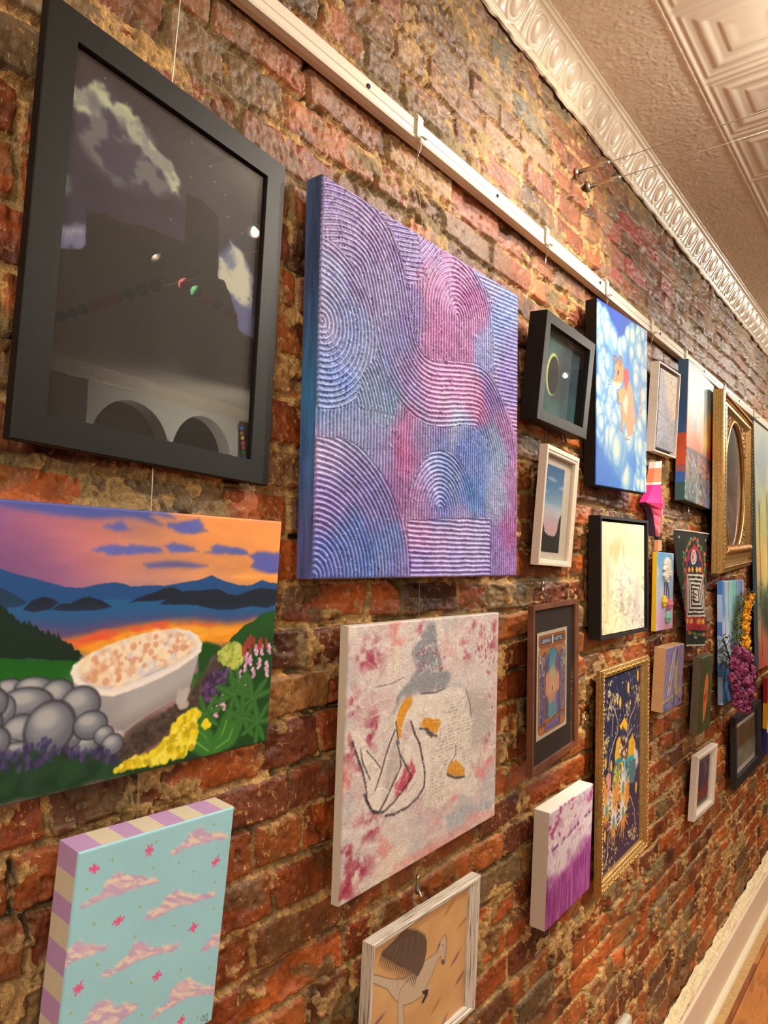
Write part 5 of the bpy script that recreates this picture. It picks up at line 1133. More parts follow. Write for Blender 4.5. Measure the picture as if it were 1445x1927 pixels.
def art_magenta(w, h):
    a = Art(w, h, 300, (226, 214, 222))
    t = a.T - (1 - a.S) * .14 + .05
    m = sstep(.44, .60, t + .07 * a.n(7, 7, 3, 4))
    a.blend(sstep(.0, .4, a.n(9, 12, 5, 4)), (206, 170, 200), .8)
    a.blend(sstep(.2, .6, a.n(14, 16, 15, 4)) * (t < .3), (170, 60, 120), .8)
    a.blend(sstep(.3, .6, a.n(8, 10, 25, 4)), (240, 232, 232), .8)
    a.blend(m, (150, 62, 142), .95)
    a.blend(m * sstep(-.1, .5, a.n(34, 5, 35, 4)), (190, 108, 176), .7)
    a.blend(m * sstep(.1, .6, a.n(44, 6, 45, 4)), (112, 44, 112), .6)
    for x in (.07, .14, .3, .46, .53, .61, .8, .88):
        a.poly([(x, .34 - x * .12), (x + .06, .33 - x * .12), (x + .06, .36 - x * .12), (x, .37 - x * .12)], (112, 66, 120), .85, .006, 40, 3)
    for i in range(130):
        x, y = a.rng.random(), a.rng.uniform(0, .5)
        a.line([(x, y), (x + a.rng.uniform(-.03, .03), y + a.rng.uniform(.02, .07))], .004, a.rng.choice([(150, 70, 140), (244, 238, 238), (186, 80, 120)]), .55)
    return a

def art_grey(w, h):
    a = Art(w, h, 130, (168, 164, 176))
    a.img = a.field([((.5, .05), (214, 200, 160)), ((.6, .3), (224, 206, 160)), ((.2, .3), (176, 170, 190)), ((.5, .5), (150, 148, 176)), ((.3, .7), (164, 166, 182)), ((.8, .8), (150, 150, 160)), ((.5, .95), (136, 140, 156)), ((.7, .42), (230, 186, 140))], .12, .04)
    a.blend(sstep(.25, .6, np.abs(a.n(12, 14, 3, 3))), (110, 104, 130), .45)
    a.line([(0, .55), (.4, .6), (1, .66)], .012, (96, 92, 110), .7); a.line([(.7, .35), (.75, .6), (.8, .65)], .01, (110, 96, 110), .6)
    return a

def art_bridge(w, h):
    a = Art(w, h, 260, (150, 186, 196))
    a.img = a.field(rep([(0.191, 0.019), (0.751, 0.063), (0.216, 0.221), (0.578, 0.226), (0.233, 0.356), (0.414, 0.396), (0.114, 0.484), (0.121, 0.543), (0.263, 0.592), (0.612, 0.495), (0.758, 0.431), (0.924, 0.467), (0.405, 0.608), (0.861, 0.609), (0.146, 0.743), (0.292, 0.829), (0.641, 0.722), (0.808, 0.814), (0.896, 0.880), (0.171, 0.942)], [(104, 156, 184), (116, 166, 182), (130, 164, 166), (130, 160, 158), (104, 158, 186), (180, 178, 150), (214, 150, 96), (232, 104, 44), (226, 96, 40), (232, 170, 90), (240, 196, 80), (226, 120, 70), (214, 104, 52), (196, 80, 70), (150, 120, 96), (128, 150, 150), (70, 60, 62), (84, 82, 110), (116, 130, 190), (86, 116, 110)]), .07, .03)
    a.dabs([(0, .05), (1, .05), (1, .4), (0, .4)], 240, .01, .03, [(120, 176, 206), (196, 206, 190), (170, 196, 204), (206, 198, 160)], .35, .5)
    for i in range(16):
        an = i * .39; c = [(0.726, 0.487)][0]
        a.line([c, (c[0] + math.cos(an) * .16, c[1] + math.sin(an) * .09)], .014, (248, 206, 76), .7, .5, taper=True)
    for q, cc in (([(0.003, 0.646), (0.338, 0.638), (0.631, 0.644), (1.030, 0.642)], (70, 60, 72)), ([(0.006, 0.666), (0.341, 0.665), (0.711, 0.671), (1.036, 0.694)], (120, 70, 84)), ([(0.343, 0.678), (0.565, 0.716), (0.880, 0.755), (1.048, 0.783)], (54, 42, 44))): a.line(q, .028, cc, .95)
    a.dabs([(0, .62), (1, .72), (1, 1), (0, 1)], 330, .012, .035, [(52, 60, 58), (130, 150, 150), (196, 196, 150), (90, 104, 150), (60, 84, 66), (150, 96, 80), (150, 160, 200)], .75, .5)
    a.dabs([(.4, .62), (1, .75), (1, .85), (.4, .75)], 60, .012, .03, [(232, 150, 110), (214, 96, 90)], .8, .4)
    return a

def art_oval(w, h):
    a = Art(w, h, 150, (128, 122, 108))
    a.img = a.field([((.3, .1), (96, 100, 88)), ((.5, .2), (100, 104, 92)), ((.2, .35), (112, 116, 104)), ((.7, .15), (150, 132, 112)), ((.75, .3), (156, 136, 118)), ((.5, .45), (134, 122, 104)), ((.4, .55), (140, 122, 100)), ((.5, .65), (168, 132, 124)), ((.3, .75), (150, 136, 126)), ((.6, .75), (176, 134, 132)), ((.5, .88), (164, 150, 140)), ((.5, .96), (90, 78, 62))], .1, .03)
    a.dabs([(.1, .3), (.9, .3), (.9, .9), (.1, .9)], 26, .03, .06, [(90, 70, 64), (176, 90, 96), (96, 92, 84), (190, 176, 164)], .55, 1.2, None, .6)
    return a

def art_tree(w, h):
    a = Art(w, h, 240, (170, 178, 160))
    a.img = a.field([((.1, .05), (170, 174, 158)), ((.3, .15), (150, 164, 166)), ((.1, .3), (176, 182, 160)), ((.3, .4), (190, 186, 120)), ((.1, .48), (206, 190, 110)), ((.15, .55), (226, 176, 110)), ((.3, .6), (226, 206, 120)), ((.1, .64), (214, 176, 130)), ((.15, .72), (96, 120, 96)), ((.3, .78), (70, 72, 62)), ((.1, .82), (190, 146, 110)), ((.2, .92), (190, 110, 84)), ((.1, .99), (186, 82, 70)), ((.7, .3), (180, 180, 140)), ((.7, .7), (110, 120, 80)), ((.7, .95), (170, 90, 70))], .1, .03)
    for bx, top in ((.16, .33), (.55, .28), (.8, .36)):
        a.line([(bx, .95), (bx + .004, .8), (bx - .004, .6), (bx, top)], .010, (44, 50, 38), .95)
        for i in range(46):
            y = a.rng.uniform(top, top + .14); s = a.rng.choice([-1, 1]); L = a.rng.uniform(.03, .09)
            a.line([(bx, y + .03), (bx + s * L, y - L * .6)], .0018, (84, 84, 50), .7, taper=True)
        a.dabs([(bx - .12, .66), (bx + .12, .66), (bx + .12, .8), (bx - .12, .8)], 60, .008, .02, [(70, 96, 66), (104, 130, 96), (52, 62, 46)], .7)
    return a

def art_sheep(w, h):
    a = Art(w, h, 130, (150, 190, 222))
    a.img = a.field([((.2, .1), (104, 166, 214)), ((.8, .1), (120, 176, 218)), ((.5, .3), (150, 190, 222)), ((.2, .5), (176, 196, 224)), ((.8, .5), (160, 190, 226)), ((.5, .7), (206, 186, 218)), ((.3, .9), (222, 168, 206)), ((.8, .95), (230, 176, 206))], .2)
    a.blend(sstep(.15, .5, a.n(3, 3, 3, 3)), (226, 214, 232), .5)
    return a

def art_blue(w, h):
    a = Art(w, h, 190, (150, 186, 206))
    a.img = a.field([((.02, .1), (60, 110, 190)), ((.15, .1), (186, 190, 214)), ((.3, .1), (140, 196, 190)), ((.5, .12), (120, 196, 186)), ((.7, .1), (70, 120, 180)), ((.9, .1), (190, 190, 216)), ((.1, .5), (180, 196, 220)), ((.4, .4), (150, 190, 196)), ((.5, .6), (150, 186, 206)), ((.8, .5), (140, 180, 170)), ((.2, .9), (60, 130, 200)), ((.6, .9), (110, 140, 196))], .09)
    a.blend(sstep(-.1, .45, a.n(26, 1.6, 3, 3)), (206, 214, 226), .6)
    a.blend(sstep(.15, .5, a.n(22, 1.3, 13, 3)), (96, 190, 176), .55)
    a.blend(sstep(.3, .55, a.n(20, 1.6, 23, 3)), (60, 100, 184), .6)
    a.blend(sstep(.52, .7, a.n(20, 2.5, 33, 3)), (196, 110, 120), .6)
    ink = (50, 70, 96)
    for q in ([(.22, .46), (.30, .455), (.29, .49), (.36, .47)], [(.38, .44), (.46, .45)], [(.24, .50), (.25, .56)], [(.24, .505), (.44, .50)], [(.30, .52), (.42, .515), (.41, .54), (.30, .545)], [(.48, .50), (.56, .51), (.55, .54), (.47, .535)], [(.30, .56), (.54, .55)]): a.line(q, .008, ink, .8)
    return a

def art_wood(w, h):
    a = Art(w, h, 130, (142, 130, 178))
    a.dabs([(0, 0), (1, 0), (1, .82), (0, .82)], 260, .012, .035, [(150, 136, 190), (112, 100, 150), (180, 170, 206), (206, 186, 196)], .6, .35, 1.4)
    a.dabs([(0, .8), (1, .78), (1, 1), (0, 1)], 90, .012, .03, [(110, 116, 160), (150, 156, 196), (80, 84, 120)], .8)
    a.poly([(.5, .25), (.66, .22), (.7, .78), (.52, .8)], (190, 180, 108), .95, .01, 20, 3)
    for q, c in (([(.2, .75), (.3, .4), (.42, .1)], (226, 224, 226)), ([(.5, .05), (.42, .4), (.3, .75)], (214, 206, 206)), ([(.62, .05), (.55, .3)], (80, 80, 70)), ([(.0, .84), (.5, .80), (1, .72)], (196, 176, 96)), ([(.55, .7), (.56, .95)], (70, 70, 80))): a.line(q, .022, c, .9)
    for p in ((.2, .3), (.85, .15), (.85, .5), (.28, .6)): a.ell(p, .05, .06, (196, 140, 60), 0, .4, .8)
    return a

def art_carrot(w, h):
    a = Art(w, h, 110, (74, 84, 44))
    a.dabs([(0, 0), (1, 0), (1, 1), (0, 1)], 260, .02, .05, [(60, 74, 38), (96, 106, 50), (50, 56, 34), (120, 120, 60)], .6, .5)
    a.poly([(.40, .25), (.58, .22), (.66, .4), (.62, .62), (.5, .8), (.34, .88), (.28, .6), (.32, .4)], (228, 128, 52), 1, .01, 20, 3)
    a.poly([(.30, .52), (.62, .44), (.60, .54), (.34, .62)], (196, 60, 44), .9, .02, 20, 3, .01)
    a.line([(.5, .24), (.52, .12)], .02, (60, 60, 34))
    return a

def art_cream(w, h):
    a = Art(w, h, 130, (104, 92, 104))
    rr_ = lambda x0, y0, x1, y1, c: a.poly([(x0, y0), (x1, y0), (x1, y1), (x0, y1)], c)
    a.img[:] = np.array((226, 216, 200)) / 255
    rr_(.07, .06, .93, .94, (136, 132, 136)); rr_(.07, .15, .93, .87, (104, 84, 110))
    a.dabs([(.1, .16), (.9, .16), (.9, .86), (.1, .86)], 200, .015, .04, [(120, 84, 120), (90, 70, 104), (150, 84, 80), (176, 110, 80), (110, 96, 126)], .6, .5)
    a.ell((.62, .32), .13, .14, (170, 156, 166), 0, .2, .8); a.ell((.57, .34), .10, .11, (104, 84, 110), 0, .2, .8)
    a.dabs([(.2, .6), (.9, .6), (.9, .86), (.2, .86)], 60, .02, .05, [(196, 104, 60), (176, 80, 70)], .6)
    return a

def art_primary(w, h):
    a = Art(w, h, 120, (180, 40, 30))
    a.poly([(0, .3), (1, .34), (1, .64), (.5, .7), (0, .66)], (236, 186, 30), 1, .02, 8, 3)
    a.poly([(0, .68), (1, .62), (1, 1), (0, 1)], (34, 44, 120), 1, .02, 8, 3); a.line([(0, .68), (.4, .66), (1, .62)], .03, (236, 226, 206))
    a.dabs([(.2, .3), (1, .3), (1, .6), (.2, .6)], 40, .03, .08, [(226, 110, 30), (206, 60, 36)], .8)
    return a

def art_banner(w, h):
    a = Art(w, h, 200, (42, 48, 44))
    E = lambda pts: pts
    red, wht, blk, nav = (178, 52, 62), (222, 212, 200), (34, 38, 36), (42, 52, 84)
    a.vary(.08, 60, 60, 3)
    px = lambda q: [((x - 40) / 520.0, (y - 80) / 1820.0) for x, y in q]
    vine = px([(310, 210), (380, 300), (430, 380), (470, 560), (450, 700), (480, 900), (470, 1150), (490, 1400), (500, 1550), (460, 1700), (350, 1720), (280, 1660)])
    vine2 = px([(310, 210), (240, 260), (190, 340), (160, 480), (140, 640), (170, 820), (180, 1000), (200, 1200), (225, 1400), (250, 1560), (290, 1690)])
    for v in (vine, vine2):
        a.line(v, .012, (88, 112, 54), .95)
        for (p, q) in zip(v[:-1], v[1:]):
            for k in range(4):
                t = a.rng.random(); c = (p[0] * (1 - t) + q[0] * t + a.rng.uniform(-.05, .05), p[1] * (1 - t) + q[1] * t)
                a.ell(c, .030, .012, a.rng.choice([(96, 124, 62), (120, 140, 84), (70, 96, 50)]), a.rng.uniform(0, 3), .3)
            c = (p[0] * .5 + q[0] * .5 + a.rng.uniform(-.06, .06), p[1] * .5 + q[1] * .5)
            a.ell(c, .026, .034, (222, 96, 66), 0, .3)
    a.poly(px([(190, 760), (195, 560), (215, 430), (250, 390), (300, 340), (310, 300), (325, 340), (370, 380), (405, 430), (420, 560), (430, 760), (440, 1640), (255, 1640), (215, 1400)]), red)
    a.poly(px([(215, 770), (215, 590), (240, 560), (240, 440), (300, 400), (380, 430), (390, 560), (412, 590), (412, 770), (425, 1440), (240, 1440)]), blk)
    a.poly(px([(220, 660), (240, 570), (245, 440), (300, 400), (375, 430), (388, 570), (410, 610), (412, 665)]), nav)
    c = px([(305, 515)])[0]
    a.ell(c, .088, .128, wht, 0, .05); a.ell(c, .062, .098, (176, 84, 84), 0, .05); a.ell(c, .045, .072, (216, 200, 190), 0, .1); a.ell((c[0] - .015, c[1]), .02, .05, (140, 60, 60), 0, .2)
    for y in (710, 1505):
        for x in (243, 290, 350, 388): a.ell(px([(x + (40 if y > 1000 else 0) - (20 if y > 1000 else 0), y)])[0], .034, .050, (214, 150, 66), 0, .1); a.ell(px([(x + (20 if y > 1000 else 0), y)])[0], .014, .028, (236, 190, 110), 0, .2)
    q0 = [(215, 775), (425, 790), (455, 1430), (250, 1445)]
    for i in range(9):
        t = i * .062
        cx_ = sum(p[0] for p in q0) / 4; cy_ = sum(p[1] for p in q0) / 4
        q = [(p[0] + (cx_ - p[0]) * t * 1.6, p[1] + (cy_ - p[1]) * t * 1.5) for p in q0]
        a.poly(px(q), wht if i % 2 == 0 else (36, 44, 40), 1, .004, 14, 3)
    for i, q in enumerate(([(285, 1000), (335, 1010)], [(300, 1060), (340, 1100)], [(290, 1130), (330, 1140)], [(300, 1180), (330, 1200)])): a.line(px(q), .012, (36, 44, 40))
    a.poly(px([(258, 1570), (475, 1570), (475, 1625), (258, 1645)]), red); a.dabs(px([(270, 1585), (460, 1585), (460, 1620), (270, 1630)]), 16, .01, .016, [(120, 36, 50)], .9)
    for p in px([(82, 205), (240, 225), (500, 255), (140, 445), (155, 990), (345, 1760), (515, 1770), (445, 960)]): a.ell(p, .02, .022, (150, 160, 156), 0, .4)
    return a

# ================================================================ builders for hung pictures
FIT = {'night': (0.4762, 0.3191, 0.3463, 0.4449, 0.0131, 0.0196, 0.0764, 0.0011, -0.0310), 'tub': (0.3421, -0.0965, 0.6100, 0.2848, 0.0180, 0.0200, 0.0010, 0.0443, -0.0040), 'stripe': (0.4674, -0.4106, 0.1902, 0.2441, 0.0369, 0.0198, -0.0115, 0.0754, -0.0260), 'spiral': (0.9916, 0.2543, 0.5765, 0.5706, 0.0311, 0.0192, -0.0131, -0.0044, 0.0030), 'figure': (1.0225, -0.2990, 0.4753, 0.3937, 0.0156, 0.0197, 0.0339, 0.0046, -0.0061), 'horse': (1.0203, -0.6965, 0.3167, 0.2389, 0.0208, 0.0197, -0.0029, 0.0334, -0.0024), 'eclipse': (1.5122, 0.4215, 0.2751, 0.2347, 0.0411, 0.0194, 0.0083, 0.0881, -0.0188), 'mouse': (1.9002, 0.4383, 0.3576, 0.4769, 0.0321, 0.0192, -0.0308, 0.0153, 0.0258), 'dusk': (1.5240, 0.1225, 0.2121, 0.2650, 0.0189, 0.0192, 0.0744, 0.0642, -0.0260), 'marble': (1.9216, -0.0351, 0.3344, 0.3155, 0.0328, 0.0191, -0.0375, 0.0021, 0.0125), 'tarot': (1.5287, -0.2689, 0.3103, 0.3532, 0.0132, 0.0196, 0.0966, 0.0032, 0.0112), 'goldfl': (1.9786, -0.5516, 0.4176, 0.5563, 0.0189, 0.0195, 0.0339, 0.0075, 0.0008), 'magenta': (1.5567, -0.6498, 0.2452, 0.2469, 0.0361, 0.0197, 0.0112, 0.0419, 0.0174), 'grey': (2.3237, 0.4906, 0.2114, 0.2789, 0.0268, 0.0186, -0.0206, 0.0611, 0.0101), 'bridge': (2.6841, 0.4543, 0.4108, 0.4787, 0.0334, 0.0194, 0.0392, 0.0243, -0.0131), 'mirror': (3.3157, 0.3337, 0.9548, 0.6942, 0.0194, 0.0184, 0.0807, 0.0203, 0.0387), 'tree': (3.9931, 0.1084, 0.5000, 1.1874, 0.0188, 0.0192, -0.0019, -0.0105, 0.0010), 'sheep': (2.3279, -0.0846, 0.1847, 0.2434, 0.0150, 0.0197, 0.0233, 0.0171, -0.0117), 'blue': (3.2519, -0.3039, 0.3836, 0.4868, 0.0204, 0.0192, -0.0014, 0.0014, 0.0035), 'wood': (2.3507, -0.3519, 0.1911, 0.1957, 0.0356, 0.0187, -0.0056, 0.0566, 0.0011), 'carrot': (2.7640, -0.4598, 0.1710, 0.2704, 0.0296, 0.0182, 0.0165, 0.0577, -0.0036), 'cream': (2.7928, -0.7774, 0.2587, 0.2242, 0.0232, 0.0189, -0.0178, 0.0634, -0.0014), 'blackm': (3.5411, -0.7755, 0.5991, 0.2906, 0.0207, 0.0192, 0.0158, -0.0043, -0.0150), 'primary': (4.2090, -0.7328, 0.5000, 0.3683, 0.0206, 0.0184, 0.0000, 0.0200, -0.0013)}
def axes(yaw, tilt, roll):
    Mt = Matrix.Rotation(yaw, 3, 'Z') @ Matrix.Rotation(tilt, 3, 'Y') @ Matrix.Rotation(roll, 3, 'X')
    return Mt @ Vector((0, 1, 0)), Mt @ Vector((0, 0, 1)), Mt @ Vector((1, 0, 0))

def thing(name, key, label, cat, group=None):
    """an Empty at the middle of the picture's back; local x runs along the wall, y up, z out into the room"""
    Y, Z, W, H, T, xb, yaw, tilt, roll = FIT[key]
    u, v, n = axes(yaw, tilt, roll)
    o = bpy.data.objects.new(name, None); COL.objects.link(o)
    o.empty_display_size = .05
    o.matrix_world = Matrix(((u.x, v.x, n.x, xb), (u.y, v.y, n.y, Y), (u.z, v.z, n.z, Z + EYE), (0, 0, 0, 1)))
    tag(o, label, cat, group)
    return o, W, H, T

def sides(name, W, H, T, parent, mat, colf, nseg=24, nd=3):
    V = []; F = []; C = []
    def quad(p): k = len(V); V.extend(p); F.append((k, k + 1, k + 2, k + 3))
    for side in 'LTRB':
        for i in range(nseg):
            for j in range(nd):
                t0, t1 = i / nseg, (i + 1) / nseg; z0, z1 = T * j / nd, T * (j + 1) / nd
                if side == 'L': q = [(-W / 2, H / 2 - t0 * H, z0), (-W / 2, H / 2 - t1 * H, z0), (-W / 2, H / 2 - t1 * H, z1), (-W / 2, H / 2 - t0 * H, z1)]
                if side == 'R': q = [(W / 2, H / 2 - t0 * H, z1), (W / 2, H / 2 - t1 * H, z1), (W / 2, H / 2 - t1 * H, z0), (W / 2, H / 2 - t0 * H, z0)]
                if side == 'T': q = [(-W / 2 + t0 * W, H / 2, z0), (-W / 2 + t0 * W, H / 2, z1), (-W / 2 + t1 * W, H / 2, z1), (-W / 2 + t1 * W, H / 2, z0)]
                if side == 'B': q = [(-W / 2 + t0 * W, -H / 2, z1), (-W / 2 + t0 * W, -H / 2, z0), (-W / 2 + t1 * W, -H / 2, z0), (-W / 2 + t1 * W, -H / 2, z1)]
                quad(q); C.append(colf(side, (t0 + t1) / 2, (j + .5) / nd))
    quad([(-W / 2, H / 2, 0), (W / 2, H / 2, 0), (W / 2, -H / 2, 0), (-W / 2, -H / 2, 0)]); C.append((190, 160, 120))
    return mesh_obj(name, V, F, mat, parent, False, C)

def face_rounded(name, art, W, H, T, parent, mat, relief=None):
    """painted front of a stretched canvas: the grid rolls over at its edges"""
    x = (art.S - 0.5) * W; y = -(art.T - 0.5) * H
    d = np.minimum(W / 2 - np.abs(x), H / 2 - np.abs(y))
    r = .0025
    drop = np.where(d < r, r - np.sqrt(np.clip(r * r - (r - d) ** 2, 0, None)), 0)
    z = T - drop * .8
    if relief is not None: z = z + relief * sstep(0, .004, d)
    return grid_obj(name, np.stack([x, y, z], -1), mat, parent, soften(art.img))

def canvas(key, label, artf, sidef, mat='canvas', side_name='canvas_side', nseg=24, nd=3, side_mat=None, kind='canvas_painting', group=None):
    o, W, H, T = thing(kind, key, label, 'painting', group)
    r = artf(W, H)
    a, rel = r if isinstance(r, tuple) else (r, None)
    face_rounded('painted_front', a, W, H, T, o, M[mat], rel)
    sides(side_name, W, H, T - .0018, o, side_mat or M['paint_plain'], sidef, nseg, nd)
    return o, W, H, T

def inner_rect(fr, W, H):
    s0, s1, t0, t1 = fr
    return (-W / 2 + s0 * W, -W / 2 + s1 * W, H / 2 - t1 * H, H / 2 - t0 * H)

def frame_ring(name, W, H, inn, prof, mats, parent):
    """mitred moulding; prof: (a, z), a = 0 at the outer edge and 1 at the opening"""
    x0, x1, y0, y1 = inn
    O = [(-W / 2, H / 2), (W / 2, H / 2), (W / 2, -H / 2), (-W / 2, -H / 2)]
    I = [(x0, y1), (x1, y1), (x1, y0), (x0, y0)]
    V = []; F = []; mi = []
    n = len(prof)
    for c in range(4):
        for a, z in prof: V.append((O[c][0] * (1 - a) + I[c][0] * a, O[c][1] * (1 - a) + I[c][1] * a, z))
    for c in range(4):
        d = (c + 1) % 4
        for i in range(n):
            j = (i + 1) % n
            F.append((c * n + i, c * n + j, d * n + j, d * n + i)); mi.append(c % 2)
    me = bpy.data.meshes.new(name); me.from_pydata(V, [], F)
    mats = mats if isinstance(mats, (list, tuple)) else [mats]
    for m_ in mats: me.materials.append(m_)
    if len(mats) == 2:
        for p, k in zip(me.polygons, mi): p.material_index = k
    bm = bmesh.new(); bm.from_mesh(me); bmesh.ops.recalc_face_normals(bm, faces=bm.faces[:]); bm.to_mesh(me); bm.free()
    return link(bpy.data.objects.new(name, me), parent)

def flat(name, rect, z, mat, parent, thick=.001):
    x0, x1, y0, y1 = rect
    return box(name, x0, x1, y0, y1, z - thick, z, mat, parent)

def flat_art(name, art, rect, z, mat, parent):
    x0, x1, y0, y1 = rect
    return art_panel(name, art, x1 - x0, y1 - y0, z, parent, mat, (x0 + x1) / 2, (y0 + y1) / 2)

def framed(key, label, inn, prof, mats, artf, zart, zglass=None, mat_rect=None, mat_mat=None, zmat=None, cat='framed picture', kind='framed_picture', art_name='print', art_mat='print'):
    o, W, H, T = thing(kind, key, label, cat)
    prof = prof(T) if callable(prof) else prof
    R_ = inner_rect(inn, W, H)
    frame_ring('frame', W, H, R_, prof, mats, o)
    g = .0015; big = (R_[0] - g, R_[1] + g, R_[2] - g, R_[3] + g)
    flat('backing', big, .004, M['black_side'], o, .003)
    ar = inner_rect(mat_rect, W, H) if mat_rect else big
    if mat_mat is not None: flat('mount', big, zmat, mat_mat, o)
    flat_art(art_name, artf(ar[1] - ar[0], ar[3] - ar[2]), ar, zart, M[art_mat], o)
    if zglass: flat('glass', (R_[0] + .0003, R_[1] - .0003, R_[2] + .0003, R_[3] - .0003), zglass, M['glass'], o, .0006)
    return o, W, H, T, R_

FLATP = lambda T: [(0, 0), (0, T - .001), (.03, T), (.985, T), (1, T - .001), (1, .001)]

# ================================================================ the pictures
def sec(key_, *a): pass
framed('night', 'large black framed print of night clouds over a dark ruin, its glass mirroring the lamps', (0.0963, 0.9006, 0.0703, 0.9329),
       FLATP, M['black_satin'], art_night, .0055, .0085)

def tub_side(s, t, z):
    if s == 'T': return (84, 100, 180) if t < .72 else ((150, 110, 140) if t < .78 else (240, 160, 96))
    if s == 'B': return (26, 60, 38)
    return (60, 90, 60) if t > .5 else (220, 150, 90)
canvas('tub', 'canvas painting of a bubble-filled bathtub by a lake at sunset', art_tub, tub_side)

def stripe_side(s, t, z):
    k = int(t * (10.3 if s in 'LR' else 7.7))
    return (200, 162, 212) if k % 2 == 0 else (224, 214, 190)
canvas('stripe', 'small turquoise cloud canvas with lilac and cream striped edges', art_stripe, stripe_side, nseg=60, nd=1)

def spiral_side(s, t, z):
    k = float(vnoise(np.array([t * 5 + z * 2.0]), np.array([z * 3.0 + 2]), 4)[0]); k2 = float(vnoise(np.array([t * 22.0]), np.array([z * 9.0]), 9)[0])
    c = np.array((74, 96, 138)) * (1 - t) + np.array((92, 104, 170)) * t if s == 'L' else np.array((130, 130, 186))
    if s == 'L': c = c + np.array((-16, 34, 40)) * max(0, 1 - abs(t - .55) * 3)
    return tuple(np.clip(c * (1 + .22 * k + .10 * k2), 10, 250))
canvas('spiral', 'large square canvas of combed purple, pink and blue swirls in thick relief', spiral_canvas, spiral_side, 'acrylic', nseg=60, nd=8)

canvas('figure', 'white and crimson textured canvas with a sketched kneeling figure', art_figure, lambda s, t, z: (222, 212, 194), 'crackled')

# distressed white frame
def mat_distress(name, vec):
    m, nt, b = mat_new(name)
    tc = nt.nodes.new('ShaderNodeTexCoord'); mp = nt.nodes.new('ShaderNodeMapping'); mp.inputs['Scale'].default_value = vec
    n = nt.nodes.new('ShaderNodeTexNoise'); n.inputs['Scale'].default_value = 1.0; n.inputs['Detail'].default_value = 5
    r = nt.nodes.new('ShaderNodeValToRGB'); r.color_ramp.elements[0].position = .36; r.color_ramp.elements[1].position = .50
    r.color_ramp.elements[0].color = tuple(lin((128, 116, 100))) + (1,); r.color_ramp.elements[1].color = tuple(lin((226, 218, 204))) + (1,)
    nt.links.new(tc.outputs['Object'], mp.inputs[0]); nt.links.new(mp.outputs[0], n.inputs['Vector']); nt.links.new(n.outputs[0], r.inputs[0]); nt.links.new(r.outputs[0], b.inputs['Base Color'])
    b.inputs['Roughness'].default_value = .55
    return m
mdh = mat_distress('distressed_white_across', (14, 420, 420)); mdv = mat_distress('distressed_white_upright', (420, 14, 420))
framed('horse', 'weathered white frame with an orange drawing of a horse wearing long dark hair', (0.0311, 0.9091, 0.0546, 0.9406),
       lambda T: [(0, 0), (0, T - .002), (.1, T), (.45, T), (.55, T - .003), (.85, T - .004), (1, T - .008), (1, .001)], [mdh, mdv], art_horse, .010, .0125, art_name='drawing')

framed('eclipse', 'small deep black frame holding a teal painting of an eclipse', (0.0834, 0.8986, 0.0968, 0.8986),
       FLATP, M['black_satin'], art_eclipse, .018, .034, art_name='painting')

canvas('mouse', 'canvas of a brown mouse in a red hood standing among blue sky clouds', art_mouse, lambda s, t, z: (24, 22, 22), nseg=6)

wf = mat_plain('white_gesso_frame', (230, 216, 198), .5, var=.06, vscale=200)
framed('dusk', 'narrow white stepped frame with a dusk sky over dark treetops', (0.0524, 0.9219, 0.0663, 0.9485),
       lambda T: [(0, 0), (0, T - .001), (.1, T), (.55, T), (.62, T - .002), (.9, T - .002), (1, T - .004), (1, .001)], wf, art_dusk, .0056, .013,
       mat_rect=(0.0760, 0.7168, 0.1430, 0.8827), mat_mat=M['white_frame'], zmat=.005)

def float_frame(key, label, wall_, artf, crect, mside, mfloor, zc):
    o, W, H, T = thing('framed_painting', key, label, 'painting')
    inn = (wall_ / W, 1 - wall_ / W, wall_ / H, 1 - wall_ / H)
    R_ = inner_rect(inn, W, H)
    frame_ring('frame', W, H, R_, [(0, 0), (0, T), (1, T), (1, .001)], mside, o)
    flat('recess', (R_[0] - .001, R_[1] + .001, R_[2] - .001, R_[3] + .001), .006, mfloor, o, .004)
    C_ = inner_rect(crect, W, H)
    cw, ch = C_[1] - C_[0], C_[3] - C_[2]
    cv = bpy.data.objects.new('canvas', None)
    a = artf(cw, ch)
    x = (a.S - .5) * cw + (C_[0] + C_[1]) / 2; y = -(a.T - .5) * ch + (C_[2] + C_[3]) / 2
    f = grid_obj('painting', np.stack([x, y, np.full(x.shape, zc)], -1), M['canvas'], o, a.img)
    box('canvas_edge', C_[0], C_[1], C_[2], C_[3], .006, zc - .0004, mat_plain('edge_' + key, tuple((a.img.mean((0, 1)) * 200)), .7), o)
    return o
float_frame('marble', 'cream marbled painting set in a deep black floating frame', .0075, art_marble, (0.0192, 0.9364, 0.0465, 0.9660), M['black_side'], M['black_side'], .028)

framed('tarot', 'walnut framed card print of a glowing tree and pool on a black mount', (0.0261, 0.9101, 0.0290, 0.9598),
       lambda T: [(0, 0), (0, T), (1, T), (1, .001)], M['walnut'], art_tarot, .0072, .0105,
       mat_rect=(0.1189, 0.7626, 0.1716, 0.8207), mat_mat=mat_plain('dark_mount', (52, 42, 40), .8), zmat=.006)

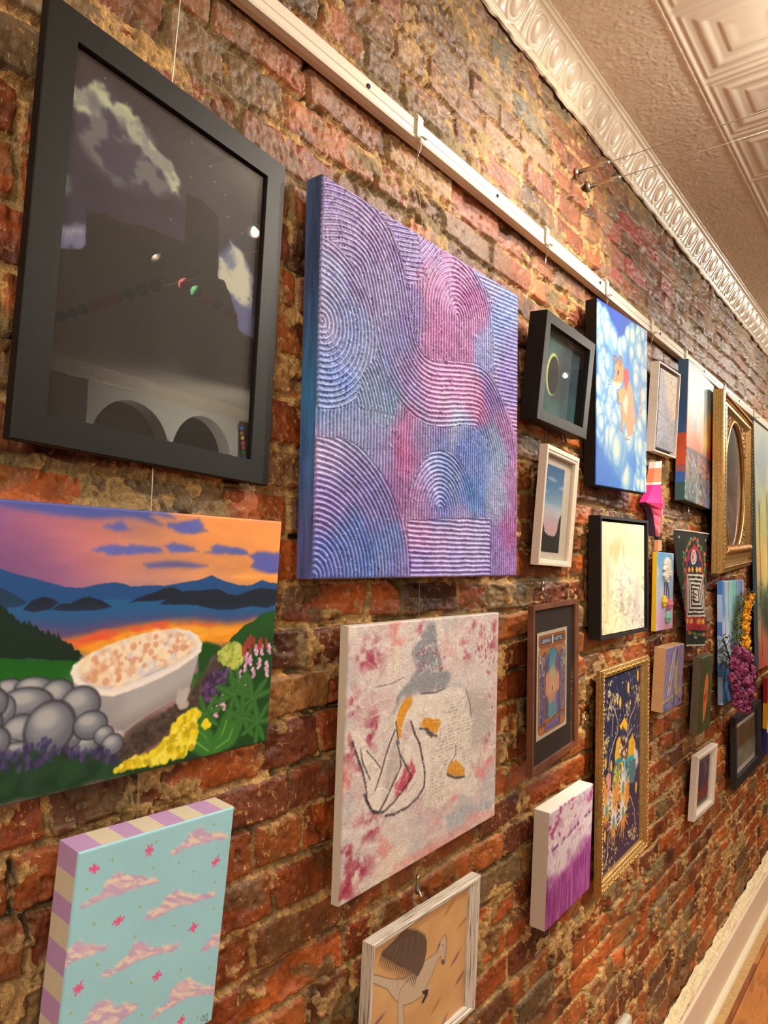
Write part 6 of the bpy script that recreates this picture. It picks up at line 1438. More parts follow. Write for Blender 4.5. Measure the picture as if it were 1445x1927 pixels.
# ---- gilt frame with flowers and birds
o, W, H, T, R_ = framed('goldfl', 'tall gilt frame around a dark painting of birds, twigs and flowers', (0.0187, 0.8375, 0.0391, 0.9339),
       lambda T: [(0, 0), (0, T * .55), (.06, T * .6), (.10, T * .85), (.16, T * .98), (.5, T), (.58, T * .9), (.68, T * .72), (.76, T * .9), (.86, T * .86), (.92, T * .6), (1, T * .5), (1, .001)],
       M['gold'], art_gold, .0075, None, art_name='painting', art_mat='canvas')
mb = MB()
def ring_path(fr):
    x0 = -W / 2 + (R_[0] + W / 2) * fr; x1 = W / 2 - (W / 2 - R_[1]) * fr; y0 = -H / 2 + (R_[2] + H / 2) * fr; y1 = H / 2 - (H / 2 - R_[3]) * fr
    return x0, x1, y0, y1
x0, x1, y0, y1 = ring_path(.34)
def along(x0, x1, y0, y1, step):
    out = []
    for a, b, L in (((x0, y1), (x1, y1), x1 - x0), ((x1, y1), (x1, y0), y1 - y0), ((x1, y0), (x0, y0), x1 - x0), ((x0, y0), (x0, y1), y1 - y0)):
        n_ = max(1, int(L / step))
        for k in range(n_):
            t = (k + .5) / n_; out.append((a[0] * (1 - t) + b[0] * t, a[1] * (1 - t) + b[1] * t, 0 if a[1] == b[1] else 1))
    return out
for k, (x, y, d) in enumerate(along(x0, x1, y0, y1, .0105)):
    if k % 4 == 0:
        pts = [(x + math.cos(q * .785) * .0042 * (1 if d else 1.2), y + math.sin(q * .785) * .0052, T + .0005) for q in range(8)]
        mb.tube(pts, .0012, 5, True)
    else:
        s_ = .004
        mb.tube([(x - s_, y - s_, T), (x, y, T + .0018), (x + s_, y + s_, T)], .0016, 5)
mb.build('leaf_ornament', M['gold'], o, True)

def mag_side(s, t, z): return (214, 200, 184) if s == 'L' else (244, 236, 224)  # white edges; shade on the left one is put into its colour
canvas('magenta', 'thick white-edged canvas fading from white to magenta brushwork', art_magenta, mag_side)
float_frame('grey', 'small white floating frame with a pale grey abstract canvas', .0045, art_grey, (0.1252, 0.9301, 0.0523, 0.9407), M['white_frame'], mat_plain('slate_recess', (56, 74, 88), .7), .022)

def bridge_side(s, t, z):
    if s == 'L': return (70, 100, 132) if t < .30 else ((62, 96, 150) if t < .52 else ((200, 86, 52) if t < .76 else ((150, 90, 96) if t < .8 else ((60, 96, 170) if t < .88 else (56, 84, 84)))))
    return (60, 74, 84)
canvas('bridge', 'canvas of an orange sunset burst over a dark bridge and flowers', art_bridge, bridge_side, 'acrylic', nseg=40)

# ---- big gilt frame with an oval window
FIT['mirror'] = FIT['mirror'][:2] + (.90,) + FIT['mirror'][3:]
FIT['mirror'] = (FIT['mirror'][0] - .025,) + FIT['mirror'][1:]
o, W, H, T = thing('oval_frame', 'mirror', 'ornate antique gilt frame with an oval window', 'framed picture')
m_gd = M['gold_dark']
cx_, cy_ = -.02 * W, .0; ax, ay = .335 * W, .395 * H
inn = inner_rect((.09, .88, .10, .87), W, H)
frame_ring('frame', W, H, inn, [(0, 0), (0, T * .5), (.025, T * .56), (.025, T * .9), (0, T * .96), (0, T * 1.35), (.02, T * 1.42), (.02, T * 1.75), (.08, T * 1.9), (.22, T * 2.1), (.3, T * 1.4), (.5, T * 1.3), (.62, T * 2.0), (.8, T * 2.1), (1, T * 1.1), (1, .001)], M['gold'], o)
V = []; F = []; N = 72
for k in range(N):
    an = 2 * math.pi * k / N; c, s = math.cos(an), math.sin(an)
    V.append((cx_ + ax * c, cy_ + ay * s, T * .9))
    hx, hy = (inn[1] - inn[0]) / 2, (inn[3] - inn[2]) / 2; mxx, myy = (inn[0] + inn[1]) / 2, (inn[2] + inn[3]) / 2
    kk = 1 / max(abs(c), abs(s)); V.append((mxx + hx * c * kk, myy + hy * s * kk, T * .9))
for k in range(N):
    j = (k + 1) % N; F.append((k * 2, k * 2 + 1, j * 2 + 1, j * 2))
mesh_obj('spandrel', V, F, M['gold'], o, True)
mb = MB(); mb.tube([(cx_ + ax * math.cos(t_ * math.pi / 36), cy_ + ay * math.sin(t_ * math.pi / 36), T * 1.0) for t_ in range(72)], .009, 8, True)
mb.build('oval_rim', M['gold'], o, True)
rg = random.Random(4)
for sx in (-1, 1):
    for sy in (-1, 1):
        mb = MB(); stem = []
        for k in range(34):
            an = rg.uniform(.45, 1.2); rr = rg.uniform(1.06, 1.34)
            p = (cx_ + sx * ax * math.cos(an) * rr, cy_ + sy * ay * math.sin(an) * rr)
            if abs(p[0]) > W * .42 or abs(p[1]) > H * .42: continue
            stem.append((p[0], p[1], T * 1.0)); cr = rg.uniform(.008, .016); a0 = rg.uniform(0, 6)
            mb.tube([(p[0] + cr * (1 - q * .13) * math.cos(a0 + q * .8), p[1] + cr * (1 - q * .13) * math.sin(a0 + q * .8), T * 1.0 + .004 * q / 6) for q in range(7)], .0032, 5)
        if len(stem) > 1: mb.tube(stem, .003, 5)
        mb.build('corner_ornament', m_gd, o, True)
mb = MB()
for k, (x, y, d) in enumerate(along(-W * .475, W * .475, -H * .47, H * .47, .016)): mb.ball((x, y, T * 2.0), .0055, 7, 4)
mb.build('bead_border', m_gd, o, True)
mb = MB()
for k in range(22): mb.tube([(-W * .42 + k * W * .038, -H * .40, T * 1.9), (-W * .41 + k * W * .038 + .01, -H * .375, T * 2.4), (-W * .40 + k * W * .038, -H * .35, T * 1.9)], .006, 6)
mb.build('leaf_border', m_gd, o, True)
a = art_oval(2 * ax, 2 * ay)
q = [(cx_ + ax * 1.01 * math.cos(math.pi * k / 40), cy_ + ay * 1.01 * math.sin(math.pi * k / 40)) for k in range(80)]
flat_art('oval_panel', a, (cx_ - ax, cx_ + ax, cy_ - ay, cy_ + ay), T * .5, M['print'], o)  # mottled grey, brown and pink tones filling the oval
mesh_obj('glass', [(x, y, T * .7) for x, y in q], [tuple(range(80))], M['glass'], o)
flat('backing', (-W / 2 + .01, W / 2 - .01, -H / 2 + .01, H / 2 - .01), .004, M['black_side'], o, .003)

canvas('tree', 'tall landscape canvas with a thin dark tree under a pale misty sky', art_tree, lambda s, t, z: (84, 122, 136), nseg=8)

# ---- sheep canvas with felt shapes
def sheep_side(s, t, z): return (236, 196, 20)
o, W, H, T = canvas('sheep', 'little yellow-edged canvas with a woolly white shape and three felt flowers', art_sheep, sheep_side, nseg=6)
mb = MB(); rg = random.Random(3)
for k in range(110):
    y = rg.uniform(-1, 1); x = rg.uniform(-1, 1) * (1 - .45 * max(0, y)) ; 
    if x * x + y * y > 1: continue
    mb.ball((W * (.02 + .20 * x), H * (.27 + .15 * y), T + .003), .0065, 6, 4)
mb.build('woolly_shape', mat_plain('white_wool', (228, 222, 206), .9), o, True)
for nm, c, col in (('felt_flower', (-.12, -.13), (236, 204, 60)), ('felt_flower', (.22, -.17), (234, 136, 170)), ('felt_flower', (.10, -.34), (136, 214, 200))):
    mb = MB()
    for k in range(6): mb.ball((W * c[0] + .010 * math.cos(k * 1.05), H * c[1] + .011 * math.sin(k * 1.05), T + .004), .0095, 8, 5, sc=(1, 1, .6))
    mb.ball((W * c[0], H * c[1], T + .006), .009, 8, 5)
    mb.build(nm, mat_plain('felt_%d' % col[0], col, .9), o, True)
mb = MB()
for c0, c1 in (((-.1, .12), (-.12, -.09)), ((.08, .12), (.20, -.12)), ((.0, .12), (.06, -.28))):
    mb.tube([(W * (c0[0] + (c1[0] - c0[0]) * t + .03 * math.sin(t * 3)), H * (c0[1] + (c1[1] - c0[1]) * t), T + .0015) for t in (0, .25, .5, .75, 1)], .0012, 5)
mb.build('thread', mat_plain('grey_thread', (70, 76, 90), .8), o)

canvas('blue', 'narrow streaked blue canvas with small dark writing and silk flowers hung over it', art_blue, lambda s, t, z: (150, 180, 220) if (int(t * 9) % 3) else (70, 120, 190), 'acrylic', nseg=18)
canvas('wood', 'small lavender landscape on a deep pale wooden box', art_wood, lambda s, t, z: (214, 172, 118), side_name='wooden_box', side_mat=M['pale_wood'], nseg=2, nd=1)
canvas('carrot', 'small deep grey wooden box painted with an orange carrot on dark green', art_carrot, lambda s, t, z: (108, 98, 82), side_name='wooden_box', side_mat=M['grey_wood'], nseg=2, nd=1)
framed('cream', 'small cream framed print of a purple night scene, lowest picture at the far end', (0.0786, 0.8649, 0.0752, 0.9093),
       lambda T: [(0, 0), (0, T - .003), (.15, T), (.8, T), (1, T - .004), (1, .001)], M['white_frame'], art_cream, .009, .013)
def art_reflection(w, h):  # brown over grey: room reflection in the glass, painted as colour
    a = Art(w, h, 60, (120, 92, 66)); a.blend(sstep(.5, .6, a.T), (150, 140, 124)); a.vary(.15, 6, 8, 3); return a
framed('blackm', 'black framed picture with a white mount under the purple silk flowers', (0.0454, 0.8441, 0.0988, 0.8566),
       FLATP, M['black_side'], art_reflection, .0072, .011, mat_rect=(.16, .86, .20, .78), mat_mat=M['white_frame'], zmat=.006)
canvas('primary', 'canvas in blocks of red, yellow and navy at the far right', art_primary, lambda s, t, z: (160, 34, 26) if t < .33 else ((240, 196, 30) if t < .66 else (38, 46, 120)), nseg=18)

# ================================================================ star ornament
SL = [(2.241, 1.938), (2.232, 1.916), (2.212, 1.870), (2.209, 1.862), (2.186, 1.833), (2.146, 1.804), (2.191, 1.793), (2.216, 1.771), (2.227, 1.743), (2.242, 1.705)]
SR = [(2.284, 1.943), (2.286, 1.922), (2.290, 1.878), (2.291, 1.870), (2.303, 1.836), (2.331, 1.808), (2.301, 1.780), (2.277, 1.759), (2.261, 1.732), (2.245, 1.705)]
o = bpy.data.objects.new('star_ornament', None); COL.objects.link(o); o.location = (0.02, 2.243, 1.705)
tag(o, 'long four-pointed pink and orange star ornament hanging on the bricks', 'ornament')
V = []; F = []; C = []
bandL = [(224, 210, 206), (226, 128, 92), (230, 206, 190), (206, 44, 130), (206, 44, 130), (216, 70, 120), (224, 90, 120), (226, 110, 130), (228, 130, 140)]
bandR = [(228, 214, 206), (232, 130, 96), (232, 206, 190), (226, 96, 130), (222, 70, 120), (224, 80, 130), (226, 104, 140), (228, 120, 146), (230, 140, 150)]
cm = [((l[0] * .6 + r[0] * .4), (l[1] + r[1]) / 2) for l, r in zip(SL, SR)]
def loc(p, x): return (x - .02, p[0] - 2.243, p[1] - 1.705)
zc_ = [.046, .046, .048, .048, .052, .056, .052, .048, .046, .044]
for i in range(9):
    for q, c in (([SL[i], SL[i + 1], cm[i + 1], cm[i]], bandL[i]), ([cm[i], cm[i + 1], SR[i + 1], SR[i]], bandR[i])):
        k = len(V)
        hx = [.032, .032, zc_[i + 1], zc_[i]] if q[0] is SL[i] else [zc_[i], zc_[i + 1], .032, .032]
        V += [loc(p, x) for p, x in zip(q, hx)]; F.append((k, k + 1, k + 2, k + 3)); C.append(c)
    for e0, e1 in ((SL[i], SL[i + 1]), (SR[i + 1], SR[i])):
        k = len(V); V += [loc(e0, .012), loc(e1, .012), loc(e1, .032), loc(e0, .032)]; F.append((k, k + 1, k + 2, k + 3)); C.append(bandL[i] if i < 5 else (84, 60, 100))
k = len(V); V += [loc(SL[0], .012), loc(SL[0], .032), loc(cm[0], .046), loc(SR[0], .032), loc(SR[0], .012)]; F.append((k, k + 1, k + 2, k + 3, k + 4)); C.append((226, 214, 206))
mesh_obj('star_body', V, F, M['paint_plain'], o, False, C)
mb = MB(); rg = random.Random(8)
for k in range(34):
    i = rg.randint(3, 8); t = rg.random(); y = SL[i][1] * (1 - t) + SL[i + 1][1] * t if i < 9 else 1.72
    s_ = rg.uniform(.15, .85); yy = (cm[i][0] * (1 - t) + cm[i + 1][0] * t) * (1 - s_) + (SR[i][0] * (1 - t) + SR[i + 1][0] * t) * s_
    xx = (zc_[i] * (1 - s_) + .032 * s_)
    mb.ball(loc((yy, y), xx + .001), .0045, 6, 4, col=rg.choice([(130, 130, 180), (236, 190, 120), (200, 60, 130), (236, 170, 180)]), sc=(.3, .7, 1.6))
mb.build('painted_petals', M['paint_plain'], o, False, True)
TL = [(1.806, 1.753, (40, 32, 34)), (1.753, 1.72, (190, 108, 66)), (1.72, 1.696, (30, 28, 28)), (1.696, 1.662, (222, 158, 120))]
mb = MB()
for z1, z0, c in TL: mb.box(-.008, .004, 2.290 - 2.243, 2.327 - 2.243, z0 - 1.705, z1 - 1.705, col=c)
mb.build('banded_tail', M['paint_plain'], o, False, True)

# ================================================================ embroidered banner
BL = [(2.435, 1.734), (2.42, 1.716), (2.424, 1.67), (2.431, 1.623), (2.440, 1.589), (2.470, 1.55), (2.496, 1.513), (2.53, 1.475), (2.553, 1.441), (2.569, 1.407), (2.580, 1.381), (2.597, 1.341)]
BR = [(2.87, 1.737), (2.827, 1.703), (2.822, 1.667), (2.789, 1.64), (2.793, 1.619), (2.81, 1.559), (2.814, 1.499), (2.822, 1.439), (2.862, 1.408), (2.872, 1.379), (2.848, 1.347), (2.806, 1.334)]
PL = [(45, 100), (25, 180), (35, 400), (45, 620), (50, 780), (100, 960), (130, 1130), (175, 1300), (205, 1450), (225, 1600), (235, 1720), (262, 1890)]
PR = [(565, 170), (520, 300), (515, 450), (480, 560), (485, 650), (505, 900), (510, 1150), (520, 1400), (570, 1520), (580, 1640), (550, 1780), (515, 1850)]
art = art_banner(.4, .42 * 1.9)
nt_, ns_ = 220, 110
tt = np.linspace(0, 1, nt_)
def curve(P_, by): 
    P_ = np.array(P_, float); yy = np.array(by, float)[:, 1]; u = (yy - yy[0]) / (yy[-1] - yy[0])
    return np.stack([np.interp(tt, u, P_[:, 0]), np.interp(tt, u, P_[:, 1])], -1)
wl, wr, pl, pr = curve(BL, PL), curve(BR, PR), curve(PL, PL), curve(PR, PR)
ss = np.linspace(0, 1, ns_)[None, :, None]
Wg = wl[:, None] * (1 - ss) + wr[:, None] * ss; Pg = pl[:, None] * (1 - ss) + pr[:, None] * ss
ia = np.clip(((Pg[..., 0] - 40) / 520 * (art.nx - 1)), 0, art.nx - 1).astype(int); ja = np.clip(((Pg[..., 1] - 80) / 1820 * (art.ny - 1)), 0, art.ny - 1).astype(int)
colg = art.img[ja, ia]
S_, T_ = np.meshgrid(ss[0, :, 0], tt)
Xg = .034 + .010 * np.sin(S_ * 7 + T_ * 4) * (.2 + T_) + .008 * (1 - np.abs(S_ * 2 - 1)) + .012 * np.exp(-((T_ - .3) / .12) ** 2) * (S_ > .6) * (S_ - .6)
o = bpy.data.objects.new('embroidered_banner', None); COL.objects.link(o); o.location = (.034, 2.65, 1.735)
tag(o, 'narrow black embroidered banner with a red doorway and concentric white stripes', 'banner')
m_cloth = mat_col('black_felt', .9, .2, [(700, .4, .0008)])
c = grid_obj('cloth', np.stack([Xg - .034, Wg[..., 0] - 2.65, Wg[..., 1] - 1.735], -1), m_cloth, o, colg)
md = c.modifiers.new('thick', 'SOLIDIFY'); md.thickness = .0016
mb = MB()
e = np.stack([Xg[0] - .033, Wg[0, :, 0] - 2.65, Wg[0, :, 1] - 1.734], -1)[::6]; mb.tube(e, .0028, 6)
m_yarn = mat_plain('white_yarn', (214, 206, 196), .9, bump=(300, .8, .002)); mb.build('white_stitching', m_yarn, o, True); mb = MB()
e = np.stack([Xg[-1] - .033, Wg[-1, :, 0] - 2.65, Wg[-1, :, 1] - 1.735], -1)[::6]; mb.tube(e, .0028, 6)
mb.build('white_stitching', m_yarn, o, True)
mb = MB()
mb.tube([(-.004, 2.53 - 2.65, .0), (-.016, 2.678 - 2.65, .083)], .0012, 5); mb.tube([(-.016, 2.678 - 2.65, .083), (-.004, 2.78 - 2.65, .0)], .0012, 5)
mb.build('cord', mat_plain('dark_cord', (70, 52, 40), .8), o)

# ================================================================ silk flowers over the blue canvas
def spray(name, label, cat, base, build):
    o = bpy.data.objects.new(name, None); COL.objects.link(o); o.location = base
    tag(o, label, cat); build(o, base); return o
def petal(mb, c, d, up, L, Wd, col):
    d = np.array(d, float); d /= np.linalg.norm(d); up = np.array(up, float); s = np.cross(d, up); s /= np.linalg.norm(s) + 1e-9; n = np.cross(s, d)
    c = np.array(c, float)
    P_ = [c, c + d * L * .45 + s * Wd * .5 + n * L * .10, c + d * L + s * Wd * .28 + n * L * .02, c + d * L * .96, c + d * L - s * Wd * .28 + n * L * .04, c + d * L * .45 - s * Wd * .5 + n * L * .08, c + d * L * .5 + n * L * .20]
    mb.add((P_, [(0, 1, 6), (1, 2, 6), (2, 3, 6), (3, 4, 6), (4, 5, 6), (5, 0, 6)]), col)
def build_purple(o, base):
    rg = random.Random(12)
    m_ = mat_col('silk_petals', .6, .3)
    outl = [(3.04, 1.290, .05), (3.13, 1.275, .075), (3.02, 1.245, .05), (3.20, 1.25, .075), (3.00, 1.20, .05), (3.12, 1.215, .08), (3.25, 1.20, .08), (3.03, 1.165, .05), (3.17, 1.165, .08), (3.29, 1.165, .06), (3.06, 1.125, .05), (3.20, 1.125, .08), (3.28, 1.12, .06), (3.07, 1.088, .045), (3.17, 1.088, .07), (3.24, 1.085, .05), (3.17, 1.055, .045), (3.22, 1.045, .045)]
    for k, (y, z, r) in enumerate(outl):
        mb = MB()
        for j in range(26):
            d = np.array([abs(rg.gauss(0, 1)) * .9 + .1, rg.gauss(0, 1), rg.gauss(0, .8)]); d /= np.linalg.norm(d)
            rr = r * rg.uniform(.25, .6)
            c = np.array([.075 - base[0] + .25 * r, y - base[1], z - base[2]]) + d * rr * np.array([.5, 1.0, .5])
            t1 = np.cross(d, [rg.random() - .5, rg.random() - .5, rg.random() - .5])
            for q in range(4):
                an = q * 1.57; t2 = np.cross(d, t1)
                dd = t1 / (np.linalg.norm(t1) + 1e-9) * math.cos(an) + t2 / (np.linalg.norm(t2) + 1e-9) * math.sin(an) + d * .25
                petal(mb, c, dd, d, .019, .017, rg.choice([(124, 44, 84), (104, 34, 70), (144, 62, 100), (84, 28, 58), (158, 82, 118)]))
        mb.build('blossom', m_, o, False, True)
    mb = MB(); rg = random.Random(5)
    for k in range(60):
        c = (.04 - base[0] + rg.uniform(0, .02), rg.uniform(2.97, 3.05) - base[1], rg.uniform(1.22, 1.345) - base[2])
        petal(mb, c, (rg.uniform(.1, 1), rg.gauss(0, 1), rg.gauss(0, .7)), (1, 0, 0), .018, .008, rg.choice([(56, 66, 34), (76, 84, 44), (44, 50, 28)]))
    mb.tube([(.05 - base[0], 3.02 - base[1], 1.33 - base[2]), (.06 - base[0], 3.08 - base[1], 1.25 - base[2]), (.06 - base[0], 3.2 - base[1], 1.05 - base[2])], .004, 6, col=(56, 66, 34))
    mb.build('leaves', m_, o, False, True)
spray('silk_hydrangea', 'cluster of purple silk flowers hanging over the blue canvas', 'artificial flowers', (.045, 3.05, 1.33), build_purple)
def build_yellow(o, base):
    rg = random.Random(22); m_ = mat_col('silk_spray', .6, .3)
    path = [(3.41, 1.494), (3.34, 1.462), (3.30, 1.43), (3.285, 1.40), (3.27, 1.36), (3.268, 1.32), (3.275, 1.28), (3.30, 1.25), (3.33, 1.215)]
    mb = MB()
    for k in range(420):
        t = rg.random() * 7.999; i = int(t); f = t - i
        y = path[i][0] * (1 - f) + path[i + 1][0] * f; z = path[i][1] * (1 - f) + path[i + 1][1] * f
        c = (.062 - base[0] + rg.uniform(0, .02), y + rg.uniform(-.045, .045) * min(1, .5 + i * .2) - base[1], z + rg.uniform(-.01, .01) - base[2])
        petal(mb, c, (rg.uniform(.3, 1), rg.gauss(0, .8), rg.gauss(0, .8)), (1, 0, 0), .016, .014, rg.choice([(240, 166, 20), (230, 150, 14), (248, 190, 40)]) if t < 6.4 else rg.choice([(214, 190, 60), (150, 150, 50)]))
    mb.build('yellow_florets', m_, o, False, True)
    mb = MB()
    for k in range(430):
        t = rg.random() * 7.999; i = int(t); f = t - i
        y = path[i][0] * (1 - f) + path[i + 1][0] * f; z = path[i][1] * (1 - f) + path[i + 1][1] * f
        w_ = .12 if t < 1 else .075
        c = (.046 - base[0] + rg.uniform(0, .012), y + rg.choice([-1, 1]) * rg.uniform(.3, 1) * w_ - base[1], z + rg.uniform(-.01, .02) - base[2])
        petal(mb, c, (rg.uniform(.0, .5), rg.gauss(0, .7), rg.gauss(.4, .8)), (1, 0, 0), .022, .006, rg.choice([(58, 76, 30), (84, 100, 36), (44, 56, 26), (110, 120, 40)]))
    mb.build('leaves', m_, o, False, True)
spray('silk_flower_spray', 'long yellow silk flower spray with green leaves beside the blue canvas', 'artificial flowers', (.045, 3.30, 1.50), build_yellow)

# ================================================================ picture rail, hooks and wires
RZ0, RZ1 = 2.338, 2.3755
o = bpy.data.objects.new('picture_rail', None); COL.objects.link(o); o.location = (0.006, 2.4, RZ0)
tag(o, 'long white metal picture rail screwed along the top of the brick wall', 'picture rail')
h_ = RZ1 - RZ0
prof = [(0, 0), (.009, 0), (.018, .0015), (.0195, .005), (.0195, .006), (.0175, .0075), (.0178, .0165), (.0190, .0178), (.0178, .0190), (.0182, h_ - .003), (.016, h_), (0, h_)]
prof = [(x + .002, z) for x, z in prof]
n = len(prof); V = [(x, y, z) for y in (-3.9, 2.85) for x, z in prof]
F = [(i, (i + 1) % n, n + (i + 1) % n, n + i) for i in range(n)] + [tuple(range(n)), tuple(range(2 * n - 1, n - 1, -1))]
r_ = mesh_obj('rail', V, F, M['white_metal'], o)
bm = bmesh.new(); bm.from_mesh(r_.data); bmesh.ops.recalc_face_normals(bm, faces=bm.faces[:]); bm.to_mesh(r_.data); bm.free()
m_screw = mat_plain('dark_screw', (60, 66, 76), .3, metal=.8)
for y in (-.38, .40, .8196, 1.2355, 1.790, 2.3055, 2.8503, 3.4546, 3.8827, 4.4):
    mb = MB(); mb.tube([(.0185, y - 2.4, .0225), (.0222, y - 2.4, .0225)], [.0048, .0036], 12)
    mb.tube([(.0222, y - 2.4 - .0025, .0225), (.0226, y - 2.4 + .0025, .0225)], .0007, 4)
    mb.build('screw', m_screw, o)

WIRE = [(.4735, 1.15), (1.010, .985), (1.506, 1.39), (1.875, 1.05), (2.277, 1.30), (2.640, 1.72), (2.860, .90), (3.18, 2.2), (3.77, 2.2)]
LEAD = [-.20, -.20, -.20, -.055, -.20, -.055, 0, -.20, -.10]
HOOK = [.4735, .9551, 1.4614, 1.8341, 2.2172, 2.5961, None, 3.1752, 3.7703]
place = ['behind the black night-cloud print', 'above the swirled purple canvas', 'above the eclipse picture', 'above the mouse canvas', 'above the small white floating frame', 'above the sunset bridge canvas', '', 'above the gilt oval frame', 'above the tall tree landscape']
def hook_mesh(mb):
    prof = [(-.004, .016), (.000, .0445), (.006, .0475), (.020, .0455), (.0245, .038), (.0235, .018), (.0235, .004), (.027, -.002), (.033, .0)]
    w_ = .0075
    V = []; F = []
    for s in (-w_, w_):
        for x, z in prof: V.append((x, s, z))
        for x, z in prof: V.append((x + .0016, s, z + .0010))
    n = len(prof)
    def id_(s, l, i): return s * 2 * n + l * n + i
    for i in range(n - 1):
        F += [(id_(0, 1, i), id_(0, 1, i + 1), id_(1, 1, i + 1), id_(1, 1, i)), (id_(0, 0, i), id_(1, 0, i), id_(1, 0, i + 1), id_(0, 0, i + 1))]
        for s in (0, 1): F.append((id_(s, 0, i), id_(s, 0, i + 1), id_(s, 1, i + 1), id_(s, 1, i)))
    mb.add((V, F), (230, 222, 204))
m_hook = mat_plain('white_hook', (226, 216, 198), .35)
for i, y in enumerate(HOOK):
    if y is None: continue
    o = bpy.data.objects.new('rail_hook', None); COL.objects.link(o); o.location = (.006, y, RZ0)
    tag(o, 'white hook clipped over the picture rail ' + place[i], 'hook', 'hooks on the picture rail')
    mb = MB(); hook_mesh(mb); mb.build('hook_plate', m_hook, o)
    mb = MB(); mb.tube([(.030, .0, .0), (.0315, 0, .0)], .0075, 14); mb.build('hook_disc', m_hook, o)
    wy_ = WIRE[i][0] - y
    mb = MB()
    mb.tube([(.025, 0, .002), (.024, -.0035, -.012), (.020, 0, -.030), (.024, .0045, -.012), (.028, 0, .002)], .0006, 5)
    mb.tube([(.020, 0, -.029), (.0195, 0, -.040), (.0190, 0, -.041), (.0045, wy_, LEAD[i])], [.0014, .0014, .00065, .00065], 6)
    mb.build('wire_loop', M['wire'], o)
m_w = M['wire']
for i, (y, zb) in enumerate(WIRE):
    o = bpy.data.objects.new('hanging_wire', None); COL.objects.link(o)
    yt = HOOK[i] if HOOK[i] else y
    o.location = (.0, y, zb)
    tag(o, ('thin steel wire hanging from the hook ' + place[i]) if place[i] else 'thin steel wire on the bricks between the grey carrot box and the banner', 'wire', 'picture hanging wires')
    mb = MB(); mb.tube([(.0105, 0, (RZ0 + LEAD[i] - zb) if HOOK[i] else .60), (.0105, 0, 0)], .00065, 5)
    mb.build('wire', m_w, o)
def clip(y, z, label):
    o = bpy.data.objects.new('wire_clip', None); COL.objects.link(o); o.location = (.013, y, z)
    tag(o, label, 'clip')
    mb = MB(); mb.tube([(0, 0, .030), (0, 0, .022), (0, 0, .020), (0, 0, .013), (0, 0, .011), (0, 0, .0)], [.0025, .0035, .0022, .0042, .0046, .0046], 12); mb.build('clip_body', M['steel'], o, True)
    mb = MB(); mb.tube([(.004, .0, .004), (.009, 0, -.003), (.011, 0, .002)], .0012, 6); mb.build('clip_hook', M['steel'], o)
clip(1.0195, 1.055, 'chrome wire clip just above the weathered white horse frame')
clip(1.4905, 1.545, 'chrome wire clip just above the walnut framed card print')
clip(2.6746, 1.800, 'chrome wire clip holding the cord of the embroidered banner')
clip(2.352, 1.372, 'chrome wire clip just above the pale wooden box painting')
clip(2.800, 1.318, 'chrome wire clip just above the grey box carrot painting')
o = mesh_obj('screw_eye', *tube_arrays([(.013, .0055 * math.cos(k * .6283), .0055 * math.sin(k * .6283)) for k in range(10)], .0011, 6, True), M['steel']); o.location = (0, 1.737, 1.232); tag(o, 'tiny steel screw eye in the bricks left of the tall gilt frame', 'screw eye')

# a small plastic gadget low on the wall
o = bpy.data.objects.new('cable_cover', None); COL.objects.link(o); o.location = (.006, 1.985, .30)
tag(o, 'small pale grey plastic cover on the bricks at the bottom edge of the photo', 'cover')
box('shell', 0, .026, -.045, .055, 0, .088, mat_plain('grey_plastic', (190, 180, 160), .45), o, .012, 4)
mb = MB(); mb.tube([(.0265, -.030 + .012 * k, .066 + .010 * math.sin(k * .6)) for k in range(6)], .0008, 5); mb.build('seam', mat_plain('dark_seam', (60, 56, 60), .6), o)

# ================================================================ lighting cables, lamps, garland
def anchor(y, z, label):
    o = bpy.data.objects.new('cable_anchor', None); COL.objects.link(o); o.location = (.002, y, z); tag(o, label, 'cable anchor', 'cable anchors by the cornice')
    mb = MB(); mb.tube([(0, 0, 0), (.006, 0, 0), (.008, 0, 0)], [.013, .013, .010], 20); mb.build('flange', M['steel'], o, True)
    mb = MB(); mb.tube([(.006, 0, 0), (.085, 0, 0), (.088, 0, 0)], [.0058, .0058, .004], 14); mb.build('post', M['steel'], o, True)
    mb = MB(); mb.tube([(.06, 0, -.0062), (.06, 0, -.0055)], .0016, 8); mb.build('grub_screw', m_screw, o)
anchor(1.686, 2.6215, 'steel cable post under the cornice, the nearer of two')
anchor(1.764, 2.6180, 'steel cable post under the cornice, the farther of two')
for y, z, w_ in ((1.686, 2.6215, 'nearer'), (1.764, 2.6180, 'farther')):
    o = mesh_obj('steel_cable', *tube_arrays([(.088, y, z), (ROOM_X - .001, y, z)], .0011, 6), M['wire']); tag(o, 'taut steel cable crossing below the tin ceiling, ' + w_ + ' of the pair', 'cable', 'cable pair under the ceiling')

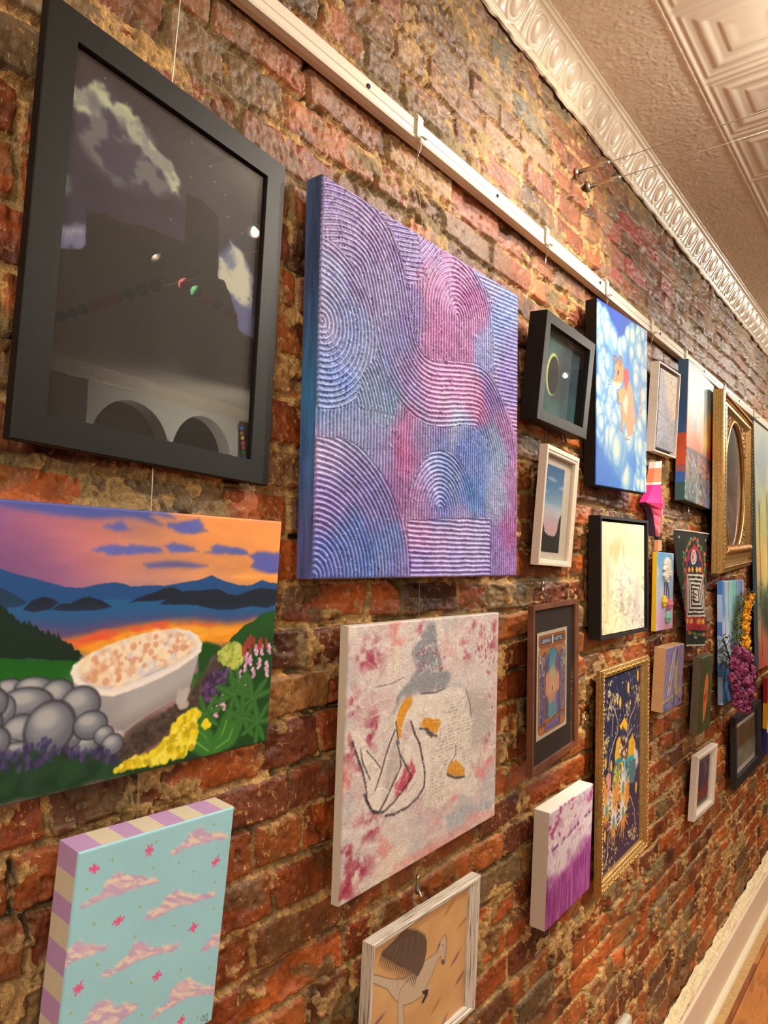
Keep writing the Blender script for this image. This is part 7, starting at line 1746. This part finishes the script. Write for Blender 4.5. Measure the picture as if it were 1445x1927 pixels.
m_bulb = mat_emit('lamp_glow', (255, 226, 180), 60.0)
for i, (kind, x, y, z, tx, ty, tz, en, cone, size, col) in enumerate(LIGHTS):
    if kind == 'spot':
        ld = bpy.data.lights.new('spot', 'SPOT'); ld.spot_size = math.radians(cone); ld.spot_blend = .7
    else: ld = bpy.data.lights.new('glow_or_fill', 'POINT')
    ld.energy = en; ld.shadow_soft_size = size; ld.color = col
    o = bpy.data.objects.new('lamp_or_fill_light', ld); COL.objects.link(o)
    o.location = (x, y, z)
    d = Vector((tx - x, ty - y, tz - z)) if kind == 'spot' else Vector((0, 0, -1))
    o.rotation_euler = d.to_track_quat('-Z', 'Y').to_euler()
    if kind == 'spot':
        t = bpy.data.objects.new('spotlight', None); COL.objects.link(t); t.location = (x, y, z) - d.normalized() * .03 if False else Vector((x, y, z)) - d.normalized() * .012
        t.rotation_euler = d.to_track_quat('-Z', 'Y').to_euler()
        tag(t, {0: 'small cable spotlight nearest the bricks, just past the right edge of the photo', 1: 'lamp mirrored at the right edge of the big black framed glass',
                2: 'lamp mirrored in the middle of the big black framed glass above the felt balls', 3: 'spotlight far down the room by the end wall, nearer the bricks',
                4: 'spotlight far down the room whose glint shows in the eclipse picture glass'}.get(i, 'spotlight shining on the white arched wall across the room'), 'spotlight', 'cable spotlights')
        mb = MB()
        N = 16; V = []; F = []
        for zz_, rr_ in ((.0, .024), (.012, .022), (.034, .012), (.05, .010)):
            for k in range(N): V.append((rr_ * math.cos(k * 2 * math.pi / N), rr_ * math.sin(k * 2 * math.pi / N), zz_))
        for j in range(3):
            for k in range(N): F.append((j * N + k, j * N + (k + 1) % N, (j + 1) * N + (k + 1) % N, (j + 1) * N + k))
        mesh_obj('reflector', V, F, M['steel'], t, True)
        mb = MB(); mb.ball((0, 0, .016), .009, 12, 8); mb.build('bulb', m_bulb, t, True)
        mb = MB(); mb.tube([(0, 0, .05), (0, .04, .06)], .002, 6); mb.tube([(0, 0, .05), (0, -.04, .06)], .002, 6); mb.build('bracket', M['steel'], t)

cols = [(214, 60, 120), (40, 50, 80), (40, 60, 110), (30, 100, 50), (196, 50, 90), (176, 44, 40), (186, 40, 44), (34, 96, 50), (40, 52, 84), (44, 44, 60)]
mats_g = {}
def garland(pts, cs, r, label):
    o = bpy.data.objects.new('ball_garland', None); COL.objects.link(o); o.location = pts[0]; tag(o, label, 'garland')
    for p, c in zip(pts, cs):
        if c not in mats_g: mats_g[c] = mat_plain('felt_ball_%02d' % len(mats_g), c, .9)
        mb = MB(); mb.ball((p[0] - pts[0][0], p[1] - pts[0][1], p[2] - pts[0][2]), r, 12, 8); mb.build('felt_ball', mats_g[c], o, True)
    mb = MB(); mb.tube([tuple(p[k] - pts[0][k] for k in range(3)) for p in pts], .0012, 5); mb.build('string', M['wire'], o)
def lerp(a, b, n_): return [tuple(a[k] + (b[k] - a[k]) * i / (n_ - 1) for k in range(3)) for i in range(n_)]
garland(lerp((2.20, 1.84, 2.62), (1.47, 1.75, 2.62), 10), cols, .024, 'string of coloured felt balls below the ceiling, seen only in the big glass, left length')
garland(lerp((1.36, 1.79, 2.62), (1.42, 2.16, 2.62), 6), [(186, 40, 44), (34, 96, 50), (196, 50, 90), (60, 44, 80), (176, 60, 80), (176, 44, 40)], .022, 'string of coloured felt balls below the ceiling, seen only in the big glass, right length')
garland(lerp((3.42, 4.515, 2.68), (3.42, 4.565, 2.44), 7), [(40, 110, 200), (240, 140, 40), (240, 220, 60), (236, 90, 160), (230, 70, 60), (40, 150, 70), (40, 110, 200)], .017, 'bright felt ball string hanging at the end of the white arched wall')
